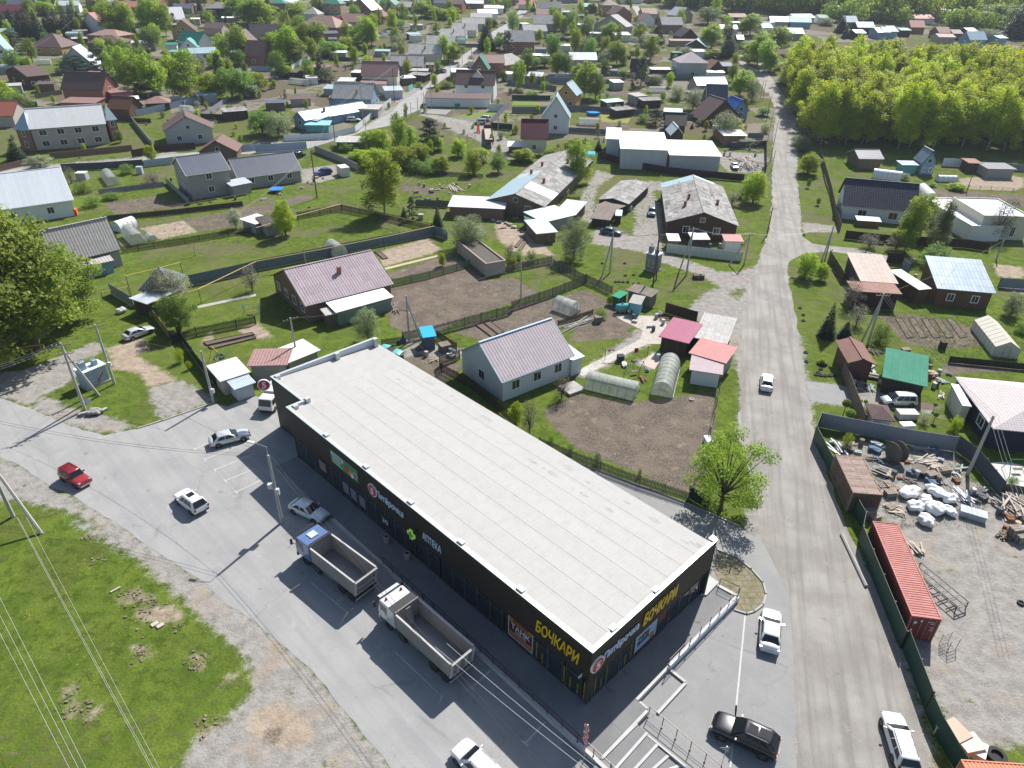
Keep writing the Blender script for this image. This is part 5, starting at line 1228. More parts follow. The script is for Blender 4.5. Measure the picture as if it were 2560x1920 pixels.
# ------------------------------------------------------------------ fences
def QJ(QG,s,h,mat,kind='sheet',gap=2.6,post=None,name='fence',cat='fence',rail=None,z=0):
 p=pts(s) if isinstance(s,str) else s;c0=p[0]
 rt_=QR(name,QG,cat,tuple(c0));post=post or Qt;pb=MB();pb.box(-.045,-.045,0,.045,.045,h+.05);pm_=None;cnt=0
 for a,c in zip(p[:-1],p[1:]):
  d=c-a;L=d.length;ang=math.atan2(d.y,d.x);m_=(a+c)/2-c0;RT=(0,-math.asin(d.z/L),ang);dd=d.normalized();nn=Vector((-dd.y,dd.x,0))
  b=MB()
  if kind=='sheet' or kind=='concrete':
   t=.04 if kind=='sheet' else .12;b.box(-L/2,-t/2,.05,L/2,t/2,h);b.QF('fence_panel',mat,rt_,m_,ang).rotation_euler=RT
  elif kind=='picket':
   st_=.16 if L<60 else .3;k=0;x=-L/2;r_=random.Random(int(L*10))
   while x<L/2:
    b.box(x,-.012,.05,x+st_*.62,.012,h*r_.uniform(.93,1.03));x+=st_
   b.box(-L/2,.013,.35,L/2,.06,.43);b.box(-L/2,.013,h-.4,L/2,.06,h-.32);b.QF('fence_panel',mat,rt_,m_,ang).rotation_euler=RT
  elif kind=='mesh':
   n_=int(L/.35)
   for k in range(n_+1):b.box(-L/2+L*k/n_-.008,-.008,.05,-L/2+L*k/n_+.008,.008,h)
   for k in range(5):b.box(-L/2,.009,.1+(h-.15)*k/4,L/2,.02,.12+(h-.15)*k/4)
   b.QF('fence_panel',mat,rt_,m_,ang)
  n_=max(1,int(L/gap))
  if pm_ is None:pm_=pb.mesh('post',post)
  if cnt+n_<95:
   for k in range(n_+1):
    q=a+dd*L*k/n_-c0+nn*.075;inst('post',pm_,rt_,q,ang);cnt+=1
  if rail:
   b=MB();b.tube(a-c0+Vector((0,0,h+rail)),c-c0+Vector((0,0,h+rail)),.06,n=6);b.QF('rail',pipe_yellow,rt_)
 AUTO_POS[rt_.name]=(p[0]+p[-1])/2
 return rt_
AUTO_POS={}
def pipe(QG,s,h,r=.07,mat=None,zs=None):
 p=pts(s);
 hs=zs or [h]*len(p);p=[Vector((q.x,q.y,z)) for q,z in zip([G(t,z) for t,z in zip(s.split(),hs)],hs)]
 c0=Vector((p[0].x,p[0].y,0));rt_=QR('gas_pipe',QG,'pipe',c0);b=MB();b.path([q-c0 for q in p],r,6);b.QF('pipe_run',mat or pipe_yellow,rt_)
 for q in p[::1]:
  if q.z>.6:MB().tube((q.x-c0.x,q.y-c0.y,0),(q.x-c0.x,q.y-c0.y,q.z),.05,n=5).QF('support',Qt,rt_)
 return rt_
# ------------------------------------------------------------------ greenhouses
def poly_mat():
 m,n,bs=_new('polycarbonate');uv=nd(n,'ShaderNodeTexCoord').outputs['Object']
 c=mix(n,mr(n,noise(n,uv,1.2,4),.4,.7),(.62,.66,.64),(.48,.50,.45));n.links.new(c,bs.inputs['Base Color'])
 bs.inputs['Roughness'].default_value=.22;tr=nd(n,'ShaderNodeBsdfTransparent');mx=nd(n,'ShaderNodeMixShader');mx.inputs[0].default_value=.38
 tl=nd(n,'ShaderNodeBsdfTranslucent');n.links.new(c,tl.inputs[0]);m2=nd(n,'ShaderNodeMixShader');m2.inputs[0].default_value=.35
 n.links.new(bs.outputs[0],m2.inputs[1]);n.links.new(tl.outputs[0],m2.inputs[2]);n.links.new(m2.outputs[0],mx.inputs[1]);n.links.new(tr.outputs[0],mx.inputs[2])
 n.links.new(mx.outputs[0],n.nodes['Material Output'].inputs[0]);return m
polym=poly_mat();filmw=M('white_film',(.68,.69,.69),QL=.5,QH=.15)
frame_m=MP('frame_steel',(.28,.28,.26),.5)
def Qr(QG,p,q,wd=3.0,h=2.1,mat=None,door=True,group=None,gable=False,ribs=True):
 """p,q ground survey points at the middle of the two ends; p is the end with the door"""
 a,c=G(p),G(q);d=c-a;L=d.length;rz_=math.atan2(d.y,d.x);m_=(a+c)/2
 rt_=QR('greenhouse',QG,'greenhouse',m_,rz_,group);mat=mat or polym;nA=12
 def arc(k,s=1.0):
  if gable:return [(-wd/2,0),(-wd/2,h*.62),(0,h),(wd/2,h*.62),(wd/2,0)][k]
  t=math.pi*k/nA;return (-math.cos(t)*wd/2*s,math.sin(t)**.8*h*s)
 K=range(5) if gable else range(nA+1)
 b=MB();b.grid([[(x,*arc(k)) for k in K] for x in (-L/2,L/2)]);b.QF('cover',mat,rt_,smooth=not gable)
 for x in (-L/2,L/2):
  b=MB();b.poly([(x,*arc(k,.995)) for k in (K if x<0 else list(K)[::-1])]);b.QF('end_wall',mat,rt_)
 b=MB();n_=max(2,int(L/1.05))
 for k in range(n_+1):
  x=-L/2+L*k/n_;b.path([(x,arc(j,1.008)[0],arc(j,1.008)[1]) for j in K],.032,4)
 for j in ((1,3) if gable else (3,6,9)):b.tube((-L/2,*arc(j,.99)),(L/2,*arc(j,.99)),.015,n=4)
 b.box(-L/2-.05,-wd/2-.06,0,L/2+.05,-wd/2,.14);b.box(-L/2-.05,wd/2,0,L/2+.05,wd/2+.06,.14)
 b.QF('frame',frame_m,rt_)
 if door:
  x=-L/2-.03;b=MB();dw=.45;dh=min(h*.86,1.85)
  b.path([(x,-dw,.1),(x,-dw,dh),(x,dw,dh),(x,dw,.1),(x,-dw,.1)],.03,4);b.tube((x,-dw,dh*.5),(x,dw,dh*.5),.02,n=4);b.tube((x,-wd*.42,.9),(x,-dw,.9),.02,n=4);b.tube((x,wd*.42,.9),(x,dw,.9),.02,n=4);b.QF('door',frame_m,rt_)
 if not QG:AUTO.append((rt_,'pale arched greenhouse',m_,2))
 return rt_
# ------------------------------------------------------------------ poles and wires
insm=MP('insulator',(.35,.40,.36),.2);lamp_m=MP('lamp_head',(.55,.58,.6),.35)
def pole(QG,base,top=None,h=None,r=.15,lamp=None,arm=None,strut=None,mat=None,group=None,box=None,name='utility_pole',arms=1,flip=False):
 g_=G(base);h=h or HT(g_,top)-g_.z;mat=mat or conc_pole
 rt_=QR(name,QG,'utility pole',g_,0,group);b=MB();b.tube((0,0,0),(0,0,h),r*1.15,r*.8,6 if mat is conc_pole else 8);b.QF('post',mat,rt_)
 if arm is not None:
  for k in range(arms):
   z=h-.35-k*1.2;d=Vector((math.cos(arm),math.sin(arm),0));L=1.0-.15*k
   b=MB();b.tube(-d*L+Vector((0,0,z)),d*L+Vector((0,0,z)),.05,n=4);b.QF('cross_arm',MP('arm_rust',(.20,.07,.05),.6),rt_)
   for t in (-1,-.5,.5,1):
    q=MB();q.QS([(.03,z),(.03,z+.14),(.07,z+.15),(.07,z+.24),(.02,z+.28)],tuple(d*L*t),8);q.QF('insulator',insm,rt_)
 if strut:
  s=G(strut)-g_;b=MB();b.tube(s,(0,0,h*.9),r,r*.8,6);b.QF('strut',mat,rt_)
 if lamp is not None:
  d=Vector((math.cos(lamp),math.sin(lamp),0));b=MB();b.path([(0,0,h-.4),(0,0,h+1.0),d*1.3+Vector((0,0,h+1.25))],.035,5);b.QF('lamp_arm',MP('galvanised',(.45,.46,.47),.4,.5),rt_)
  q=MB();q.QT(d*1.65+Vector((0,0,h+1.24)),.75,.28,.12,lamp);q.QF('lamp_head',lamp_m,rt_,bevel=.03)
 if box:
  MB().QT(Vector((.3,-.15,box)),.45,.3,.6).QF('meter_box',MP('box_grey',(.5,.51,.52),.5),rt_)
 return rt_,g_+Vector((0,0,h))
wire_m=MP('wire',(.10,.10,.10),.5);wire_l=MP('wire_bright',(.55,.56,.57),.35,.3)
def wire(QG,a,c,sag=.6,r=.018,mat=None,group='overhead wires'):
 n_=10;L=(c-a).length;b=MB()
 p=[a.lerp(c,k/n_)-Vector((0,0,sag*4*(k/n_)*(1-k/n_))) for k in range(n_+1)];o0=Vector((a.x,a.y,0))
 b.path([q-o0 for q in p],r,3);o=b.QF('power_line',mat or wire_m,None,o0);tag(o,QG,'wire',group);return o
# ================================================================== THE PLACE
# ---- near houses
QI('red brick house with purple corrugated roof, chimney and white veranda roof','f425,1335','f1190,1140',3.1,'f237,1015',rm=asb_purple,wm=Qj,QN=(0,4,0),QV=((.52,.30),),QO='purple roofed brick house',two=False)
QK('white metal veranda roof on glazed green porch of the purple roofed brick house','f690,1388','f1190,1250',2.55,4.0,Qg,M('veranda_green',(.16,.24,.21),(.20,.28,.25),(.08,.12,.11),4,.2,.02,QH=.3),.45,name='veranda')
QK('small grey porch roof beside the green glazed veranda','f600,1415','f720,1385',2.2,2.2,Qo,Ql,.3,name='porch')
QI('white sided cottage with lilac corrugated roof beside the vegetable plots','j2125,402','k540,165',3.3,'j1925,55',rm=asb_lilac,wm=wall_siding,QN=(3,1,0),QO='white cottage',fascia_m=MP('trim_blue',(.33,.42,.55),.5))
QK('lean-to with pale metal roof on the far end of the white cottage','k515,215','k632,175',2.7,4.5,Qf,wall_siding,.3,name='lean_to')
QI('grey corrugated roof house half hidden by the big left poplar','e470,978','e1050,838',3.2,'>e920,560',rm=asb_warm,wm=Qd,QN=(2,0,0),QO='grey corrugated house at left')
QK('lower corrugated porch roof on the grey house by the big poplar','e690,1000','e985,935',2.4,3.6,asb_warm,Qk,.5,name='porch')
QI('big pale blue metal roof house at the left edge','e-140,520','e635,412',3.6,'e-230,215',rm=Qf,wm=Qa,QN=(2,0,1),QO='pale metal roofed house at left')
QI('two storey grey house with slate blue corrugated roof','e1605,205','e1992,150',5.9,'e1515,45',rm=Qp,wm=Qd,QN=(1,1,0),two=True,QO='two storey grey house',roof='gable')
QI('long low grey house with slate blue roof next to trampoline','e2052,228','f398,155',3.0,'e1975,60',rm=Qp,wm=Qd,QN=(3,0,0),QO='long slate roofed house')
QK('small light metal lean-to between the two slate blue roofs','e2000,298','e2180,262',2.6,4.0,Qf,Qd,.5,name='lean_to')
QI('long barrack with patched grey and blue roof and three chimneys','f1985,415','g285,475',3.0,'g5,358',axis='y',D=46,rm=Qx,wm=Ql,QN=(2,0,0),QO='long patched barrack',QV=((.3,.45),(.33,.62),(.68,.3),(.7,.75)))
QI('barrack with weathered grey asbestos roof and brown front gable','g1330,605','g1965,642',3.4,'g1660,522',axis='y',D=30,rm=Qx,wm=wall_brownw,QN=(2,0,0),QV=((.28,.25),(.35,.4),(.76,.35)),QO='weathered grey barrack')
QK('white roofed lean-to along the front of the long patched barrack','f1655,470','f2150,492',2.6,7,Qn,Qj,.5,name='lean_to')
QK('pale metal shed roof with dark open front beside the grey bush','g210,708','g400,690',2.3,8,Qf,Ql,.4)
QK('upper pale metal shed roof behind the open fronted shed','g270,610','g545,545',2.4,7,Qf,Qd,.5)
QK('light metal shed roof touching the long barrack corner','g365,520','g550,545',2.4,9,Qf,Ql,.5)
QI('old double roofed plank shed with dark hole in its roof','g735,410','g1012,450',2.3,QM=.8,axis='y',Cc='g745,222',rm=Qx,wm=Qb,QN=None,name='shed',cat='shed',QO='old plank sheds')
QI('collapsing plank shed with broken pale roof boards','g675,570','g850,590',1.9,D=8,QM=.6,roof='shed',rm=QC,wm=Qb,QN=None,name='shed',cat='shed')
QK('small plank lean-to right of the collapsing shed','g870,515','g1005,455',2.0,5,QC,Qb,.3)
for lbl,a_,b_,z_,rm_,wm_ in (('narrow privy with pale blue roof by the old plank sheds','g890,548','g950,552',2.0,Qh,Qb),('small red and white roofed stall behind pale fence','g1350,765','g1460,768',2.1,Qn,Ql),('long white roofed stall behind the pale fence','g1555,755','g1715,755',2.2,Qn,Qb),('pink and white roofed kiosk at the fence corner','g1838,770','g2005,775',2.5,roof_rosy,Qa)):
 QK(lbl,a_,b_,z_,3.5,rm_,wm_,.3)
QI('big pale warehouse with stepped white metal roof','c935,1282','c1362,1300',5.6,D=19,QM=.9,roof='shed',rm=Qg,wm=Qy,QN=None,name='warehouse',cat='warehouse',QO='white roofed warehouse')
QI('left wing of the warehouse with white metal roof set back','c808,1197','c945,1204',5.6,D=13,QM=.6,roof='shed',rm=Qg,wm=Qy,QN=None,name='warehouse',cat='warehouse')
QI('right warehouse block of white brick with white metal roof','c1362,1338','c1818,1352',4.6,D=16,QM=.7,roof='shed',rm=Qg,wm=M('brick_white',(.5,.5,.49),(.56,.56,.55),(.35,.35,.35),.3,.1,.012),QN=None,name='warehouse',cat='warehouse')
QI('small ruined brick outbuilding without roof','f1985,965','f2160,935',2.6,D=14,roof='flat',rm=M('rubble',(.10,.09,.08),QH=.5),wm=brick_tan if False else M('brick_pale',(.42,.36,.31),(.48,.42,.37),(.3,.27,.25),.3,.1,.014,QH=.3),QN=None,name='ruin',cat='ruin',fascia_m=M('brick_pale2',(.45,.36,.31),(.36,.25,.20),(.3,.27,.25),.3,.1,.014,QH=.3))
QI('derelict block shed with broken black roof on the meadow','f70,650','f215,625',2.2,D=6,QM=.5,roof='shed',rm=M('roof_rotten',(.12,.10,.09),(.06,.05,.045),(.03,.03,.03),.4,1.2,.08,QH=.5),wm=Qd,QN=None,name='shed',cat='shed')
QK('pale slab roofed shed left of the derelict one','e2205,625','f145,575',2.3,5,Qn,Qd,.2)
QI('little metal cone roofed garage behind the blossoming bush','e1190,1195','e1500,1190',2.6,'e1385,990',D=6.5,roof='hip',rm=Qp,wm=Qd,QN=None,name='garage',cat='garage')
QK('flat light metal garage roof above the leaning brown fence','e1110,1262','e1270,1315',2.7,6,Qf,Qb,.1,name='garage')
# ---- patched barrack roofs
def patch(root,side,u0,u1,v0,v1,W_,D_,he,QM,mat,k=0):
 """metal sheets on one slope of a front gabled roof: u along the ridge from the front, v from eave to ridge"""
 z=lambda v:he+QM*v+.03+k*.012;x=lambda v:side*W_/2*(1-v);y0,y1=-D_/2+D_*u0,-D_/2+D_*u1
 p=[(x(v0),y0,z(v0)),(x(v1),y0,z(v1)),(x(v1),y1,z(v1)),(x(v0),y1,z(v0))]
 if side<0:p=p[::-1]
 q=[(a,b_,c-.02) for a,b_,c in p];MB().QU(q+p).QF('roof_patch',mat,root)
rb=[o for o in COL.objects if o.name.startswith('house') and o.get('label','').startswith('long barrack')][0]
rr_b=[c for c in rb.children if c.name.startswith('roof')][0]
for a_ in ((-1,0,.42,0,1,Qh),(1,.13,.24,0,1,Qg),(-1,.42,.5,.1,.9,Qf),(1,.55,.6,.2,.7,Qo)):patch(rr_b,*a_[:5],14.1,46,3.0,2.2,a_[5])
rb=[o for o in COL.objects if o.get('label','').startswith('barrack with weathered')][0];rr_b=[c for c in rb.children if c.name.startswith('roof')][0]
pr_=random.Random(4)
for a_ in ((-1,.86,1,0,1,Qh),(1,.95,1,.3,1,Qh)):patch(rr_b,*a_[:5],15.0,30,3.4,2.49,a_[5])
for k in range(46):
 u0=pr_.uniform(.01,.82);v0=pr_.uniform(.02,.8);patch(rr_b,pr_.choice((-1,1)),u0,u0+pr_.uniform(.03,.12),v0,v0+pr_.uniform(.04,.14),15.0,30,3.4,2.49,pr_.choice((Qo,Qx,M('sheet_dark',(.17,.165,.16),QH=.4),M('sheet_mid',(.27,.265,.255),QH=.4))),k*.1+.5)
# right side
QI('white house with dark blue tiled roof beside the birches','h645,460','h1290,520',3.2,D=11,Rg='h680,222',rm=roof_navy,wm=Qa,QN=(2,1,0),wz=(1.0,1.7,1.4),QO='navy tiled house')
QK('brown boarded basement entrance by the navy tiled house','h770,590','h985,605',1.4,2.6,roof_zinc,M('board_ochre',(.25,.13,.05),QH=.2),.3,name='cellar_entrance')
QI('modern flat roofed white house, low front block','h1765,637','h2045,640',3.4,Cc='h1565,392',roof='flat',rm=Qg,wm=Qa,QN=None,name='house',QO='modern flat house')
QI('modern flat roofed cream house, tall rear block with pale blue roof','h1870,548','h2290,560',5.2,Cc='h1765,392',roof='flat',rm=Qf,wm=QD,QN=(2,0,0),wz=(.8,.8,2.0))
QI('log house with blue grey metal roof and two white windows','h1462,1178','h1975,1222',3.3,D=9.5,Rg='h1476,902',roof='shed',rm=roof_zinc,wm=wall_log,QN=(2,0,0),wz=(1.2,.95,1.1),QO='log house')
QK('lean-to with ribbed white metal roof on the left of the log house','h1305,1190','h1418,1180',2.7,8,Qf,wall_log,.4,name='lean_to')
QI('rusty garage with bent pale metal roof','h800,1115','h1130,1138',3.0,D=11,QM=1.2,roof='shed',rm=M('roof_bent',(.46,.40,.36),(.5,.45,.41),(.3,.2,.16),.8,12,.02,QH=.3,stc=(.35,.2,.13),off=0),wm=M('rust_wall',(.10,.07,.06),QH=.3),QN=None,name='garage',cat='garage',QO='bent roof garage')
QK('rust red metal box with flat roof in front of the bent roof garage','h735,1200','h1162,1228',3.0,4.2,roof_rust,M('rust_dark',(.06,.03,.03),QH=.3),.1,name='garage')
QI('red brown metal garage with barn roof by the gravel road','l690,232','l940,250',2.9,QM=.8,axis='y',Cc='l662,48',rm=M('garage_rust',(.20,.11,.09),(.22,.12,.10),(.12,.07,.06),2,3,.01,QH=.25),wm=M('garage_wall',(.13,.07,.06),QH=.3),QN=None,name='garage',cat='garage',QO='red brown garage')
QK('workshop with green corrugated roof','l985,352','l1380,440',2.6,8.5,M('roof_greencorr',(.04,.20,.13),(.05,.23,.15),(.03,.14,.1),.9,1.7,.02,QH=.2,QP=.2,QQ=.2,off=0),Qb,.5,QO='green roofed workshop')
QI('small square gazebo with brown hip roof and stove pipe','l900,716','l1105,738',2.5,QM=.9,Cc='l868,582',roof='hip',rm=Qi,wm=Qy,QN=None,name='gazebo',cat='gazebo',QO='brown gazebo')
QI('bungalow with pale pinkish tiled roof at the right edge','l1615,350','l1945,800',3.1,QM=2.2,D=17,roof='hip',rm=M('roof_palerose',(.52,.48,.475),(.56,.52,.515),(.36,.3,.3),.35,.35,.03,QH=.12,off=0),wm=M('wall_navy',(.03,.035,.06),QH=.1),QN=(2,1,0),wz=(1.2,1.5,1.2),QO='pale rose roofed bungalow')
QK('small pale lean-to beside the bungalow','l1680,600','l1765,610',2.6,5,Qf,QD,.3)
# central yard sheds
QK('magenta metal carport roof on white posts','g1265,1590','g1530,1655',2.7,7.0,roof_mag,Qb,.2,name='carport')
QK('grey asbestos flat shed along the gravel road','g1560,1600','g1862,1660',2.6,9,Qo,Qb,.2)
QK('rosy metal roof shed with a black stove pipe','k1525,145','k1850,238',2.7,5,roof_rosy,Qd,.3,QV=())
QK('little white hut with pinkish grey roof beside the greenhouse','k1530,290','k1822,335',2.4,4.5,M('roof_greyrose',(.40,.33,.34),QH=.3),Qa,.2,name='hut')
QK('grey asbestos and plank shed behind the teal tank','g985,1190','g1205,1255',2.2,3,QC,QC,.2)
QK('small green corrugated shed by the plank fence','g860,1240','g930,1265',1.8,2.5,M('roof_green2',(.03,.25,.15),QH=.2),M('wall_green',(.03,.14,.10),QH=.2),.2)
QK('turquoise privy with slab roof','g1005,1300','g1115,1320',2.1,1.6,conc,M('privy_teal',(.16,.42,.50),QH=.15),.05,name='privy')
QK('dark privy with bright blue roof behind the store','f1440,1605','f1560,1590',2.3,1.8,M('roof_brightblue',(.03,.35,.65),QH=.1),M('privy_slate',(.10,.13,.17),QH=.2),.05,name='privy')
QK('row garage roof with rosy tile pattern behind the store','i2130,260','j345,180' if False else 'j270,250',2.6,4.5,M('roof_rosetile',(.36,.22,.21),(.40,.25,.24),(.12,.07,.07),.42,.35,.04,QH=.15,off=0),Qd,.2,name='garage')
QK('white slab garage roof left of the rosy tiled one','i1900,395','i2165,310',2.5,5,M('roof_slab',(.60,.57,.52),QH=.15),Qq,.15,name='garage')
QK('white slab garage roof right of the rosy tiled one','j275,235','j560,120',2.6,4.5,M('roof_slab',(.60,.57,.52),QH=.15),Qd,.15,name='garage')
QK('metal bin shed with ribbed blue grey lid at the car park edge','i2025,465','i2260,380' if False else 'i2212,400',2.1,3.0,M('roof_ribs',(.42,.50,.54),(.46,.54,.58),(.22,.28,.32),.25,9,.05,QH=.1,off=0),Qy,.25,name='bin_shed')
# ---- upper left quarter (crop a)
QI('large two storey beige house with long white roof and brick end towers','a250,1128','a915,1062',5.9,D=11,Rg='a185,940',rm=Qn,wm=Qq,QN=(4,0,0),two=True,wz=(1.0,1.7,1.4),QO='beige two storey house')
for lbl,a_,b_,r_g in (('left brick tower of the beige house with metal cone roof','a112,1115','a250,1128','a180,965'),('right brick tower of the beige house with metal cone roof','a915,1045','a1015,1030','a860,905')):
 QI(lbl,a_,b_,5.9,r_g,D=5.5,roof='hip',rm=Qh,wm=Qe,QN=(1,0,0),two=True,wz=(1.0,.9,1.6),name='tower',cat='tower')
QI('white block house with plum brown gable roof','a1408,1143','a1840,1103',4.2,'a1606,1005',axis='y',D=11,rm=Qi,wm=block_white,QN=(2,0,0),QO='white block house')
QI('dark brown tiled cabin with steep gable behind the grey fence','a1705,1318','a2050,1308',2.4,'a1890,1213',axis='y',D=9,rm=roof_chest,wm=Ql,QN=(1,0,0))
QI('red brick house with brown tiled roof and small dormer','a520,770','a885,784',5.0,D=10,Rg='a560,615',rm=Qi,wm=Qe,QN=(0,0,1),two=True,QO='red brick dormer house')
QK('pinkish tiled lower roof in front of the red brick dormer house','a505,885','a820,893',3.0,7,Qm,Qe,.7,name='annex')
QK('brick side annex with pale brown roof right of the dormer house','a950,808','a1150,780',4.0,6,Qm,Qe,.6,name='annex')
QI('rust brown tiled garage below the red brick dormer house','a918,938','a1115,950',2.6,D=8,Rg='a925,824',rm=M('roof_rusttile',(.17,.08,.05),(.2,.1,.065),(.08,.04,.03),.35,.35,.04,off=0),wm=wall_log,QN=None,name='garage',cat='garage')
QI('pinkish hip roofed pavilion beside the grey fence','a1245,900','a1470,885',2.4,'a1335,830',D=8,roof='hip',rm=Qm,wm=Qb,QN=None,name='pavilion',cat='pavilion',QV=())
QI('dark timber house with brown roof and white windows at the left edge','a235,668','a430,640',4.4,'a110,572',rm=Qi,wm=wall_brownw,QN=(3,2,0),QO='dark timber house')
QI('terracotta tiled house cut by the left edge','a-200,1008','a112,1002',3.4,D=12,Rg='a-150,870',rm=roof_terra,wm=Qq,QN=(1,0,0))
QI('broad brown hip roofed house with ochre walls','a245,405','a530,412',3.2,'a480,285',D=15,roof='hip',rm=Qi,wm=wall_ochre,QN=(2,0,1),QO='brown hip roofed house')
QI('dark brown hip roofed house in the middle of the brown roofs','a740,372','a1062,372',3.2,'a900,302',D=14,roof='hip',rm=Qi,wm=Qj,QN=(2,0,0))
QI('reddish tan hip roof behind the brown roofs','a745,300','a1018,315',4.2,'a880,250',D=13,roof='hip',rm=Qw,wm=Qj,QN=(1,0,0))
QI('steep white metal roofed A-frame house among pines','a495,600','a850,590',1.0,'a640,405',axis='y',D=12,rm=Qf,wm=Qy,QN=None,QO='white metal A-frame')
QI('ochre house with brown cross gables','a1475,268','a1690,262',5.5,'a1562,170',axis='y',D=14,rm=Qi,wm=wall_ochre,QN=(2,0,0),two=True,QO='ochre cross gabled house')
QI('green roofed house below the ochre house','a1525,345','a1715,372',4.2,D=9,Rg='a1535,258',rm=Qv,wm=Qa,QN=(2,0,0),QO='green roofed house')
QI('small white gabled porch house with pale green roof','a1545,408','a1708,408',3.0,'a1602,332',axis='y',D=6,rm=Qu,wm=Qa,QN=(1,0,0))
QK('flat green roof joined to the left of the green roofed house','a1415,388','a1528,385',3.4,9,Qv,Qa,.2)
QK('long teal roof shed among the birches','a1445,450','a1600,450',3.0,5,Qu,Ql,.5)
QI('white house with pale metal roof right of the long teal shed','a1640,470','a1890,450',3.2,D=8,Rg='a1680,412',rm=Qh,wm=Qa,QN=(1,0,1))
QI('brick house with rosy roof behind the tall birches','a985,60','a1170,62',5.0,D=10,Rg='a990,8',rm=roof_rosy,wm=Qe,QN=(0,0,2),two=True,QO='rosy roofed brick house')
QI('white chalet with red roofs at upper left','a700,190','a865,205',5.0,'a790,110',axis='y',D=10,rm=roof_rosy,wm=Qa,QN=(2,0,0),QO='white chalet with red roofs')
QI('red roofed house at the far upper left corner','a-40,100','a190,95',4.0,D=11,Rg='a-20,40',rm=roof_red,wm=Qe,QN=(2,0,0))
QI('pale roofed house behind the dark spruces','a470,50','a680,45',4.2,D=12,Rg='a480,5',rm=Qf,wm=Qa,QN=(2,0,0))
QI('white pitched roof shed left of the ochre house','a1480,172','a1605,165',3.0,D=12,Rg='a1470,60',rm=Qg,wm=Qa,QN=None)
QI('black barn with violet grey hip roof','a1770,75','a2000,70',5.0,'a1900,15',D=15,roof='hip',rm=M('roof_violet',(.2,.18,.2),QH=.1),wm=M('wall_black',(.02,.02,.03),QH=.1),QN=None,name='barn',cat='barn',QO='black barn')
QI('dark gabled house at the right of the upper left birches','a1970,380','a2180,382',3.4,'a2080,265',axis='y',D=12,rm=Qi,wm=Qj,QN=(2,0,0))
QI('pale green roof at the far left edge','a-60,300','a130,290',3.2,D=9,Rg='a-40,245',rm=M('roof_palegreen',(.3,.42,.33),QH=.2),wm=Qa,QN=(1,0,0))
QI('white gabled house cut by the left edge above the pine','a-120,450','a60,445',5.0,'a-20,290',axis='y',D=9,rm=Qh,wm=Qa,QN=(2,0,0),two=True)
QI('brown roofed house between the black barn and far trees','a1750,245','a1915,250',3.4,D=10,Rg='a1770,192',rm=Qi,wm=Qq,QN=(2,0,0))
# ---- top middle (crop b)
QI('pink brown roofed white house beside the village street','b905,655','b1222,660',5.0,D=10,Rg='b940,527',rm=Qm,wm=QD,QN=(0,0,2),two=True,QO='pink brown roofed house')
QK('pink brown lower annex roof in front of the street side house','b895,728','b1125,728',3.2,7,Qm,QD,1.0,name='annex')
QI('grey blue walled house with grey asbestos roof and brick chimney','b650,850','b1000,862',3.4,D=11,Rg='b672,705',rm=Qo,wm=Qk,QN=(0,0,2),QV=((.6,.2),),QO='grey blue asbestos roofed house')
QK('rusty edged porch roof of the grey blue house','b615,862','b900,865',2.8,5,roof_rust,Qk,.7,name='porch')
QK('flat pale garage beside the turquoise fence','b842,940','b1060,945',2.8,8,Qo,Qd,.2,name='garage')
QK('white metal garage roof at the street bend','b1110,785','b1275,778',3.0,9,Qf,Qy,.3,name='garage')
QI('low house with long white metal roof and brick chimney','b310,1012','b425,1046',3.0,D=26,Rg='b370,965',axis='y',rm=Qf,wm=Qk,QN=(1,0,0),QO='white metal roofed low house',QV=((.7,.35),))
QK('pale flat annex roof right of the low white metal roofed house','b425,1032','b525,1046',2.8,8,Qh,Qk,.5,name='annex')
QK('cyan tarpaulin like roof at the corner plot','b415,1080','b632,1082',2.3,5,M('roof_cyan',(.25,.52,.62),QH=.2),wall_teal,.5,name='annex')
QI('white half timber look house with dark brown cross gable roof','b1712,728','b2060,742',5.4,D=10,Rg='b1725,600',rm=Qi,wm=Qa,QN=(2,0,0),two=True,QO='white gabled villa')
QI('front gable of the white villa with brown roof','b1800,725','b2015,735',5.2,'b1910,612',axis='y',D=6,rm=Qi,wm=Qa,QN=(2,0,0),name='gable_wing',cat='house')
QK('long garage strip with brown roof in front of the white villa','b1450,845','b2030,855',3.0,7,Qi,Qa,.8,name='garage')
QI('brick house with rosy violet roof behind the white villa','b1880,545','b2150,545',5.4,D=12,Rg='b1885,465',rm=Qm,wm=Qe,QN=(0,0,2),two=True,QO='rosy violet roofed brick house')
QI('green cross gable beside the white villa','b1850,600','b2010,605',6.0,'b1915,480',axis='y',D=8,rm=Qv,wm=Ql,QN=(1,0,0))
QK('flat white roof left of the green gable','b1690,625','b1850,622',3.4,10,Qn,Qe,.3,name='annex')
row=[('b1155,572','b1445,576','b1140,470'),('b1310,465','b1600,470','b1325,382'),('b1465,382','b1720,386','b1480,305'),('b1585,308','b1822,312','b1600,247'),('b1688,258','b1910,263','b1700,197'),('b1778,205','b1978,208','b1790,152'),('b1852,150','b2042,152','b1862,112'),('b1915,118','b2092,118','b1925,78'),('b1972,70','b2142,72','b1980,44')]
for k,(a_,b_,r_g) in enumerate(row):
 QI(('nearest','second nearest','third nearest','fourth','fifth','sixth','seventh','eighth','farthest')[k]+' grey roofed house in the row left of the village street',a_,b_,3.4 if k else 3.2,D=10.5,Rg=r_g,rm=Qo if k<7 else Qg,wm=(Qk,QD,Qd,Qa,QD,Qq,Qa,Qa,Qa)[k],QN=(0,0,2) if k<5 else (1,0,0),QV=((.5,.3),) if k<5 else ())
QI('wide tan hip roofed house behind the birches','b350,215','b690,245',4.2,'b500,130',D=16,roof='hip',rm=Qw,wm=Qj,QN=(2,0,0),QO='tan hip roofed house')
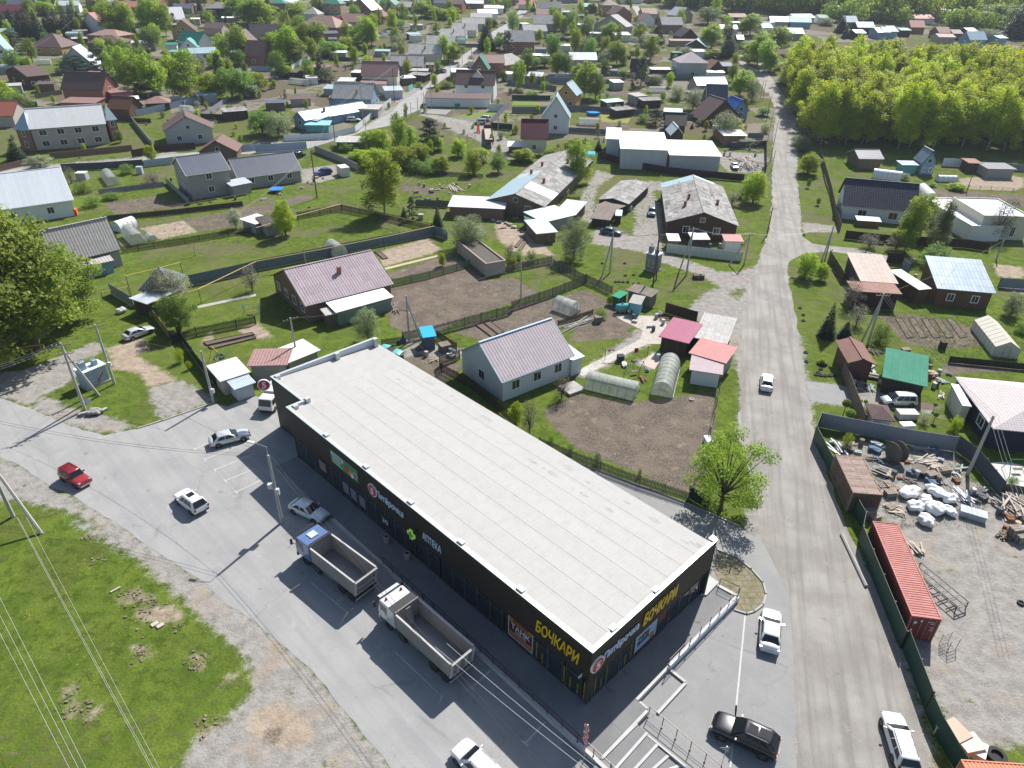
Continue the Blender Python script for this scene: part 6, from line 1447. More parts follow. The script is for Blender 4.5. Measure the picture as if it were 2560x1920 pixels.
QI('magenta roofed brick house with green gable trim','b560,200','b705,206',5.0,D=11,Rg='b545,130',rm=roof_mag,wm=Qe,QN=(0,0,2),two=True,QO='magenta roofed house',fascia_m=MP('trim_green',(.03,.2,.15),.5))
QI('grey brown roof house right of the magenta one','b735,190','b925,192',4.4,D=12,Rg='b740,116',rm=Qm,wm=Qq,QN=(2,0,0))
QI('tall brown brick house with white metal roof','b800,78','b995,92',7.0,'b862,-20',axis='y',D=13,rm=Qg,wm=Qj,QN=(2,0,0),two=True,QO='tall brown brick house')
QI('red brown hip roof right of the tall brick house','b1000,140','b1100,145',4.0,'b1050,75',D=12,roof='hip',rm=roof_chest,wm=Qe,QN=(1,0,0))
QI('pale yellow house with green gabled roof','b1090,60','b1228,66',6.0,'b1150,0',axis='y',D=11,rm=Qv,wm=wall_yellow,QN=(2,0,0),two=True,QO='pale yellow green roofed house')
QI('brick house with green hip roof','b570,30','b730,35',6.0,'b650,-25',D=12,roof='hip',rm=Qv,wm=brick_tan,QN=(2,0,0),two=True)
QI('brick house with green roof at upper left centre','b110,28','b255,30',6.0,'b180,-15',D=12,roof='hip',rm=Qv,wm=Qe,QN=(2,0,0),two=True)
QI('plain grey hip roof behind the spruce','b400,120','b535,125',4.0,'b460,58',D=10,roof='hip',rm=Qo,wm=Qa,QN=(1,0,0))
QI('dark roofed house hidden by the birches left of centre','b-40,345','b210,335',3.4,D=14,Rg='b0,210',rm=QB,wm=Qj,QN=(1,0,0))
QI('plum roofed brick house at the left centre behind birches','b-120,480','b60,490',4.0,D=12,Rg='b-60,345',rm=Qi,wm=Qe,QN=(1,0,1))
QK('slate roofed brick outbuilding under the magenta house','b590,292','b725,285',3.4,9,Qp,Qe,.6)
QK('small slate roofed brick shed in front of it','b625,340','b702,338',2.8,6,Qp,Qe,.4)
QK('long low shed roof at the street corner among bushes','b682,1228','b945,1228',2.4,7,Qo,Ql,.3)
QK('brown garden shed with pale blue roof in the middle plots','b1320,298','b1430,292',2.6,6,Qh,wall_brownw,.4)
QK('dark flat roof shed near the street','b1305,640','b1460,655',2.6,6,Qx,Qb,.3)
QK('brown wooden carport by the parked cars','b1460,560','b1540,560',2.6,6,QC,Qb,.3,name='carport')
QK('pale roof shed beside the yard of the nearest street house','b1325,610','b1485,612',2.8,5,Qo,Qd,.3)
QK('pale green lean-to with white walls at the fifth street house','b1725,340','b1808,345',2.8,5,Qv,Qa,.4,name='lean_to')
QK('light blue shed roof left of the grey blue house','b570,765','b665,768',2.6,7,Qh,Qd,.5)
QK('pale shed roof behind the grey blue house','b700,700','b845,702',2.8,6,Qn,Qa,.5)
# ---- top right centre (crop c)
QI('brick house with grey asbestos roof beside the village street','c-60,362','c200,362',5.2,D=11,Rg='c-50,260',rm=Qo,wm=Qe,QN=(2,0,0),QO='asbestos roofed brick house')
for k,(a_,b_,r_g,rm_) in enumerate((('c100,270','c310,268','c110,212',Qo),('c180,205','c390,208','c190,128',Qo),('c205,125','c392,130','c225,74',Qm),('c240,72','c430,75','c250,12',Qp))):
 QI(('nearest','second','third','farthest')[k]+' house in the row right of the village street',a_,b_,3.6,D=11,Rg=r_g,rm=rm_,wm=Qd,QN=(2,0,0))
QI('low house with grey hip roof and dark dormer','c-60,575','c130,530',3.4,'c20,455',D=10,roof='hip',rm=Qo,wm=Qe,QN=(1,0,0))
QK('white flat roof in front of the grey hip roofed house','c-60,640','c95,640',2.8,6,Qg,Qa,.3,name='annex')
QI('white metal barn roof in the gardens','c500,518','c740,518',4.2,D=9,Rg='c500,450',rm=Qf,wm=Qq,QN=None,name='barn',cat='barn',QO='white metal garden barn')
QI('grey gabled house inside the light blue compound','c700,215','c990,240',3.6,'c835,130',axis='y',D=12,rm=Qo,wm=Qd,QN=(1,0,0),QO='light blue compound')
QK('light blue flat roofed block at left of the compound','c572,215','c652,215',3.8,8,Qn,wall_teal,.2)
QK('light blue low annex with white roof','c652,285','c765,290',3.0,6,Qn,Qk,.2,name='annex')
QK('bright white flat roof right of the compound','c885,300','c1030,302',3.4,13,Qg,Qa,.4,name='annex')
QI('brown brick gabled house beyond the compound','c880,130','c1045,125',4.4,'c958,58',axis='y',D=13,rm=Qi,wm=Qe,QN=(2,0,0))
QI('tan two storey house at the top centre','c775,45','c935,45',6.2,'c850,-5',D=12,roof='hip',rm=Qi,wm=wall_ochre,QN=(3,0,0),two=True)
QI('rosy roofed house behind the brown brick gable','c865,85','c1020,88',4.0,D=10,Rg='c875,42',rm=Qm,wm=Qj,QN=None)
QI('beige flat hip roof beside the far lane','c1130,120','c1262,120',4.0,D=12,Rg='c1135,70',rm=Qw,wm=Qq,QN=(2,0,0))
QI('plum gabled house in front of the beige roof','c1125,178','c1242,175',3.4,'c1190,115',axis='y',D=9,rm=Qm,wm=Qa,QN=(2,0,0))
QI('brick house with grey roof and rosy lower edge','c1295,215','c1485,215',4.4,D=11,Rg='c1297,145',rm=Qo,wm=Qj,QN=(2,0,0),QO='grey and rosy roofed brick house')
QI('black gambrel barn with grey roof edges','c1460,322','c1610,318',2.6,'c1530,250',axis='y',D=11,rm=QB,wm=Qb,QN=None,name='barn',cat='barn',QO='black gambrel barn')
QK('long pinkish low roof in front of the gambrel barn','c1370,352','c1630,354',2.6,6,Qm,Qd,.4)
QI('grey house with white roof slope','c1440,140','c1570,130',4.0,'c1500,65',axis='y',D=11,rm=Qf,wm=Qd,QN=(1,0,0))
QI('dark gabled cottage with pale blue roof slope','c1490,395','c1680,408',3.0,'c1590,340',axis='y',D=9,rm=Qh,wm=Qb,QN=None)
QK('white flat roof below the dark gabled cottage','c1570,445','c1690,445',3.0,8,Qg,Qa,.3)
QI('two storey white brick house with pinkish hip roof','c1450,545','c1702,545',6.0,'c1605,448',D=12.5,roof='hip',rm=M('roof_pinkgrid',(.40,.33,.34),(.45,.38,.38),(.3,.42,.5),.4,.5,.03,off=0),wm=block_white,QN=(1,0,0),wz=(1.0,1.6,1.3),QO='white brick hip roofed house')
QK('long dark slate roof right of the white brick house','c1695,572','c1940,572',3.0,9,Qp,Qb,.6)
QI('brown tent like roof beside the white brick house','c1705,600','c1840,598',2.6,'c1765,525',axis='y',D=8,rm=M('roof_tent',(.22,.13,.08),QH=.3),wm=Qb,QN=None,name='pavilion',cat='pavilion')
QK('white sheet roof stall by the brown tent roof','c1690,625','c1845,628',2.5,5,Qg,Qa,.3)
QI('black steep roofed cabin among the gardens','c1030,612','c1168,615',2.6,D=7.5,Rg='c1033,505',rm=QB,wm=Qb,QN=None,name='cabin',cat='cabin',QO='black cabin')
QK('white rumpled roof shed next to the black cabin','c1205,600','c1395,600',2.5,5,Qg,Qb,.3)
QI('pale metal roofed house behind the blue slate roof','c1600,740','c1870,735',4.0,D=10,Rg='c1600,662',rm=Qh,wm=Qd,QN=None)
QI('slate blue steep roof over brick walls by the gravel road','c1680,880','c1868,885',3.4,D=9,Rg='c1685,724',rm=Qp,wm=Qe,QN=(1,0,0),QO='slate blue steep roof')
QI('small house with bright blue gabled roof','c1915,965','c2052,962',3.0,'c1945,818' if False else 'c1985,865',axis='y',D=10,rm=roof_blue,wm=Qk,QN=(1,0,0),QO='bright blue roofed house')
QI('brown steep gabled house with dark front','c1655,1045','c1985,1022',1.6,'c1875,860',axis='y',D=10,rm=Qi,wm=wall_brownw,QN=None,QO='brown steep gable')
QI('black roofed cabin in front of the long grey fence','c1322,1080','c1508,1088',2.6,D=8,Rg='c1330,968',rm=QB,wm=Qb,QN=None,name='cabin',cat='cabin')
QI('white roofed outbuilding by the gravel road behind a willow','c1830,1172','c2035,1172',3.0,D=12,QM=.8,roof='shed',rm=Qg,wm=Qe,QN=None,name='shed',cat='shed')
QK('turquoise hut near the brown steep gable','c1635,915','c1720,918',2.8,5,Qn,Qk,.3,name='hut')
QI('tall white gabled house with pale blue roof','c250,1020','c505,1030',4.6,'c382,836',axis='y',D=9,rm=Qh,wm=wall_siding,QN=(1,0,0),wz=(1.2,1.1,1.2),QO='tall white gabled house')
QI('ochre house with pale blue metal roof behind the tall white gable','c370,815','c560,832',4.6,'c480,722',axis='y',D=9,rm=Qh,wm=wall_ochre,QN=(2,0,0))
QI('white brick house with dark red metal roof','c75,1198','c312,1204',4.4,D=10,Rg='c30,1024',rm=roof_red,wm=QD,QN=(1,0,1),wz=(1.4,1.0,1.3),QO='dark red roofed house')
QK('white lean-to roof at the foot of the dark red roofed house','c-40,1265','c125,1268',2.4,5,Qn,Ql,.5,name='lean_to')
QI('small white gabled garage by the warehouse','c1368,1170','c1492,1172',2.6,'c1425,1102',axis='y',D=9,rm=Qf,wm=Qb,QN=None,name='garage',cat='garage')
QK('small bright blue roof hut behind the willow','c615,1330','c718,1335',2.4,3,M('roof_brightblue',(.03,.35,.65),QH=.1),Qk,.2,name='hut')
QK('white and grey sheet shed left of the warehouse gardens','c125,480','c330,480',2.8,6,Qg,Qd,.3)
QK('dark green garden wagon among the plots','c1388,455','c1482,455',3.0,5,Qv,M('wall_dkgreen',(.015,.06,.05),QH=.2),.1,name='wagon')
QK('pale blue low roof hut on the left plots','c130,655','c262,662',1.6,5,Qf,Ql,1.0,name='hut')
QK('small shed with pinkish grey flat roof in the garden','c772,582','c865,584',2.6,4,Qm,Qb,.2)
# ---- far right (crop d)
far=[('d-40,200','d70,195','d-40,206',roof_blue,Qa,'blue edged roof at the far road bend'),('d20,185','d185,190','d30,140',Qf,Qd,'white roofed house at the left of the far row'),('d190,190','d380,195','d310,140',Qu,Qk,'teal gabled two storey house in the far row'),('d150,290','d320,292','d150,238',Qu,Qd,'teal roof in front of the far row'),('d230,155','d410,150','d250,120',Qg,Qa,'long white roof behind the teal gable'),('d445,155','d535,155','d445,125',M('roof_palegreen',(.3,.42,.33),QH=.2),Qa,'pale green roof in the far row'),('d672,192','d785,192','d672,136',roof_zinc,Ql,'blue slate roof right of the dark spruce'),('d775,238','d932,240','d782,186',roof_zinc,Qb,'grey blue roof above the tin huts'),('d760,285','d852,285','d765,255',Qh,Qb,'pale tin hut at the grove edge'),('d950,280','d1005,280','d962,238',Qh,Qk,'first of three small blue roofs'),('d1000,280','d1068,280','d1005,230',roof_zinc,Qk,'middle of three small blue roofs'),('d1062,275','d1135,272','d1062,222',Qh,Qk,'last of three small blue roofs'),('d1150,262','d1245,262','d1160,240',Qv,Qb,'dark green roof next to the crimson one'),('d1235,235','d1365,238','d1232,175',roof_rosy,Qe,'crimson roofed red house in the far row'),('d1480,285','d1592,285','d1490,232',Qw,Ql,'brown gambrel house right of the crimson roof'),('d1600,290','d1690,292','d1640,255',Qi,Qb,'dark small hut in the far row'),('d1740,275','d1828,272','d1740,238',Qf,Qb,'pale roof at the right of the far row'),('d1480,320','d1630,322','d1500,290',Qm,Qq,'pinkish flat roof at the grove edge'),('d1745,345','d1900,345','d1790,270',Qh,Qk,'pale blue arched hangar at the grove edge'),('d2000,330','d2080,328','d2000,303',Qh,Qk,'little teal roof at far right'),('d980,40','d1060,40','d985,8',Qn,Qb,'distant white roof before the far wood'),('d1190,50','d1290,52','d1190,28',Qg,Qa,'distant bright roof right of the far spruces'),('d1735,105','d1810,108','d1740,76',roof_zinc,Qb,'small slate roof in the far trees'),('d1752,128','d1820,128','d1755,105',Qg,Qa,'white shed roof in the far trees'),('d1855,45','d1950,50','d1860,12',Qm,Qe,'pink roof at the top right'),('d1660,38','d1712,36','d1660,18',Qu,Qa,'tiny teal roof near the top right'),('c1890,150','c2040,148','c1890,115',Qw,Qb,'brown barn with tan roof before the far wood'),('c1805,250','c1960,252','c1810,212',Qg,Qa,'white low roofs by the tall spruce'),('c2165,240','c2260,240','c2170,202',roof_blue,Qa,'blue roofed house at the far bend'),('c1945,340','c2010,342','c1960,300',Qn,Qb,'little white roof between the birches')]
for a_,b_,r_g,rm_,wm_,lb in far:
 D_=10
 QI(lb,a_,b_,3.4,D=D_,Rg=r_g,rm=rm_,wm=wm_,QN=(2,0,0),two=False)
QI('dark slate roofed shed under the grove trees','d790,1370','d1003,1372',3.0,D=8,Rg='d795,1290',rm=Qp,wm=Ql,QN=None,name='shed',cat='shed',QO='dark slate shed by the grove')
QI('small blue grey summer house with white window frames','h1330,100','h1465,105',3.0,'h1400,-10',axis='y',D=6,rm=roof_zinc,wm=Qk,QN=(2,0,0),wz=(.8,.7,1.0),QO='blue grey summer house')
QK('turquoise plank lean-to left of the summer house','h1160,112','h1310,115',2.4,4,roof_zinc,wall_teal,.3,name='lean_to')
QK('rust brown cabin on the pale sand lot','h1735,95','h1860,100',2.6,5,roof_rust,M('rust_wall',(.10,.07,.06),QH=.3),.2,name='cabin')
QK('long dark grey cabin on the pale sand lot','h1900,145','h2155,150',2.6,6,Qp,Qd,.3,name='cabin')
# ---- filler houses of the far town
frnd=random.Random(21)
rms=[Qo,Qn,Qi,Qm,Qh,Qp,Qw,roof_rosy,Qu,Qg];wms=[Qa,Qj,Qd,Qq,Qe,Qb]
tries=0;placed=0
FARN=[Qn.name]
while placed<58 and tries<900:
 tries+=1
 px=frnd.uniform(-40,2560);py=frnd.uniform(4,34) if px<2050 else frnd.uniform(4,60)
 if 1500<px<2050 and py>8:continue
 g_=G((px,py));
 if any((g_.x-a)**2+(g_.y-b_)**2<(r2+9)**2 for a,b_,r2 in HN):continue
 w2=frnd.uniform(9,15);rt_d=frnd.choice(range(len(rms)));wt_d=frnd.choice(range(len(wms)))
 c0=len(bpy.data.objects)
 x0_,y0_=g_.x,g_.y
 hh=frnd.choice((3,3,3.4,5.2));rs=frnd.uniform(1.6,3.0);an=frnd.uniform(-.25,.25)
 rt_=QR('house',None,'house',(x0_,y0_,TER(y0_)),an);HN.append((x0_,y0_,9))
 bb=MB();bb.grid([[(x,-4.6,0),(x,-4.6,hh),(x,0,hh+rs-.1),(x,4.6,hh),(x,4.6,0)] for x in (-w2/2+.3,w2/2-.3)],0,True,True);bb.QF('wall',wms[wt_d],rt_)
 rr_=MB()
 for sg in (-1,1):rr_.QU([(-w2/2,sg*5.2,hh-.35),(w2/2,sg*5.2,hh-.35),(w2/2,0,hh+rs-.12),(-w2/2,0,hh+rs-.12),(-w2/2,sg*5.2,hh-.2),(w2/2,sg*5.2,hh-.2),(w2/2,0,hh+rs),(-w2/2,0,hh+rs)])
 rr_.QF('roof',rms[rt_d],rt_)
 AUTO.append((rt_,'distant '+['grey','pale','brown','dusty pink','light blue','slate','tan','red','teal','white'][rt_d]+' roofed house',Vector((x0_,y0_,0)),5));placed+=1
# ---- fences
QJ('dark green sheet fence along the gravel road, long upper run','l430,790 l385,900 l500,1130 l800,1659 p600,150 p880,860',2.2,fence_green)
QJ('dark green sheet gate leaf leaning open past the container','p895,855 p1045,1270',2.3,fence_green,z=0)
QJ('dark green sheet fence at the lower right corner','p1050,1290 p1110,1430 p1240,1659 p1330,1800',2.2,fence_green)
QJ('grey sheet fence between junk yard and gazebo garden','l440,790 l750,850 l1150,930 l1600,1000',2.2,Qz)
QJ('grey slatted fence down the right side of the junk yard','l1610,990 l1760,1100 l1990,1390',2.2,M('fence_slate',(.10,.12,.14),(.13,.15,.17),(.05,.06,.07),.12,5,.04),gap=2)
QJ('low brown board fence at the right of the junk yard','l1990,1360 l2260,1400',1.4,fence_wood2)
QJ('rusty brown sheet fence and gate beside the driveway','l625,300 l690,470 l750,640 l810,800',2.1,M('fence_rustbrown',(.16,.12,.09),QH=.25))
QJ('dark plank fence from the driveway up past the red garage','h520,930 h640,1130',2.0,fence_brown)
QJ('grey sheet fence behind the bent roof garage','h1150,1010 h1210,1050',2.0,Qz)
QJ('brown sheet fence strip in front of the bent roof garage','h1020,960 h1160,965',2.2,fence_brown)
QJ('brown metal fence and hedge line of the navy tiled house','h440,30 h480,160 h540,380 h575,560 h615,690',2.0,M('fence_bronze',(.10,.085,.065),QH=.2))
QJ('dark brown fence along the lane below the birches','h660,750 h1000,790 h1700,830 h1900,860',1.9,fence_brown)
QJ('long grey sheet fence beside the yellow gas pipe meadow','e960,1225 e1150,1340',2.0,Qz)
QJ('long grey blue metal fence below the yellow pipe','e1650,1160 e2110,1060 f0,1030 f620,905 f1540,720 f1650,760',2.1,M('fence_bluegrey',(.13,.17,.20),(.14,.18,.21),(.08,.11,.13),2.5,5,.02,QH=.12),gap=4)
QJ('dark old plank fence along the meadow corner','f360,580 f740,510 f1140,590 f1520,680',1.6,fence_wood,'picket')
QJ('leaning plank fence between greenhouse beds and meadow','e1060,870 e1600,790 e2212,690',1.3,fence_wood,'picket')
QJ('dark garden fence by the blossoming bush','e1500,1659 e1700,1590 e2212,1490',1.5,M('fence_dkgreen',(.03,.04,.035),QH=.2),'picket')
QJ('long weathered plank fence from the blue privy to the paved yard','f1270,1640 f1520,1590 f2212,1400 g0,1370 g350,1250 g640,1130',1.7,fence_wood2,'picket')
QJ('weathered plank fence across the green common','g640,1130 g860,1230',1.6,fence_wood2,'picket')
QJ('brown rusted sheet fence at the paved yard by the gravel road','g1320,1390 g1590,1470',1.9,M('fence_rust2',(.075,.04,.035),QH=.3))
QJ('grey plank fence above the little lawn','g-40,1040 g345,960',1.6,fence_wood2,'picket')
QJ('loose plank fence from the grey bush to the common','g350,990 g640,1130',1.5,fence_wood2,'picket')
QJ('patched green and rusty mesh fence across the bare field','f1180,1160 f1500,1090 f1850,990',1.4,M('fence_patched',(.10,.17,.13),(.22,.14,.09),(.05,.05,.04),1.3,3,.03,QH=.3),'picket')
QJ('brown plank fence beside the white cottage','j1585,270 j1600,320 j1880,470 j2212,760',1.6,fence_wood,'picket')
QJ('thin picket fence along the drive behind the store','k230,950 k500,1060 k760,1160 k1100,1290 k1520,1430',1.3,fence_wood2,'picket')
QJ('low plank fence of the privy yard','j1090,90 j1280,60',1.2,fence_wood,'picket')
QJ('short plank fence from the cottage corner to the privy yard','j1590,260 j1760,200',1.6,fence_wood,'picket')
QJ('plank fence running from the privy to the cottage','j1560,20 j1730,130',1.4,fence_wood,'picket')
QJ('dark mesh fence of the big bare plot beside the gravel road','k1780,500 k1730,760 k1700,880',1.7,Qc,'mesh')
QJ('low plank partition by the arched greenhouse','g400,1500 g700,1400',.9,fence_wood,'picket')
QJ('dark green gate panel at the plot corner','k1520,1400 k1690,1500',1.7,M('gate_green',(.02,.05,.04),QH=.2))
QJ('white green sheet fence in front of the weathered barrack','g1330,870 g1980,945',1.9,M('fence_palegreen',(.50,.55,.50),(.54,.59,.54),(.38,.42,.38),.3,5,.03))
QJ('dark plum fence below the white warehouse','c755,1365 g1000,130 g1330,190 g2000,255',1.9,fence_plum)
QJ('long white and turquoise fence along the village street','b245,1220 b645,1200 b860,1140 b1010,1010 b1170,890',1.8,fence_white,gap=4)
QJ('turquoise sheet fence piece by the white garage','b1320,790 b1355,770',2.0,M('fence_turq',(.2,.55,.55),QH=.15))
QJ('grey sheet fence by the parked black cars','b0,1318 b440,1290',2.2,fence_blue)
QJ('grey concrete fence beside the blue pickup yard','f510,0 f700,75 f880,160',1.9,M('fence_concrete',(.27,.26,.25),QH=.25),'concrete')
QJ('brick pier wall in front of the beige house','a440,1370 a750,1340 a1145,1300',1.6,Qj,'concrete',post=Qj)
QJ('brown sheet fence right of the brick pier wall','a1145,1360 a1310,1330',2.0,fence_brown)
QJ('brick pier wall at the lane on the left','e-40,180 e250,110 e440,90',1.6,Qj,'concrete')
QJ('dark sheet fence behind the pale metal roofed house','e540,165 e900,150 e1240,125',1.9,M('fence_dark',(.07,.08,.09),QH=.15))
QJ('white blue fence at the corner of the grey two storey house','e1250,130 e1500,100',1.8,fence_blue)
QJ('lilac corrugated fence in the middle of the gardens','e860,365 e1420,300',1.2,M('fence_lilac',(.26,.25,.32),(.32,.31,.38),(.12,.11,.15),.22,4,.05),gap=3)
QJ('grey fence down to the grey house corner','e1440,270 e1640,460',1.5,Qz)
QJ('dark garden fence along the seed beds','e900,600 e1520,540 e2100,470',1.2,fence_wood)
QJ('grey blue fence crossing behind the white block house','a1180,1005 a1500,935 a1790,870',2.0,fence_blue)
QJ('stone wall of the dark timber house','a310,850 a540,815',1.6,M('wall_stone',(.2,.17,.15),QH=.3),'concrete')
QJ('brown board fence below the white block house','a1340,1310 a1690,1290',1.9,fence_brown)
QJ('white blue panels by the dark brown cabin','a2050,1310 a2260,1290',1.8,fence_blue)
QJ('concrete wall right of the white block house yard','a1150,1060 a1310,1260',1.7,M('fence_concrete',(.27,.26,.25),QH=.25),'concrete')
QJ('pale blue fence left of the village gardens','b-40,610 b230,620',1.9,fence_blue)
QJ('pale fence climbing between the birches and gardens','b310,600 b520,480',1.8,fence_white)
QJ('dark blue fence beside the green lawn playground','b2040,1060 b2190,920',1.9,Qz)
QJ('dark green fence by the flatbed lorry','b2030,1110 b2212,1125',1.9,fence_green)
QJ('white panelled wall right of the white villa','b2010,960 b2140,960',2.4,Qa,'concrete',post=Qe)
QJ('grey fence behind the small lawns','c-40,735 c380,790',2.0,M('fence_greyd',(.16,.17,.18),QH=.15))
QJ('long slate blue fence behind the dark conifers','c0,700 c520,730',2.2,Qz)
QJ('dark green fence around the bright small lawn','c0,865 c330,870',1.8,fence_green)
QJ('brown blue fence with posts before the tall white gable','c0,975 c260,975 c600,960',2.0,M('fence_greyd',(.16,.17,.18),QH=.15))
QJ('long grey fence across the middle gardens','c600,960 c1050,995 c1320,1010',1.9,M('fence_greyd2',(.13,.14,.15),QH=.2))
QJ('grey fence piece right of the black cabin','c1510,1035 c1640,1040',1.9,M('fence_greyd',(.16,.17,.18),QH=.15))
QJ('grey fence under the black cabin and white brick house','c780,650 c1180,680 c1600,690',2.0,M('fence_greyd',(.16,.17,.18),QH=.15))
QJ('old fence between warehouse and gardens','c360,1140 c820,1165',1.7,M('fence_greyd2',(.13,.14,.15),QH=.2))
QJ('dark plank garden fence below the long white greenhouse','b630,525 b840,530',1.6,fence_wood)
QJ('grey fence at the gravel road end of the warehouse yard','c2035,1200 c2170,1200',1.8,M('fence_greyd',(.16,.17,.18),QH=.15))
QJ('dark fence enclosing the timber stacks','c1880,1290 c2190,1270 g2190,170',1.9,M('fence_dark',(.07,.08,.09),QH=.15))
QJ('pale metal fence behind the summer house','h1500,120 h1700,130',2.2,fence_white)
QJ('grey fence behind the sand lot','h1700,130 h2260,170',1.8,Qz)
QJ('wire fence of thin posts across the sand lot','h1330,280 h1640,310 h2212,350',1.0,Qt,'mesh')
QJ('grey sheet fence right of the log house','h1985,1170 h2260,1190',1.9,Qz)
QJ('dark hedge fence in the right garden','l1560,230 l2260,300',1.1,M('hedge_brown',(.05,.055,.03),QH=.3,var=5),gap=4)
QJ('plank gate leaning by the white parked sedan','e1300,1385 e1470,1620',1.5,M('gate_tan',(.24,.17,.10),QH=.3))
QJ('dark green fence beside the garden swing','i1530,-20 i1720,260 i1870,440',1.7,M('fence_dkgreen2',(.012,.03,.022),QH=.2))
QJ('turquoise mesh fence of the playground','c-30,790 c40,790',2.2,M('mesh_teal',(.05,.3,.32)),'mesh')
QJ('grey plank fence round the long barrack yard','f1380,470 f1665,480',1.6,fence_wood2)
QJ('dark picket fence in front of the barrack trees','g380,435 g585,445',1.6,fence_wood,'picket')
QJ('rickety dark fence along the wild plot','f1340,190 f1600,200 f1960,225',1.1,fence_wood,'picket')
pipe('yellow gas pipe running high over the grey fence','f-900,1300 f-500,1185 f0,945 f620,830 f1100,735 f1540,640',2.6)
pipe('yellow gas pipe along the upper meadow edge','f0,655 f360,548 f735,450 f1510,628',2.3)
pipe('yellow pipe arch beside the big poplar','e870,1210 e1100,1165',1.4)
pipe('yellow pipe gantry over the track by the poplar','e1085,1072 e1555,955',4.2)
pipe('rusty yellow pipe in front of the grey two storey house','e1340,490 e1700,430 e2150,355',1.8,.05,M('pipe_rust',(.35,.24,.12),QH=.3))
# ---- greenhouses
Qr('yellowish arched greenhouse by the plank fence','g545,1400','g390,1345',3.0,2.2)
Qr('arched greenhouse lying sideways at the top of the bare plot','k1075,520','k655,420',3.0,2.1)
Qr('arched greenhouse standing end on beside the little hut','k1290,520','k1360,260',3.0,2.2)
Qr('pale greenhouse peeping over the purple roof','f730,900','f650,845',3,2.3)
Qr('arched greenhouse with open door by the lilac fence','e985,290','e930,215',3,2.2)
Qr('arched greenhouse with blue barrel by the plank fence','e1210,800','e1120,720',3,2.3)
Qr('crumpled white plastic tunnel behind the corrugated roof','e1010,690','e1160,640',3,2.2,filmw)
Qr('tiny plastic cloche by the seed beds','e1325,765','e1290,735',1.6,1.1)
Qr('large cream gabled greenhouse in the right garden','l2040,190','h1850,1540',3.4,2.7,M('film_cream',(.58,.55,.46),QH=.15),gable=True)
Qr('white film tunnel behind the navy tiled house','h1140,250','h900,215',3.2,2.4,filmw,door=False)
Qr('low white film tunnel at the sand lot edge','h1615,255','h1455,250',2.2,1.6,filmw,door=False)
Qr('white tunnel right of the navy roof','h1410,435','h1320,345',3,2.3,filmw,door=False)
GH=[('b460,740','b305,720','long arched greenhouse in the village garden at left'),('b195,645','b140,640','small arched greenhouse beside the pale blue fence'),('b1000,548','b845,545','long white greenhouse behind the pink brown roof'),('b1340,240','b1255,235','pale greenhouse in the upper gardens'),('b1195,305','b1130,302','small bright greenhouse in the upper gardens'),('b1125,325','b1090,320','tiny greenhouse left of the bright one'),('c490,680','c362,680','pale greenhouse behind the slate blue fence'),('c1320,800','c1180,798','striped greenhouse left of the blossoming bushes'),('c1195,905','c1045,902','striped greenhouse on the middle lawn'),('c750,1080','c575,1075','ribbed greenhouse below the round blue pool'),('c905,645','c825,645','cream greenhouse in front of the black cabin'),('c470,235','c400,235','pale flat greenhouse in the right hand row gardens'),('c515,440','c420,438','faint greenhouse behind the white barn'),('c1090,370','c1012,350','slanted glass greenhouse right of the white roof'),('a445,555','a330,560','white tunnel beside the timber house'),('a1620,880','a1480,890','white tunnel behind the pavilion'),('a1660,970','a1570,965','pale green tank like greenhouse behind the white block house')]
for p_,q_,lb in GH:Qr(lb,q_,p_,3,2.2,door=False)
# ---- people free; vehicles
silver=(.56,.58,.6);white=(.72,.73,.74);nearblack=(.012,.014,.02)
car('silver sedan parked on the bay lines at the left end of the lot','i1800,912','i2158,818','sedan',silver)
car('old boxy dark red hatchback with roof rack driving on the street','i545,1155','i745,1268','boxy',(.30,.02,.025),rack=2,metal=.1,L=4.0)
car('white compact SUV with black sunroof driving on the street','i1755,1500','i1540,1335','suv',white,metal=0,sunroof=True)
car('white sedan parked in the shade nose to the blue lorry','j315,1430','j600,1560','sedan',(.62,.68,.72),metal=.1)
car('white hatchback cut by the bottom edge of the street','1246,1962','n1345,1490','suv',white,metal=0,L=4.3)
car('black SUV with open glass roof on the side lot','p62,1530','o1352,1335','bigsuv',nearblack,sunroof=2)
car('white sedan parked in the side lot near the bare island','p10,870','p30,585','sedan',(.70,.70,.71),metal=.1)
car('white long estate parked on gravel at the lower right','p935,1625','p838,1315','wagon',white,metal=0,rack=True)
car('white sedan driving away up the gravel road','z1656,842','z1659,803','sedan',white,metal=0,L=4.5)
car('white sedan on the dirt track beside the leaning gate','e1085,1590','e1300,1510','sedan',(.62,.62,.64))
car('silver white minivan in the yard behind the rusty fence','l1270,552','l995,545','van',(.58,.60,.62),L=4.4)
car('dark blue pickup style SUV in the yard by the white box','f655,160','f500,190','bigsuv',(.015,.04,.17))
car('blue grey hatchback on the track between the barracks','g1212,482','g1205,548','suv',(.10,.17,.22),L=4.2)
car('dark teal sedan under the utility pole','g775,668','g942,692','sedan',(.025,.055,.08))
car('silver sedan beside the heap of boards','g1912,92','g1938,142','sedan',silver)
car('turquoise old sedan showing behind the store roof','j1085,110','j1215,135','sedan',(.08,.42,.38),metal=.1,L=4.2)
car('silver minivan in front at the playground lawn','b1985,1050','b1885,1052','van',silver)
car('white minivan behind the silver one at the playground lawn','b2025,1028','b1918,1015','van',white,metal=0)
car('white estate parked in the yard behind the turquoise fence','b785,1030','b900,1028','wagon',white,metal=0)
car('dark grey SUV parked at the roadside of the village street','b1560,632','b1590,600','suv',(.05,.055,.06))
car('white SUV next to the dark grey one on the village street','b1630,615','b1600,600','suv',white,metal=0)
car('small white van far along the village street','b1935,355','b1932,340','van',white,metal=0)
car('white car beside the street in the far distance','b2158,192','b2125,188','sedan',white,metal=0)
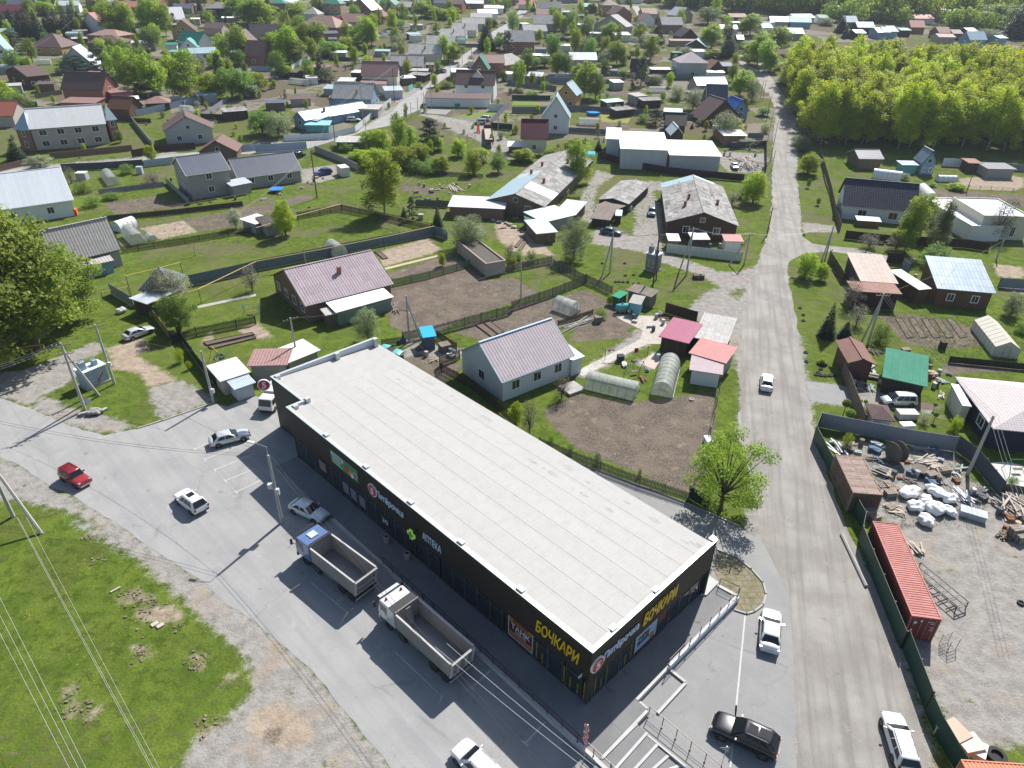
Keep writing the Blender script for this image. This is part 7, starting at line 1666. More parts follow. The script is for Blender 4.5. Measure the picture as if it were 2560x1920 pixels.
car('black car partly cut by the fence, leftmost of two','b-20,1245','b75,1250','sedan',nearblack)
car('black car right of its twin behind the blue grey fence','b80,1255','b175,1245','sedan',nearblack)
car('dark SUV with open rear door by the slate roof','b345,1345','b400,1325','suv',nearblack)
tipper('tipper lorry with blue cab and roof hatch parked before the store','n740,420','n330,90',(.10,.17,.34),hatch=True)  # cab blue is paler, with the sky's reflection put into the paint colour
tipper('tipper lorry with white cab and two red beacons','n1385,960','n890,500',(.55,.57,.58),beacons=True,ribs=True)
def lightlorry(QG,rear,front,cabcol,kind='box',W=1.0,hb=2.4):
 a,c=G(rear,1.2),G(front,1.2);m_=(a+c)/2;h=math.atan2((c-a).y,(c-a).x);L=(c-a).length
 rt_=QR('lorry',QG,'truck',(m_.x,m_.y,TER(m_.y)),h);x1=L/2;pm=MP('lorry_w%d' % int(cabcol[0]*100),cabcol,.35)
 b=MB();pr=[(x1-1.7,.5),(x1,.5),(x1+.02,1.15),(x1-.3,2.05),(x1-.5,2.12),(x1-1.7,2.12)]
 b.grid([[(p_,y,z_) for p_,z_ in pr] for y in (-W*.9,W*.9)],0,True,True);b.QF('cab',pm,rt_,bevel=.07,seg=3)
 MB().QU([(x1+.03,-.8,1.2),(x1+.03,.8,1.2),(x1-.26,.76,2.0),(x1-.26,-.76,2.0),(x1-.05,-.8,1.2),(x1-.05,.8,1.2),(x1-.34,.76,2.0),(x1-.34,-.76,2.0)]).QF('windscreen',QA,rt_)
 for s in (-1,1):MB().box(x1-1.2,min(s*.87,s*.92),1.2,x1-.4,max(s*.87,s*.92),1.9).QF('side_window',QA,rt_)
 b=MB();b.box(x1-.02,-.85,.35,x1+.08,.85,.6);b.QF('bumper',Qc,rt_)
 b=MB();b.box(-L/2,-.4,.5,x1-1.7,.4,.7);b.QF('chassis',Qc,rt_)
 if kind=='box':MB().box(-L/2,-W,.75,x1-1.85,W,hb).QF('cargo_box',M('box_white',(.55,.55,.53),QH=.2),rt_,bevel=.03)
 else:
  b=MB();b.box(-L/2,-W*1.15,.95,x1-1.85,W*1.15,1.08);b.QF('flat_bed',M('bed_sand',(.38,.33,.28),QH=.3),rt_)
  b=MB();b.box(-L/2,-W*1.15-.05,1.08,x1-1.85,-W*1.15,1.75);b.box(-L/2,W*1.15,1.08,x1-1.85,W*1.15+.05,1.75);b.box(-L/2-.05,-W*1.15,1.08,-L/2,W*1.15,1.75);b.box(x1-1.85,-W*1.1,1.08,x1-1.78,W*1.1,2.1);b.QF('side_board',M('board_brown',(.10,.06,.05),QH=.3),rt_)
 for x in (x1-.8,-L/2+.9):
  for s in (-1,1):wheel(rt_,(x,s*W*.8,.4),.4,.26)
 return rt_
lightlorry('small white cab lorry half hidden behind the left end of the store','j250,400','j75,610',(.66,.67,.68))
lightlorry('long flatbed lorry with empty brown sided bed','b2020,1240','b2000,1075',(.12,.05,.04),'flat',1.1)
bx=QR('cargo_container','white cargo box body standing in the yard beside the blue pickup','container',G('f760,200'),R(-60));MB().box(-2,-1.2,.05,2,1.2,2.4).QF('box',M('box_white',(.55,.55,.53),QH=.2),bx,bevel=.03);MB().box(-2.03,-1.1,.15,-2.001,1.1,2.3).QF('door',Qs,bx)
# ---- containers
def corr_box(QG,A,B,Cc,h,mat,name='shipping_container',cat='container',doors=True,roofm=None,ribn=None,pitch=.28):
 a,c,d=G(A,h),G(B,h),G(Cc,h);u=(d-a).normalized();L=(d-a).length;n_=Vector((-u.y,u.x,0));W=(c-a).dot(n_);sW=1 if W>0 else -1;W=abs(W)
 m_=a+u*L/2+n_*sW*W/2;rt_=QR(name,QG,cat,(m_.x,m_.y,0),math.atan2(u.y,u.x));x0,y0=-L/2,-W/2
 # corrugated sides, roof
 for s in (-1,1):
  b=MB();rows=[];k=0;x=x0+.1
  while x<-x0-.1:
   dd=.035 if k % 2 else 0;rows.append([(x,s*(W/2-dd-.02),.18),(x,s*(W/2-dd-.02),h-.12)]);rows.append([(min(x+pitch*.32,-x0-.1),s*(W/2-dd-.02),.18),(min(x+pitch*.32,-x0-.1),s*(W/2-dd-.02),h-.12)]);x+=pitch/2;k+=1
  b.grid(rows if s>0 else rows[::-1]);b.QF('side_wall',mat,rt_)
 b=MB();rows=[];k=0;x=x0+.08
 while x<-x0-.08:
  dd=.04 if k % 2 else 0;rows.append([(x,-W/2+.08,h-.03-dd),(x,W/2-.08,h-.03-dd)]);rows.append([(min(x+pitch*.34,-x0-.08),-W/2+.08,h-.03-dd),(min(x+pitch*.34,-x0-.08),W/2-.08,h-.03-dd)]);x+=pitch/2;k+=1
 b.grid(rows[::-1] if False else rows);b.QF('roof',roofm or mat,rt_)
 b=MB()
 for s in (-1,1):
  b.box(x0,min(s*W/2,s*(W/2-.1)),h-.12,-x0,max(s*W/2,s*(W/2-.1)),h);b.box(x0,min(s*W/2,s*(W/2-.1)),0.02,-x0,max(s*W/2,s*(W/2-.1)),.18)
  for x in (x0,-x0-.12):b.box(x,min(s*W/2,s*(W/2-.12)),.181,x+.12,max(s*W/2,s*(W/2-.12)),h-.121)
 for x in (x0,-x0-.08):b.box(x,-W/2+.101,h-.14,x+.08,W/2-.101,h)
 b.QF('frame',roofm or mat,rt_)
 MB().box(-x0-.06,-W/2+.1,.15,-x0-.02,W/2-.1,h-.14).QF('end_wall',mat,rt_)
 for s in (-1,1):
  dr=MB().box(x0+.02,min(s*.01,s*(W/2-.12)),.15,x0+.07,max(s*.01,s*(W/2-.12)),h-.14).QF('door',mat,rt_)
  if doors:
   for y in (.25,.85):MB().tube((x0-.02,s*y,.2),(x0-.02,s*y,h-.2),.022,n=6).QF('lock_bar',MP('bar_pale',(.45,.3,.28),.5),dr)
 return rt_
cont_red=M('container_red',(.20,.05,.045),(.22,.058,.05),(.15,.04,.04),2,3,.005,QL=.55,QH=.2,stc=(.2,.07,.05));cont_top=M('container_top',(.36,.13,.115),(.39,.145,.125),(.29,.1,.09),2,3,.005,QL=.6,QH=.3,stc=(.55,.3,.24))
ct=corr_box('long red corrugated shipping container behind the green fence','p963,640','p1163,658','p700,5',2.9,cont_red,roofm=cont_top)
ctx=-(G('p963,640',2.9)-G('p700,5',2.9)).length/2
for z_,s_,y_ in ((2.4,.5,.5),(2.2,.25,.62),(1.8,.3,.7),(1.6,.22,.7),(1.4,.3,.7)):MB().box(ctx-.058,-y_-s_/2,z_,ctx-.052,-y_+s_/2,z_+.06).QF('marking',whit,ct)
b=MB()
for y,z,r_ in ((.75,2.2,.14),(.3,2.45,.1)):b.QS([(.0,ctx-.06),(r_,ctx-.06),(r_,ctx-.05),(0,ctx-.05)],(0,y,z),14,0,'x')
b.QF('round_mark',whit,ct)
corr_box('rusty brown wagon body with broad ribs in the junk yard','l735,1352','l990,1362','l580,1022',2.7,M('wagon_rust',(.13,.09,.07),(.17,.12,.09),(.06,.045,.04),1.0,4,.02,QH=.5,stc=(.05,.035,.03),var=2),doors=False,roofm=M('wagon_roof',(.27,.20,.17),(.31,.235,.2),(.1,.07,.06),.9,4,.03,QH=.45,stc=(.13,.10,.08),var=2.5),pitch=1.25,name='rusty_wagon',cat='wagon')
corr_box('orange container cut by the bottom right corner','p1290,1600','p1270,1780','p1900,1640',2.6,M('cont_orange',(.42,.16,.09),QH=.25),doors=False,roofm=M('cont_orange_top',(.56,.24,.15),QH=.25))
# ---- transformers
def substation(QG,A,B,h,D,col,top=True,deco=False):
 a,c=G(A),G(B);u=(c-a).normalized();n_=Vector((-u.y,u.x,0));W=(c-a).length;m_=a+u*W/2+n_*D/2;rt_=QR('transformer_cabin',QG,'transformer',(m_.x,m_.y,0),math.atan2(u.y,u.x))
 mt=M('cabin_'+QG[:4],col,QH=.15)
 MB().box(-W/2-.15,-D/2-.15,0,W/2+.15,D/2+.15,.25).QF('plinth',conc,rt_);MB().box(-W/2,-D/2,.25,W/2,D/2,h).QF('cabinet',mt,rt_,bevel=.03);b=MB();b.QT((0,0,h+.08),W+.25,D+.25,.12);b.QF('roof',M('cab_roof',(.55,.62,.68),QH=.15),rt_)
 for x in (-W*.18,W*.18):
  b=MB();b.box(x-.02-W*.15,-D/2-.02,.4,x+W*.15,-D/2-.003,h-.2);dr=b.QF('door',mt,rt_)
  for z in (.9,1.6,2.1):
   MB().box(x-.2,-D/2-.04,z,x+.15,-D/2-.022,z+.18).QF('vent',M('cream_sign',(.55,.5,.4)),dr)
 if deco:
  b=MB();b.QU([(0,-D/2-.05,.5),(W*.3,-D/2-.05,1.5),(W*.3,-D/2-.03,1.5),(0,-D/2-.03,.5),(0,-D/2-.05,.75),(W*.3,-D/2-.05,1.75),(W*.3,-D/2-.03,1.75),(0,-D/2-.03,.75)]);b.QF('red_stripe',redm,rt_)
 for x,w2,z2 in ((-W*.3,.8,1.1),(W*.22,.6,.7)):
  b=MB();b.box(x-w2/2,-.4,h+.15,x+w2/2,.4,h+.15+z2);b.QF('bushing_box',mt,rt_,bevel=.03)
  for k in (-1,0,1):MB().QS([(.05,h+.15+z2),(.05,h+.45+z2),(.11,h+.5+z2),(.03,h+.62+z2)],(x+k*.22,0,0),8).QF('insulator',insm,rt_)
 return rt_
substation('blue grey transformer cabin with red stripe on the grass island','i760,470','i955,385',2.5,2.0,(.30,.37,.45),deco=True)
substation('grey transformer cabin on the green common','g1145,1020','g1240,1045',3.3,2.0,(.24,.25,.26))
# ---- poles
pt={}
def PO(key,*a,**k):
 o,top=pole(*a,**k);pt[key]=top;return o
PO('lamp','street lamp post of concrete at the edge of the car park','j225,1610','j82,1035',lamp=R(165),r=.16)
b=MB();b.QT((-.35,-.1,4.9),.5,.4,.55);b.QT((.25,-.1,4.2),.35,.3,.7);o=b.QF('speaker_box',MP('box_grey',(.5,.51,.52),.5),[q for q in COL.objects if q.get('label','').startswith('street lamp post')][0])
PO('left','braced concrete power pole with rusty cross arms beside the transformer','i735,640','i520,60',strut='i855,515',arm=R(20),arms=3,r=.17)
PO('left2','concrete power pole right behind the blue grey transformer','i990,415','i852,-105',arm=R(30),r=.16,box=3.2)
PO('kerb','concrete pole with white meter box at the kerb end','i1845,575','i1742,128',r=.16,box=1.9)
PO('roofp','concrete pole behind the left parapet of the store','j362,236','f295,1432',r=.15,box=1.5,arm=R(40))
PO('fieldA','A shaped concrete pole at the edge of the bare field','f1325,1640','f1290,1240',strut='f1425,1620',r=.15)
PO('thinf','slim concrete pole behind the purple roof','f428,960','f415,828',r=.12)
PO('gthin','slim grey pole by the little lawn','g75,1280','g82,942',r=.12)
PO('wood1','dark wooden pole by the plowed plot','f528,400','f482,-20',r=.14,mat=bark)
PO('gA1','A shaped concrete pole near the teal sedan','g843,1050','g866,690',strut='g775,1078',r=.15)
PO('gW','leaning dark double wooden pole by the grey transformer','g1212,1195','g1305,705',strut='g1245,1105',r=.13,mat=bark,arm=R(0))
PO('gA2','A shaped concrete pole in front of the weathered barrack','g1505,1070','g1515,650',strut='g1440,1045',r=.15,arm=R(10))
PO('gA3','three legged concrete pole at the gravel road bend','g2005,975','g2035,700',strut='g1873,980',r=.14,arm=R(5))
PO('hA','paired concrete pole by the side lane','h488,945','h560,632',strut='h465,935',r=.14)
PO('hBig','big A shaped concrete pole above the red brown garage','l860,75','h1008,1225',strut='l805,60',r=.17,arm=R(0))
PO('lbig','thick round concrete pole in the junk yard','l1722,1200','l1955,690',r=.19)
PO('hl','dark wooden pole at the left of the gravel road','h-10,720','h50,480',r=.13,mat=bark,arm=R(0))
PO('hr','concrete pole beside the log house','h1970,935','h2035,760',r=.14)
PO('hlog','slim grey pole in front of the log house','h1390,1260','h1450,1120',r=.1)
PO('m1','concrete pole at the left edge with a long brace','i115,1560',h=9.2,strut='m280,92',r=.17)
for k,(b_,t_,lb) in enumerate((('b1198,880','b1182,580','tall double armed pole before the pink brown roof'),('b930,1080','b910,735','pole in front of the grey blue house'),('b1517,940','b1512,715','pole in front of the white villa garage'),('b682,1212','b665,940','dark pole at the white metal roofed house'),('b1400,700','b1397,490','pole behind the pink brown house'),('b1308,1095','b1305,890','thin pipe pole at the street bend'),('b1342,1025','b1340,885','thin post beside the pipe pole'),('b1452,935','b1448,795','slim post by the lawn corner'),('b1400,985','b1393,840','slim post left of the tiny lawn'),('b955,1190','b945,1030','pole with brace at the fence bend'),('a690,300','a640,150','pale pole between the dark spruces'),('a347,560','a303,400','dark pole by the brown hip roof'),('a688,1370','a672,1195','dark pole at the beige house wall'),('b2092,1170','b2087,950','pale pole at the flatbed lorry'),('b1682,730','b1678,530','pole beside the villa on the street'),('b1782,560','b1780,440','short pole further up the street'),('b1862,545','b1865,380','pole at the spruces on the street'),('b1808,405','b1812,225','pole before the fifth street house'),('b1920,470','b1915,350','pole opposite the dark spruces'),('b1565,560','b1568,430','pole by the brown carport'),('d20,1390','d75,1035','slim pole beside the gravel road near the grove'),('d-10,1250','d10,960','thin pole on the left of the gravel road'),('c2145,860','c2143,690','twin pole by the green box'),('c2165,865','c2146,690','leaning brace pole beside the twin pole'),('c2195,1060','c2205,830','slim roadside pole at the bend'),('h30,160','h50,-20','pole left of the gravel road opposite the yellow tree'),('e1690,895','e1683,805','thin stake in the green meadow'),('h1715,345','h1765,180','thin dark pole on the sand lot'),('h820,950','h848,845','iron post in front of the bent roof garage'),('h540,905','h548,840','iron post at the lane mouth'))):
 PO('v%d' % k,lb,b_,t_,r=.11 if k<20 else .09,mat=bark if k in (0,3,12,16,18,24,27,28,29) else None,arm=R(10) if k in (0,1,4) else None,arms=3 if k==0 else 1,name='utility_pole')
# ---- wires
PN=dict(left='braced pole',left2='transformer pole',kerb='kerb end pole',roofp='pole behind the parapet',fieldA='field pole',gthin='little lawn pole',gA1='teal sedan pole',gW='dark double pole',gA2='barrack pole',gA3='three legged pole',hA='side lane pole',hBig='big A pole',hr='log house pole',lbig='junk yard pole',lamp='street lamp post',wood1='wooden pole',v0='tall armed pole',v1='grey blue house pole',v3='low house pole',v4='upper street pole',v10='spruce pole',v11='hip roof pole',v14='villa pole',v17='fifth house pole')
def pn(p):return next((PN[k] for k in PN if k in pt and (pt[k]-p).length<.01),'edge of the view')
def W(a,c,n=2,sag=.8,gap=.35,mat=None,r=.016):
 lb='thin overhead wire from the '+pn(a)+' to the '+pn(c)
 d=(c-a).normalized();nn=Vector((-d.y,d.x,0)).normalized()
 for k in range(n):o_=nn*gap*(k-(n-1)/2);wire(lb,a+o_,c+o_,sag,r,mat)
W(pt['left'],G('m-500,-900',9),3,.6,.6,wire_l);W(pt['left'],pt['left2'],2,.3);W(pt['left2'],G('e2100,640',7.5),2,.8);W(pt['left2'],pt['kerb'],1,.8)
W(pt['kerb'],pt['roofp'],1,.8);W(pt['roofp'],pt['fieldA'],1,.8);W(pt['fieldA'],pt['gthin'],1,1);W(pt['gthin'],pt['gA1'],1,1);W(pt['gA1'],pt['gW'],2,.6)
W(pt['gA2'],pt['gA3'],3,.7,.3);W(pt['gA3'],pt['hA'],2,1);W(pt['gA3'],pt['hBig'],1,1.2);W(pt['hBig'],pt['lbig'],3,.8,.4,wire_l);W(pt['hBig'],pt['hr'],1,1);W(pt['lbig'],G('l2300,1700',8),3,.4,.4,wire_l)
W(pt['lamp'],G('i-200,700',8.2),2,1.0);W(pt['lamp'],G('q2300,2600',8),2,1.2);W(pt['lamp'],pt['left'],1,1.0)
for x0_,x1_ in (('i-20,1280','m560,1720'),('m110,-20','m1020,1680'),('m118,-20','m1035,1680'),('m175,-20','m1075,1680'),('m-10,500','m590,1690'),('m-10,620','m540,1690'),('m-10,740','m480,1690')):
 if x0_=='i-20,1280':continue
 wire('pale overhead wire crossing above the green field',G(x0_,8.6),G(x1_,8.4),.15,.012,wire_l,'wires over the field')
wire('long thin wire sagging across the store corner',G('q-40,60',6.5),G('q1500,1300',6.5),.2,.012,wire_l);wire('long thin wire sagging across the store corner',G('q60,30',6.5),G('q1450,1180',6.5),.2,.012,wire_l)
W(pt['v0'],pt['v1'],3,.8,.4);W(pt['v1'],pt['v3'],2,.8,.4);W(pt['v0'],pt['v4'],3,.8,.4);W(pt['v3'],G('f470,0',8),2,1);W(pt['wood1'],G('e2000,560',7),2,1)
W(pt['v10'],pt['v11'],2,1);W(pt['v14'],pt['v17'],2,1)
# ---- street furniture and yard things
def lathe_thing(name,QG,cat,p,prof,mat,part='body',n=14,z=0,zz=0,scale=1,group=None):
 g_=G(p,zz);rt_=QR(name,QG,cat,tuple(g_),0,group);b=MB();b.QS(prof,(0,0,0),n);b.QF(part,mat,rt_,smooth=False);return rt_
for p_,lb in (('n877,150','round concrete litter bin nearer the supermarket letters'),('n1015,262','round concrete litter bin under the pharmacy cross')):
 r_=lathe_thing('litter_bin',lb,'bin',p_,[(.24,0),(.3,.1),(.3,.8),(.24,.86),(.2,.8),(.18,.3)],conc,zz=.2)
 MB().QS([(.17,.75),(.17,.82),(.01,.82)],n=10).QF('liner',Qc,r_)
# round road signs on one post
g_=G('q1240,1050');sg=QR('road_sign','post with three round red rimmed signs stacked, middle one reading 40','road sign',g_,R(212))
hS=HT(g_,'q1265,745');MB().tube((0,0,0),(0,0,hS+.2),.035,n=8).QF('post',MP('galvanised',(.45,.46,.47),.4,.5),sg)
for k in range(3):
 z=hS-.1-k*.78;b=MB();b.QS([(0,.04),(.36,.04),(.36,.065),(0,.065)],(0,0,z),24,0,'x');f=b.QF('sign_plate',redm,sg)
 b=MB();b.QS([(0,.066),(.29,.066),(.29,.072),(0,.072)],(0,0,z),24,0,'x');b.QF('sign_face',whit,f)
 if k==1:me=text_obj('40',.34,blackm,.003,'numeral',0,.01,'CENTER');inst('numeral',me,f,(.078,0,z-.12),rot=(R(90),0,R(90)))
 elif k==0:b=MB();b.QT((.077,.09,z),.008,.09,.3);b.QT((.077,-.09,z),.008,.09,.3);b.QF('sign_symbol',blackm,f)
 else:b=MB();b.QT((.077,.03,z),.008,.34,.13);b.QT((.077,-.12,z+.06),.008,.12,.14);b.QF('sign_symbol',blackm,f)
def road_sign(QG,base,top,shape='square',face=None,sz=.35,ang=R(-80),cat='road sign'):
 g2=G(base);h2=HT(g2,top);rt_=QR('road_sign',QG,cat,g2,ang);MB().tube((0,0,0),(0,0,h2),.03,n=6).QF('post',MP('galvanised',(.45,.46,.47),.4,.5),rt_)
 b=MB();n_=3 if shape=='tri' else 24
 if shape=='square':b.box(.035,-sz,h2-2*sz,.06,sz,h2)
 else:b.QS([(0,.035),(sz,.035),(sz,.06),(0,.06)],(0,0,h2-sz),n_,0,'x')
 b.QF('sign_plate',face or whit,rt_);return rt_
road_sign('square pale sign with round symbol by the rubble heap','i790,650','i752,540','square',M('signface',(.45,.46,.48)))
road_sign('triangular give way sign seen from behind at the bottom edge','o1395,1665','o1440,1515','tri',M('sign_back',(.33,.34,.36)),.42,R(75))
road_sign('green notice board on a post at the playground','b1743,1075','b1738,980','square',M('board_green',(.03,.17,.13)),.9,cat='sign')
road_sign('small blue bus stop sign at the village street','b1435,910','b1432,870','square',M('blue_sign',(.05,.2,.55)),.45)
# tyres on verges
tdim=[(.2,0),(.32,.02),(.34,.1),(.32,.18),(.2,.2),(.2,.1)]
tyres=['h310,720','h275,1350','h305,1410','h305,1460','l325,145','l330,225','l455,288','l435,320','l415,338','l455,343','l495,348','l535,346','l570,342','l1355,340','l1415,350','l1370,325','g780,965','g975,965','g895,1125','g925,1125','g960,1127','g1000,1127','g1055,1140','g1090,1140','g980,1070','g1050,1065','k1165,308','k1550,552','f460,482','p1690,560']
for t_ in tyres:
 r_=lathe_thing('tyre',None,'tyre',t_,tdim,tyre_m if t_ not in ('k1550,552',) else M('tyre_white',(.4,.4,.4),QH=.4),n=12,group='old tyres lying on the grass');AUTO.append((r_,'old black tyre',r_.location.copy(),.2))
r_=lathe_thing('flower_tyre','large tyre planter with yellow shrub on the verge','planter','l465,245',[(.45,0),(.75,.03),(.78,.2),(.72,.34),(.5,.35),(.48,.2)],tyre_m,n=16)
tree('yellow',r_.location.x,r_.location.y,1.0,1.3,QG='small yellow shrub growing in the tyre planter')
lathe_thing('tyre','big tractor tyre by the orange container','tyre','p1520,1590',[(.4,0),(.68,.03),(.72,.2),(.68,.4),(.4,.42),(.42,.2)],tyre_m,n=18)
lathe_thing('sandbox_tyre','dark green tyre sandpit by the garden swing','sandpit','i1900,185',[(.5,0),(.75,.02),(.75,.25),(.5,.27),(.48,.1)],M('tyre_green',(.03,.09,.06)),n=16)
# white bulk bags
def blob(name,QG,cat,p,sx,sy,sz,mat,seed=0,group=None):
 g_=G(p,sz*.4);rt_=QR(name,QG,cat,(g_.x,g_.y,0),rnd.uniform(0,3),group);b=MB();r2=random.Random(seed);rows=[]
 for i in range(8):
  t=math.pi*(i+.02)/7.04;rows.append([(math.cos(a)*abs(math.sin(t))**.6*sx*(1+.12*math.sin(a*5+i+seed)+r2.uniform(-.05,.05)),math.sin(a)*abs(math.sin(t))**.6*sy*(1+.1*math.cos(a*4+seed)+r2.uniform(-.05,.05)),sz*(.5-.5*math.cos(t))*(1+r2.uniform(-.03,.03))) for a in [k*math.pi/9 for k in range(18)]])
 b.grid(rows,0,True,True);o=b.QF('sack',mat,rt_,smooth=True);q=o.modifiers.new('s','SUBSURF');q.levels=2;q.render_levels=2
 tx=bpy.data.textures.get('crease') or bpy.data.textures.new('crease','STUCCI');tx.noise_scale=.45;q=o.modifiers.new('d','DISPLACE');q.texture=tx;q.strength=.28;q.mid_level=.5;return rt_
bagm=M('bag_white',(.66,.67,.69),QH=.2,QL=.55,var=3)
bags=[('l1225,1350',1.5,.85,.95,'longest white bulk bag at the left of the heap'),('l1440,1340',1.2,.75,.9,'white bulk bag at the top of the heap'),('l1575,1405',.9,.7,.9,'round white bulk bag by the metal crate'),('l1565,1510',.85,.6,.8,'small white bulk bag at the right foot of the heap'),('l1440,1490',.95,1.1,1.1,'tall creased white bulk bag in the middle of the heap'),('l1280,1470',1.05,.8,.9,'white bulk bag left of the middle one'),('l1360,1590',.95,.8,.95,'lowest white bulk bag nearest the red container'),('l1370,1410',.7,.6,.7,'white bulk bag squeezed between the others')]
for k,(p_,a_,c_,z_,lb) in enumerate(bags):blob('bulk_bag',lb,'bag',p_,a_,c_,z_,bagm,k,'white bulk bags in the junk yard')
blob('rubble_bag','grey white plastic heap beside the small garage wall','heap','e1050,1370',.9,.7,.8,M('plastic_grey',(.45,.45,.44),QH=.3),9)
blob('rubble_heap','broken concrete lumps at the foot of the braced pole','rubble','i820,655',1.0,.7,.7,M('rubble_grey',(.30,.29,.27),QH=.5,var=4),3)
for p_,lb,rr in (('i730,675','pale slab lying left of the rubble',.6),('i885,650','pale slab leaning right of the rubble',.9)):
 g_=G(p_);MB2=MB();MB2.QT((0,0,.15),1.3,.45,.22,rr);o=MB2.QF('concrete_slab',conc,None,g_);tag(o,lb,'slab')
# pallets
def pallet(p,rz=0,n=1,lab=None,mat=None,tilt=0):
 g_=G(p);rt_=QR('pallet',lab,'pallet',g_,rz,'wooden pallets in the junk yard');b=MB();z=0
 for k in range(n):
  for y in (-.36,0,.36):b.box(-.58,y-.045,z,.58,y+.045,z+.1)
  for j in range(6):b.box(-.6+.22*j,-.42,z+.1,-.6+.22*j+.12,.42,z+.125)
  z+=.14
 b.QF('boards',mat or M('pallet_wood',(.36,.31,.26),(.42,.36,.3),(.2,.17,.14),.1,2,.01,QH=.3),rt_)
 if tilt:rt_.rotation_euler=(tilt,0,rz)
 if not lab:AUTO.append((rt_,'grey wooden pallet stack' if n>1 else 'grey wooden pallet',g_,.3))
for p_,r_,n_ in (('l1000,1290',.2,1),('l1045,1290',1.7,2),('l1050,1380',.15,5),('l1065,1480',.5,2),('l1110,1500',.3,1),('l1140,1530',.9,1),('l1400,1230',.3,6),('l1520,1180',.2,5),('l860,1560',.3,7),('l910,1590',.4,5),('l790,420',.1,3),('l1180,150',.2,6),('l2120,1530',.4,6),('l2170,1470',.8,8),('l2190,1570',.3,5),('p1640,110',.2,9),('p1680,140',.4,7),('l1090,1320',.4,2),('g1180,1330',.2,3)):pallet(p_,r_,n_)
def planks(QG,p,q,n,wd,mat,h=.2,seed=1,mess=.25):
 a,c=G(p),G(q);m_=(a+c)/2;L=(c-a).length;rt_=QR('plank_pile',QG,'planks',m_,math.atan2((c-a).y,(c-a).x));r2=random.Random(seed);b=MB()
 for k in range(n):
  l2=L*r2.uniform(.6,1);b.QT((r2.uniform(-.1,.1)*L,r2.uniform(-wd/2,wd/2),.04+h*k/n),l2,r2.uniform(.1,.22),.035,r2.uniform(-mess,mess)+0,rot=Matrix.Rotation(r2.uniform(-mess,mess),3,'Z') @ Matrix.Rotation(r2.uniform(-.04,.04),3,'Y'))
 b.QF('boards',mat,rt_);return rt_
pw=M('plank_pale',(.42,.38,.33),(.5,.45,.4),(.25,.22,.2),.15,3,.01,QH=.3);pg=M('plank_grey',(.26,.25,.24),(.33,.32,.30),(.15,.14,.13),.15,3,.01,QH=.3)
for a_ in (('long pale boards beside the rusty wagon','l890,1140','l1090,1230',14,1.6,pg,.5,1,.2),('scattered pale laths in front of the rusty wagon','l1000,1480','l1190,1520',16,1.4,pw,.15,2,.35),('tangled boards right of the cable drums','l1270,1110','l1480,1080',14,1.5,pw,.5,3,.5),('dark boards in the middle of the junk yard','l1350,1150','l1500,1300',14,1.6,pg,.5,4,.3),('white boards along the top of the junk yard','l1220,970','l1430,990',8,.6,pw,.3,5,.08),('stack of long timbers by the red brown garage','l820,345','l970,375',16,1.0,pw,.6,6,.08),('heap of reclaimed boards in the fenced lot','g1960,40','g2080,170',40,3.2,pw,.9,7,.6),('second fan of reclaimed boards in the fenced lot','g2010,60','g2150,120',30,2.5,pw,.7,8,.7),('long light timbers left of the reclaimed boards','c1900,1270','c2130,1310',10,1.5,pw,.4,9,.15),('bundle of boards behind the red container','p950,150','p1030,250',14,1.2,pw,.4,10,.5),('white panels piled inside the green fence corner','l480,900','l620,1060',9,2.4,M('panel_white',(.6,.62,.64),QH=.15),.5,11,.3),('scrap timber heap at the right edge of the junk yard','l2020,1400','l2190,1600',36,3.0,pw,1.0,12,.9),('grey planks under the arched greenhouse wall','g430,1545','g700,1440',14,1.0,pg,.3,13,.3),('logs and scrap beside the veranda','f1170,1300','f1250,1400',12,1.0,QC,.3,14,.5),('planks beside the workshop','l700,300','l760,380',14,1.6,pg,.5,15,.6),('frames and boards beside the picket lawn','f1640,290','f1800,340',16,2.4,pw,.4,16,.7),('dark timber pile near the concrete fence','b770,1360','b830,1375',12,1.6,pg,.4,17,.3),('white metal offcuts piled in the junk yard','l1120,1060','l1250,1090',7,1.4,M('offcut',(.4,.43,.46),QH=.2),.3,18,.4),('white frames leaning beside the bulk bags','l1600,1320','l1740,1470',12,1.4,M('frame_white',(.55,.57,.6),QH=.2),.6,19,.5)):planks(*a_)
def drum(QG,p,r,wd,flat=False,rz=.3):
 g_=G(p);rt_=QR('cable_drum',QG,'cable drum',(g_.x,g_.y,0),rz);mt=M('drum_wood',(.15,.13,.11),(.2,.175,.15),(.06,.05,.045),.18,3,.02,QH=.3)
 for k,s in enumerate((-1,1)):
  b=MB();pr=[(.05,s*wd/2-.04),(r,s*wd/2-.04),(r,s*wd/2+.04),(.05,s*wd/2+.04)]
  b.QS([(q[0],q[1]+(r if 0 else 0)+(wd/2+.05 if flat else 0)) for q in pr],(0,0,0 if flat else r),28,0,'z' if flat else 'y');b.QF('flange',mt,rt_)
 b=MB();b.QS([(r*.45,-wd/2+.05+(wd/2+.05 if flat else 0)),(r*.45,wd/2-.05+(wd/2+.05 if flat else 0))],(0,0,0 if flat else r),20,0,'z' if flat else 'y');b.QF('core',QC,rt_)
drum('big wooden cable drum standing in the junk yard','l1085,1075',1.25,.95,rz=R(-72));drum('wooden cable drum lying flat among the boards','l1300,1190',.9,.7,True)
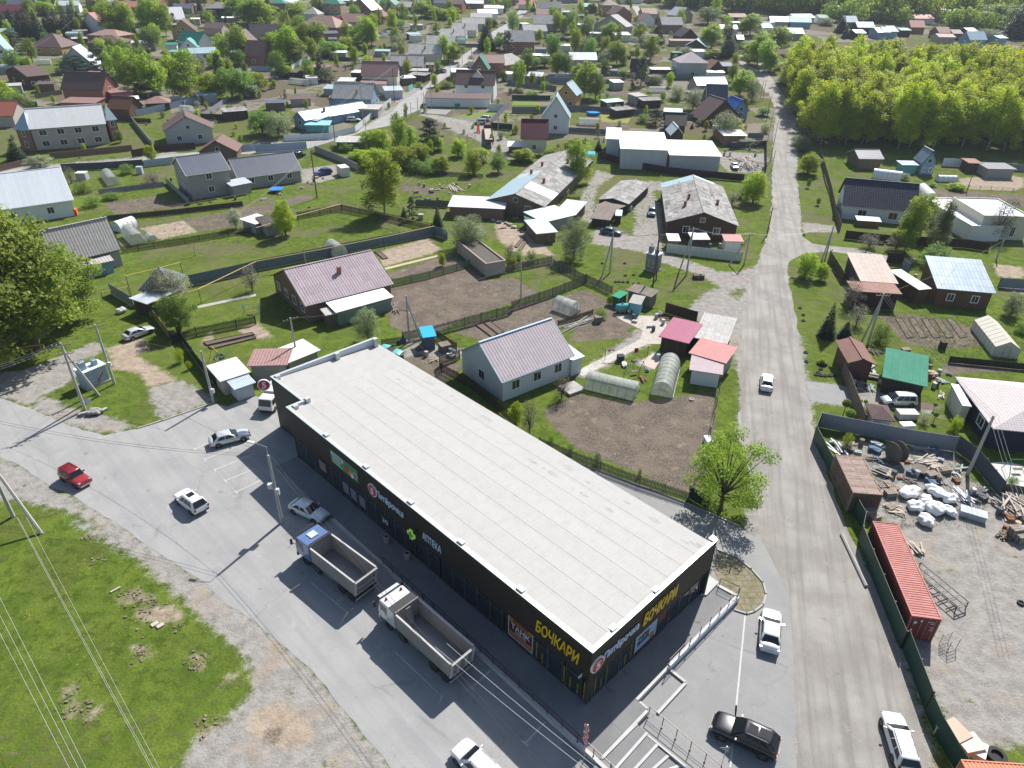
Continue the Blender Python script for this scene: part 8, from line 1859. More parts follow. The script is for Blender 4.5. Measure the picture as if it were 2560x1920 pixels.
# tank, crates, boxes
g_=G('g950,1385');tk=QR('tank','horizontal teal water tank beside the turquoise privy','tank',g_,R(15));b=MB();b.QS([(.01,-1.2),(.45,-1.12),(.62,-.95),(.62,.95),(.45,1.12),(.01,1.2)],(0,0,.95),16,0,'x');b.QF('shell',M('tank_teal',(.10,.32,.34),QH=.2),tk,smooth=True);b=MB();b.QS([(.12,1.55),(.12,1.75),(.01,1.76)],(0,0,0),8);b.QF('cap',Qt,tk)
for x in (-.7,.7):MB().box(x-.1,-.45,0,x+.1,.45,.4).QF('cradle',Qt,tk)
def crate(QG,p,sx,sy,sz,mat,name='crate',rz=.2,top=None,zz=0):
 g_=G(p,zz);rt_=QR(name,QG,name.replace('_',' '),(g_.x,g_.y,zz),rz);MB().box(-sx/2,-sy/2,0,sx/2,sy/2,sz).QF('body',mat,rt_,bevel=.02)
 b=MB();b.QT((0,0,sz+.03),sx+.1,sy+.1,.05);b.QF('lid',top or mat,rt_);return rt_
crate('brown wooden hutch beside the blue roofed privy','j1630,125',1.5,1.4,1.1,QC,'hutch',.5);crate('dark metal water tub on the cottage lawn','k935,215',.9,.8,.9,M('tub_dark',(.04,.05,.05)),'tub',.3)
crate('white boxes stacked along the dark mesh fence','k1690,930',.7,1.3,.7,M('box_pale',(.55,.58,.62),QH=.2),'box_stack',.1);crate('second pale box stack by the tree','k1680,1060',.7,1.1,.6,M('box_pale',(.55,.58,.62),QH=.2),'box_stack',0)
crate('grey well cover slabs on the bare plot corner','k515,465',2.6,2.4,.35,conc,'well_cover',.6);crate('cardboard and white boxes heap left in the corner yard','p1220,1460',1.8,1.6,.9,M('carton',(.50,.38,.30),QH=.2),'box_heap',.4)
crate('pink and white cartons beside the orange container','p1330,1530',1.6,1.3,.8,M('carton_pink',(.62,.50,.46),QH=.2),'box_heap',.2);crate('white flat cartons at the end of the carton heap','p1390,1560',1.3,1.0,.6,M('carton_white',(.66,.64,.62),QH=.2),'box_heap',.9)
crate('lone crate with green and blue bags on the gravel lane','g1610,1090',1.9,1.3,.7,M('crate_brown',(.12,.08,.06),QH=.3),'trailer_box',.0);blob('sack_pile','grey and green sacks heaped in the lone crate','sacks','g1625,1075',.7,.5,1.0,M('sack_grey',(.35,.40,.38),QH=.3),4)
crate('pale rabbit hutch stack near the paved yard','g740,1470',1.0,.9,1.0,QC,'hutch',.2);crate('open grey steel crate at the right of the bags','l1760,1560',2.4,1.2,.7,M('steel_crate',(.42,.45,.48),QH=.2),'crate',-.5);crate('green canopy tent in the barrack yard','g165,655',3.0,3.0,2.3,M('tent_green',(.05,.13,.09),QH=.2),'tent',.1)
crate('orange plastic toy house by the pale metal roofed house','e640,545',1.6,1.2,1.3,M('toy_orange',(.65,.13,.04)),'toy_house',.3);crate('dark square shed stove by the young firs','f1425,580',1.1,1.0,1.1,conc,'stove',.1);crate('white garden table under the clipped tree','l1190,800',1.6,.9,.7,Qs,'table',.1);crate('white patio table set on the gazebo lawn','l1190,700',2.4,1.3,.8,M('table_cover',(.5,.5,.5),QH=.3),'table',0)
crate('white lidded tank on the common edge','g1015,505',.9,.9,1.0,M('tank_pale',(.5,.62,.64)),'tank',.0);crate('small brown incubator post in the right garden','l1500,110',.8,.8,1.2,Qb,'hutch',0)
crate('low metal cupboard against the grey fence corner','e1215,190',1.4,1.2,1.9,M('cupboard',(.36,.4,.44),QH=.2),'cupboard',.1);crate('white outhouse with flat roof in the left garden','e720,240',2.4,2.0,1.9,M('outhouse',(.35,.37,.4),QH=.2),'outhouse',.1,Qs)
b=QR('road_barrier','long pale concrete beam lying on the verge by the green fence','beam',G('p570,280'),0);a_,c_=G('p490,100')-G('p570,280'),G('p655,450')-G('p570,280');MB().tube(a_+Vector((0,0,.15)),c_+Vector((0,0,.15)),.16,n=6).QF('beam',conc,b)
fr_=QR('steel_rack','dark welded steel rack beside the red container','steel rack',G('p1120,470'),R(-68))
b=MB()
for y in (-.7,0,.7):b.tube((-2.6,y,.9),(2.6,y,.9),.06,n=4)
for x in (-2.6,-1.7,-.85,0,.85,1.7,2.6):
 b.tube((x,-.7,.9),(x,.7,.9),.05,n=4);b.tube((x,-.7,.5),(x,.7,.5),.05,n=4)
for x in (-2.6,2.6):
 for y in (-.7,.7):b.tube((x,y,0),(x,y,.9),.05,n=4)
b.QF('rack',Qt,fr_)
cg=QR('steel_cage','small wire cage trolley beside the container doors','cage',G('p1200,850'),R(20));b=MB()
for x in (-.5,.5):
 for y in (-.4,.4):b.tube((x,y,0),(x,y,1.3),.025,n=4)
for z in (.1,.5,.9,1.3):b.path([(-.5,-.4,z),(.5,-.4,z),(.5,.4,z),(-.5,.4,z),(-.5,-.4,z)],.018,4)
for k in range(6):b.tube((-.5+k*.2,.4,.1),(-.5+k*.2,.4,1.3),.012,n=3)
b.QF('cage',frame_m,cg)
# pool, slide, swings, trampoline, trough
lathe_thing('garden_pool','round blue garden pool above the ribbed greenhouse','pool','c702,990',[(.1,.1),(2.2,.1),(2.3,.9),(2.15,.92),(2.1,.75),(.1,.72)],M('pool_blue',(.02,.22,.55)),n=24)
tr_=QR('trampoline','round trampoline with blue rim beside the slate roofed house','trampoline',G('f180,345'),0);MB().QS([(0,.8),(1.4,.8),(1.4,.84),(0,.84)],n=22).QF('mat',Qc,tr_);b=MB();b.QS([(1.41,.78),(1.75,.78),(1.75,.88),(1.41,.88)],n=22);b.QF('rim',M('rim_blue',(.03,.2,.6)),tr_)
b=MB()
for k in range(6):a=k*1.047;b.tube((1.6*math.cos(a),1.6*math.sin(a),0),(1.6*math.cos(a),1.6*math.sin(a),2.4),.03,n=4)
b.QF('leg',Qt,tr_)
sl_=QR('slide','red and yellow slide in the village playground','slide',G('b1925,1145'),R(100));MB().QU([(-1.6,-.3,0),(-1.4,-.3,0),(-1.4,.3,0),(-1.6,.3,0),(1.2,-.3,2.0),(1.4,-.3,2.0),(1.4,.3,2.0),(1.2,.3,2.0)]).QF('chute',M('slide_red',(.6,.03,.03)),sl_);MB().box(1.4,-.4,0,1.6,.4,2.4).QF('ladder',M('slide_yellow',(.65,.45,.03)),sl_)
def swing(QG,p,rz,col,h=2.2,L=2.4):
 rt_=QR('swing',QG,'swing',G(p),rz);b=MB()
 for x in (-L/2,L/2):b.tube((x,-.8,0),(x,0,h),.045,n=5);b.tube((x,.8,0),(x,0,h),.045,n=5)
 b.tube((-L/2,0,h),(L/2,0,h),.045,n=5);b.QF('frame',col,rt_);b=MB()
 for x in (-.35,.35):b.tube((x,0,h),(x,0,.55),.012,n=3)
 b.box(-.5,-.2,.5,.5,.2,.56);b.QF('seat',QC,rt_)
swing('yellow garden swing frame on the striped lawn','i1880,230',R(-50),M('swing_yellow',(.55,.38,.05)));swing('blue framed swing bench by the concrete path','e2180,1400',R(12),M('swing_blue',(.25,.42,.55)),1.8);swing('white framed swing on the cottage lawn','k1060,330',R(20),frame_m,1.9);swing('green swing bench on the round patio at the right','l2140,1180',R(0),M('swing_green',(.03,.25,.17)),1.9);swing('teal swings in the village playground','b1790,1230',R(0),M('swing_teal',(.05,.3,.3)),2.3);swing('small seesaw frame in the village playground','b1860,1185',R(10),Qt,1.0)
for k,(p_,lb) in enumerate((('i260,210','yellow timber playground fence under the poplar'),('i150,230','tall yellow playground frame in the poplar shade'))):
 swing(lb,p_,R(20),M('swing_yellow',(.55,.38,.05)),2.2-.4*k,4.5)
pat=G('l2120,1200');b=MB();b.QS([(.01,.012),(3.2,.012),(3.2,.03),(.01,.03)],(0,0,0),30);o=b.QF('patio',M('patio_stone',(.5,.49,.46),QH=.15),None,(pat.x,pat.y,0));o.scale=(1,.75,1);tag(o,'round pale patio under the green swing bench','patio',kind='structure')
sheet('patio','g860,1400 g1250,1420 g1340,1490 g1290,1659 g1100,1659 g1130,1540 g960,1460',.014,M('slab_pale',(.40,.36,.32),(.44,.40,.36),(.25,.22,.2),1.5,1.5,.02,QH=.3),QG='paved yard beside the turquoise privy',cat='paving',amp=.05)
sheet('patio','k1090,230 k1220,150 k1290,200 k1230,290',.02,M('slab_rose',(.44,.37,.33),QH=.2),QG='pinkish slab by the end on greenhouse',cat='paving',amp=.05)
sheet('lawn','b1700,1000 b2010,960 b2130,965 b2030,1035 b1640,1000',.006,M('lawn_bright',(.11,.17,.02),(.12,.18,.025),(.1,.16,.02),3,3,.01,QH=.1),QG='bright mown lawn before the villa garage',cat='lawn',amp=.1)
sheet('lawn','c10,870 c235,872 c225,908 c0,908',.006,M('lawn_bright',(.11,.17,.02)),QG='small bright lawn in a fenced yard',cat='lawn',amp=.1)
sheet('lawn','c760,990 c1030,1005 c1000,1065 c770,1050',.006,M('lawn_yellow',(.19,.19,.025),QH=.2),QG='yellowish lawn beside the blue pool',cat='lawn',amp=.3)
sheet('planting_island','o1345,330 o1370,212 o1500,262 o1600,342 o1676,426 o1690,500 o1672,558 o1615,602 o1570,616 o1495,598 o1440,520',.03,M('island_soil',(.21,.175,.135),(.24,.2,.155),(.16,.15,.08),.9,.7,.1,QH=.6,stc=(.10,.12,.04),var=2),QG='bare planting island with a few weeds',cat='planting island',amp=.06)
sheet('planting_bed','f1150,1180 f1490,1100 f1490,1130 f1190,1200',.005,M('soil_dark',(.10,.075,.06),QH=.3),QG='narrow dark bed by the mesh fence',cat='bed',amp=.1)
sheet('concrete_apron','b1430,940 b1690,950 b1640,990 b1420,975',.014,asphalt2,QG='grey apron before the villa garage',cat='paving',amp=.05)
# garden beds with timber edges
def bed(QG,s,h=.2):
 p=pts(s);c0=sum(p,Vector())/len(p);rt_=QR('garden_bed',QG,'garden bed',(c0.x,c0.y,0));b=MB()
 for a,c in zip(p,p[1:]+p[:1]):
  d=c-a;m_=(a+c)/2-c0;b.QT((m_.x,m_.y,h/2),d.length+.05,.06,h,math.atan2(d.y,d.x))
 b.QF('edge_board',Qb,rt_);b=MB();q=[(v.x-c0.x,v.y-c0.y) for v in p];ar=sum(q[i][0]*q[(i+1) % len(q)][1]-q[(i+1) % len(q)][0]*q[i][1] for i in range(len(q)));q=q if ar>0 else q[::-1]
 b.prism(q,0,h-.06);b.QF('soil',M('soil_bed',(.13,.10,.08),QH=.4,var=4),rt_)
bed('narrow timber edged bed nearest the privy fence','f1900,1500 f1950,1480 f2080,1580 f2040,1605');bed('second timber edged bed by the plank fence','f1960,1475 f2010,1458 f2140,1560 f2095,1580')
bed('raised bed of the garden left of the dark fence, upper','i1760,60 i2180,-25 i2200,-8 i1790,85');bed('raised bed of the garden left of the dark fence, lower','i1800,95 i2205,8 i2212,22 i1830,118')
bed('onion bed in the barrack yard, upper','g20,820 g90,740 g115,745 g45,830');bed('onion bed in the barrack yard, lower','g50,850 g115,765 g135,775 g75,860')
bed('black framed twin bed by the sand path','f1025,865 f1065,855 f1140,920 f1100,930')
for k in range(5):
 fxx=960+k*60;bed(('first','second','third','fourth','fifth')[k]+' furrow bed from the left in the log house garden','h%d,1440 h%d,1435 h%d,1600 h%d,1610' % (1100+k*110,1150+k*110,1260+k*115,1200+k*115),.12)
# wash line things
o=QR('laundry_line','washing line with red cloth on the cottage lawn','laundry',G('k1000,190'),R(10));MB().path([(-3.5,0,1.7),(0,0,1.55),(3,0,1.7)],.012,3).QF('line',wire_m,o);b=MB();b.box(.9,-.01,.8,1.5,.01,1.56);b.QF('cloth',M('cloth_red',(.35,.01,.02)),o)
for x in (-3.5,3):MB().tube((x,0,0),(x,0,1.8),.04,n=5).QF('post',Qt,o)
b=MB();b.box(-3.2,-.01,1.3,-2.7,.01,1.66);b.box(-2.5,-.01,1.35,-2.2,.01,1.64);b.QF('cloth',M('cloth_mix',(.4,.2,.3)),o)
blob('bathtub','old white bathtub planter on the cottage lawn','tub','k970,245',.75,.45,.5,M('enamel',(.55,.5,.45),QH=.2),2)
ln=QR('timber_hut_ladder','dark roof ladder lying on the lilac corrugated roof','ladder',(0,0,0));A1,B1=G('g245,1455',6.95),G('k385,80',4.45);b=MB();d=(B1-A1).normalized();sd2=Vector((0,0,1)).cross(d).normalized()*.22;A1+=Vector((0,0,.15));B1+=Vector((0,0,.15));b.tube(A1+sd2,B1+sd2,.03,n=4);b.tube(A1-sd2,B1-sd2,.03,n=4)
for k in range(12):q=A1.lerp(B1,k/11);b.tube(q+sd2,q-sd2,.025,n=4)
b.QF('rungs',Qc,ln)
# ================================================================== TREES
# big individual trees
T('poplar','i90,260','e90,225',335,QG='huge spreading poplar over the playground at the left edge',hi=2.2)
T('poplar','i330,120','e450,400',270,QG='second poplar crown right of the huge one',hi=2.2)
T('poplar','e150,1640','e-60,330',200,QG='left poplar of the big clump at the image edge',hi=2.2)
T('poplar','e620,1450','e650,790',175,QG='low right lobe tree of the poplar clump',hi=2.2)
T('birch','f1110,550','f1060,-10',112,QG='big round birch standing at the meadow corner',hi=2.2,mat='yellow')
T('open','k1800,1500','k1930,860',205,QG='leafy tree leaning over the gravel road behind the store',hi=2.2,mat='poplar')
T('willow','f1830,840','f1850,545',125,QG='round pale grey green bush above the ruin',hi=2.2)
T('willow','g530,930','g540,560',95,QG='tall grey green bush beside the A shaped pole',hi=2.2)
T('broad','e1560,1560','e1560,1210',100,QG='dense bright green maple beside the leaning gate',hi=2.2)
T('blossom','e1480,1300','e1490,1010',118,QG='white blossoming tree above the metal garage roof',hi=2.2)
T('yellow','f260,725','f250,400',66,QG='golden young tree at the derelict shed',hi=2.2)
T('blossom','e2040,660','e2040,480',44,QG='small blossoming tree beside the seed bed')
T('blossom','f970,1640','f990,1340',85,QG='pale leafed shrub in front of the veranda',hi=2.2,mat='willow')
T('spruce','f1570,645','f1560,455',32,QG='dark young spruce left of the pale bush');T('pine','f1350,585','f1345,370',34,QG='thin pine next to the big birch');T('spruce','f1280,570','f1275,470',22,QG='small fir at the foot of the big birch')
T('birch','b1240,1350','b1215,950',50,QG='tall thin birch left of the round pine');T('pine','b1510,1290','b1530,1000',72,QG='round dark pine near the playground',hi=2.2)
T('birch','g560,270','g570,-110',75,QG='drooping birch beside the long barrack',hi=2.2)
T('yellow','h340,190','h345,0',60,QG='yellow green tree at the roadside below the grove',hi=2.2);T('yellow','g2080,440','g2110,160',72,QG='golden bush tree right of the weathered barrack',hi=2.2)
T('birch','h1180,860','h1200,330',80,QG='left birch of the three by the navy roof',hi=2.2);T('birch','h1310,740','h1340,350',70,QG='middle birch of the three by the navy roof',hi=2.2);T('birch','h1440,860','h1460,380',55,QG='right birch of the three by the navy roof',hi=2.2,mat='willow')
T('bare','h1960,760','h1960,400',70,QG='half bare tree before the modern flat house')
T('yellow','h315,1085','h330,855',60,QG='small thin tree on the verge at the lane corner');T('yellow','h455,1110','h470,960',40,QG='second thin tree on the verge')
T('spruce','h500,1600','h520,1280',46,QG='dark fir in the verge thicket');T('spruce','h660,1600','h665,1440',40,QG='lower fir right in the verge thicket');T('bare','h700,1350','h690,1080',62,QG='reddish bare tree at the fence');T('bare','h760,1500','h740,1300',60,QG='brown bare bush before the red box');T('hedge','h960,1650','h960,1470',60,QG='greenish bush under the big A pole')
T('hedge','h1430,990','h1450,790',100,QG='loose green thicket behind the log house');T('bare','h1100,860','h1120,720',70,QG='dark thicket by the lane fence');T('bare','h870,830','h880,700',55,QG='brown thicket left by the lane fence')
T('willow','h2090,1420','h2070,1200',60,QG='grey bush at the right of the log house');T('hedge','h2180,1560','h2190,1450',40,QG='round green bush at the right edge')
T('broad','h430,460','h440,390',14,QG='tiny fir on the verge lawn, lower');T('broad','h345,310','h350,225',14,QG='tiny shrub on the verge lawn, upper')
for p_,q_,lb in (('l650,680','l660,535','flat topped clipped tree beside the fence, upper'),('l680,780','l690,620','round clipped tree beside the fence, lower'),('l1430,640','l1435,575','ball clipped tree on the lawn, upper'),('l1430,740','l1437,645','ball clipped tree on the lawn, lower'),('l785,610','l790,545','small ball tree left of the gazebo'),('l830,615','l838,562','second small ball tree left of the gazebo')):T('lollipop',p_,q_,QG=lb,mat='hedge')
T('hedge','l1600,820','l1610,680',36,QG='round yellow green shrub in the gazebo garden',mat='yellow');T('hedge','l670,970','l680,830',34,QG='leafy sapling in the junk yard corner',mat='yellow');T('hedge','l1380,240','l1390,170',34,QG='round golden shrub behind the green roof',mat='yellow');T('hedge','p660,160','p680,30',20,QG='vine bush between green fence and container',mat='yellow');T('bare','l1340,760','l1330,660',34,QG='reddish hedge strip in the gazebo garden');T('hedge','l2100,1290','l2110,1215',30,QG='little fir by the round patio')
T('bare','k430,540','k430,330',60,QG='bare fruit tree at the cottage wall');T('yellow','k30,780','k40,560',40,QG='sapling at the cottage corner');T('bare','k150,840','k140,560',60,QG='thin bare tree beside the bare plot');T('hedge','k335,950','k335,850',26,QG='green shrub by the picket fence, left');T('hedge','k505,1010','k500,930',24,QG='green shrub by the picket fence, middle');T('hedge','k735,1110','k740,1000',28,QG='green shrub by the picket fence, right',mat='willow');T('hedge','k1100,1215','k1095,1175',16,QG='tiny green shrub by the picket fence')
T('hedge','g765,1440','g755,1340',46,QG='green bush beside the privy path');T('yellow','g845,1320','g845,1230',26,QG='small yellow shrub by the green shed');T('yellow','f1610,985','f1610,870',24,QG='bare sapling at the garden path');T('hedge','g165,960','g165,850',40,QG='low green bush in the barrack garden');T('blossom','g450,370','g450,300',34,QG='blossoming shrub behind the picket fence',mat='willow');T('bare','g-20,980','g-30,780',40,QG='brown shrub by the ruin')
T('hedge','i1560,230','i1560,95',30,QG='bright shrub on the verge by the dark fence',mat='yellow');T('hedge','i1640,290','i1640,210',20,QG='small shrub on the verge by the dark fence',mat='yellow');T('bare','f-30,1200','f-60,960',56,QG='dry brown hedge near the striped lawn')
T('hedge','e800,470','e760,370',56,QG='green bush clump in the left garden');T('hedge','e960,410','e960,345',54,QG='green hedge behind the bush clump');T('bare','e1330,270','e1330,170',60,QG='brown shrubs behind the lilac fence');T('hedge','e1100,190','e1100,100',44,QG='green shrub by the dark sheet fence');T('blossom','e350,140','e340,25',64,QG='round blossoming bush at the brick wall');T('yellow','e1310,75','e1330,-70',34,QG='yellow shrub on the lane verge')
T('hedge','e720,350','e720,240',56,QG='shrub before the white outhouse');T('bare','e620,270','e620,110',34,QG='brown shrub at the lane corner')
# village trees by table: kind, base, tip, crown width
TB='''spruce a30,240 a10,60 26;spruce a120,270 a100,60 34;spruce a215,330 a195,70 42;spruce a280,330 a255,60 40;spruce a350,340 a345,65 36;spruce a440,300 a440,25 36;spruce a510,300 a505,50 34;spruce a590,300 a580,25 34;spruce a650,290 a640,20 36;spruce a710,290 a700,80 34
birch a960,300 a945,0 44;birch a1050,320 a1040,-10 52;birch a1130,330 a1120,10 40;birch a1290,290 a1285,-40 40;birch a1365,300 a1375,-40 50;birch a1440,310 a1440,20 34;broad a1315,430 a1315,215 46;pine a130,480 a85,250 64;pine a650,620 a670,470 70;pine a910,640 a900,375 66
birch a1110,760 a1105,385 50;birch a1210,790 a1220,450 46;birch a1330,820 a1320,430 56;yellow a1490,730 a1505,475 50;birch a1640,840 a1645,410 56;bare a1740,800 a1790,440 50;yellow a1830,860 a1850,620 60;birch a1940,560 a1935,280 36;broad a2010,850 a1960,570 66;broad a2110,840 a2130,600 60
pine a1790,400 a1760,290 44;broad a165,960 a155,790 60;yellow a30,900 a20,690 54;spruce a150,1380 a108,1180 40;birch a2080,540 a2075,190 44;birch a2150,540 a2150,330 36;yellow a140,560 a150,480 40;birch a1570,860 a1560,640 50;birch a1380,800 a1400,520 50;birch a2050,160 a2060,-40 56;broad a2160,200 a2170,-30 60
spruce a1960,220 a1945,110 16;pine a1740,190 a1740,90 50;pine a1600,150 a1590,60 36;pine a1830,160 a1830,80 36;bare a1040,960 a1000,870 44;yellow a950,960 a930,890 26;yellow a400,130 a370,10 40;yellow a820,130 a820,60 30
birch b-20,220 b0,-30 60;birch b60,230 b80,-20 56;birch b130,200 b140,40 36;birch b330,200 b320,20 50;birch b380,160 b385,0 30;spruce b565,130 b545,-10 26;birch b250,320 b240,190 36;birch b180,540 b200,270 50;pine b110,470 b130,280 44;birch b290,560 b320,200 56;birch b350,560 b370,330 50;birch b420,420 b405,190 40;birch b530,420 b520,170 44
birch b960,400 b970,130 52;birch b1000,400 b1010,200 40;birch b880,370 b880,230 40;broad b640,480 b650,350 60;broad b590,500 b585,400 46;yellow b720,470 b730,370 44;yellow b780,430 b790,320 44;yellow b840,400 b840,320 36;broad b1215,250 b1205,160 44;spruce b1120,180 b1108,65 20;spruce b1150,190 b1145,130 18
birch b1275,200 b1270,10 30;birch b1430,150 b1430,0 50;birch b1490,150 b1480,40 36;birch b1560,160 b1560,60 40;yellow b1620,170 b1630,80 36;birch b1700,160 b1710,60 36;willow b1225,420 b1225,300 46;willow b1560,290 b1545,200 44;spruce b2000,430 b2005,150 40;spruce b1970,430 b1985,190 34;broad b2100,430 b2105,310 40;broad b2030,230 b2040,160 24;birch b2060,230 b2075,165 26
birch b1625,520 b1635,290 30;birch b1710,540 b1715,385 36;broad b1775,450 b1775,390 24;yellow b1680,520 b1690,450 20;willow b600,700 b590,570 60;bare b430,640 b420,560 30;yellow b270,670 b275,560 34;yellow b20,780 b30,620 50;willow b-10,840 b0,740 40;broad b60,1160 b50,950 66;willow b200,1180 b190,960 80;willow b260,1100 b270,990 44
hedge b1650,760 b1650,700 46;hedge b1410,750 b1400,705 24;birch b1570,1300 b1575,1150 36;yellow b980,1300 b1000,1120 46;yellow b1080,1310 b1100,1110 50;yellow b900,1380 b920,1290 56;yellow b1040,1440 b1040,1280 70;birch b1330,1290 b1350,1080 40;yellow b1420,1420 b1400,1230 50;hedge b790,1300 b790,1230 60;yellow b1180,1440 b1180,1290 50;yellow b1310,1450 b1320,1280 50;hedge b1480,1420 b1480,1340 46
bare b1900,1440 b1900,1290 50;yellow b1940,1400 b1940,1270 44;hedge b2100,1400 b2100,1300 44;yellow f1750,40 f1740,-120 40;yellow f1880,200 f1890,-30 40;broad f2090,180 f2090,30 40;yellow f1600,180 f1600,30 50;hedge f1500,190 f1480,60 70;hedge f1380,180 f1380,60 60;yellow f1240,150 f1230,-60 46
spruce c40,710 c42,625 16;spruce c235,740 c235,690 12;spruce c280,700 c280,660 14;hedge c290,740 c290,700 20;hedge c330,750 c330,730 16;hedge c70,800 c70,760 30;birch c620,850 c600,510 52;broad c720,860 c730,620 46;birch c560,740 c560,540 36;spruce c375,90 c375,10 12;spruce c185,100 c182,5 16;birch c235,370 c240,245 22;broad c360,500 c355,390 30;broad c280,580 c280,480 40;broad c190,590 c185,490 40;hedge c430,420 c430,350 36
birch c700,110 c700,10 24;birch c620,100 c620,40 16;birch c840,380 c825,180 44;birch c1095,340 c1090,190 34;willow c1240,280 c1240,210 34;spruce c1255,210 c1252,100 20;bare c1170,220 c1170,150 30;birch c1080,210 c1080,130 22;birch c995,190 c993,120 18;hedge c690,420 c680,320 30;bare c620,440 c620,300 46;blossom c1150,400 c1150,290 46;blossom c1285,405 c1285,300 38
birch c1190,535 c1200,295 40;birch c905,560 c895,340 44;blossom c820,560 c810,410 50;willow c980,510 c985,440 30;willow c960,560 c955,490 30;broad c960,680 c965,600 24;bare c1040,690 c1040,620 18;blossom c1490,500 c1490,400 40;birch c1720,430 c1720,200 50;birch c1660,420 c1665,230 30;spruce c1860,490 c1872,195 46;birch c1730,500 c1730,420 40;birch c1710,300 c1700,220 24
broad c1690,210 c1700,50 56;birch c1840,210 c1840,125 36;birch c2050,310 c2060,110 56;birch c1990,300 c1985,160 30;birch c2120,560 c2110,260 60;birch c2060,500 c2050,350 46;birch c2180,620 c2190,330 46;birch c2000,450 c2000,350 30;willow c1245,740 c1240,640 46;willow c1425,860 c1420,730 46;blossom c1560,950 c1560,760 56;blossom c1640,900 c1640,760 40;broad c1300,880 c1300,790 14
pine c1240,1080 c1245,930 46;hedge c1130,1060 c1130,980 40;spruce c1555,1110 c1555,1055 10;blossom c1820,1200 c1830,960 80;yellow c1900,1180 c1890,1010 50;birch c1960,840 c1950,590 56;willow c2070,870 c2080,680 40;broad c2170,1000 c2170,920 34;hedge c2180,1150 c2180,1070 30;hedge c910,980 c910,900 30;bare c830,960 c830,890 24;bare c910,750 c910,670 24;bare c960,990 c960,920 24
spruce c745,1300 c750,1190 20;yellow c350,1390 c350,1270 50;willow c400,1280 c400,1240 16;birch c540,1380 c550,1190 56;blossom c1990,1260 c1990,1190 60;bare c2060,1270 c2060,1200 40;bare c740,1190 c740,1110 16;hedge c150,830 c150,780 30;hedge c200,820 c200,785 24
spruce d630,280 d620,120 34;spruce d665,330 d665,205 20;willow d500,220 d500,150 40;birch d60,470 d40,220 60;birch d-30,500 d-20,280 50;birch d120,360 d120,220 30;birch d20,620 d10,450 40;willow d90,600 d90,500 34;willow d1650,180 d1640,100 50;birch d1150,170 d1155,100 30;spruce d1130,70 d1130,-30 24;birch d1380,150 d1400,20 40;birch d1500,110 d1500,20 30
willow d1890,360 d1930,240 60;spruce d2120,330 d2110,40 60;broad d2050,250 d2040,40 70;broad d2180,300 d2190,20 80;broad d1900,230 d1900,30 70;birch d1850,260 d1840,90 40;broad d2000,150 d2010,-20 70;bare d70,100 d70,30 30;willow d280,1300 d290,1170 56;willow d240,1250 d250,1160 36;willow d130,720 d120,650 46;birch d1600,250 d1600,160 36
yellow g0,1000 g-10,900 30;hedge g50,930 g50,850 40;yellow g100,80 g90,-30 60;bare g1900,460 g1900,330 40;hedge g2000,400 g2000,300 50;blossom h1180,240 h1180,180 26;yellow h1620,330 h1600,260 34;hedge h1420,300 h1430,260 24;bare h2080,560 h2080,380 50'''
for rw_ in TB.replace('\n',';').split(';'):
 kd,b_,t_,w_=rw_.split();T(kd,b_,t_,float(w_)*(1.25 if kd in ('birch','broad','yellow') else 1.05))
# birch grove on the right
grnd=random.Random(5);cells=[]
GP=[G(p) for p in ('d290,1150','d250,1000','d180,820','d140,700','d60,560')]
gy0,gy1=G('d800,1290').y+3,G((2150,106),16).y
row_y=gy0;k=0;gcount=0;extra=[]
house_xy=[(a,b_,r2) for a,b_,r2 in HN]
while row_y<gy1:
 # left limit of the grove follows the road, seen in the photograph
 tt=(row_y-gy0)/(gy1-gy0)
 xl_=np.interp(row_y,[G('d300,1290').y,G('d170,900').y,G('d150,600').y,gy1],[G('d300,1290').x+3,G('d170,900').x+2,G('d150,600').x+2,G('d150,560').x+14])
 x=xl_+grnd.uniform(0,4);xr_=row_y*.80+8
 while x<xr_:
  xx=x+grnd.uniform(-2,2);yy=row_y+grnd.uniform(-2.6,2.6)
  if not any((xx-a)**2+(yy-b_)**2<(r2*.9)**2 for a,b_,r2 in house_xy):extra.append((xx,yy))
  x+=7.2+grnd.uniform(-1,1)
 row_y+=6.8
extra.sort(key=lambda q:q[0]**2+q[1]**2)
print('GROVE',len(extra))
NB=190
FRT=sorted([q for q in extra[:NB] if q[1]<gy0+5],key=lambda q:q[0]/q[1])
NUM='first second third fourth fifth sixth seventh eighth ninth tenth eleventh twelfth thirteenth fourteenth fifteenth sixteenth seventeenth eighteenth nineteenth twentieth'.split()
for k,(xx,yy) in enumerate(extra[:NB]):
 fi=FRT.index((xx,yy)) if (xx,yy) in FRT else 99
 h=grnd.uniform(13,20);o=tree('grove',xx,yy,h,grnd.uniform(10,15.5),QG=(NUM[fi]+' birch from the left in the front row of the grove') if fi<20 else 'yellow green birch crowded in the grove right of the gravel road',group='birches of the grove',hi=1.0 if k>90 else 1.9)
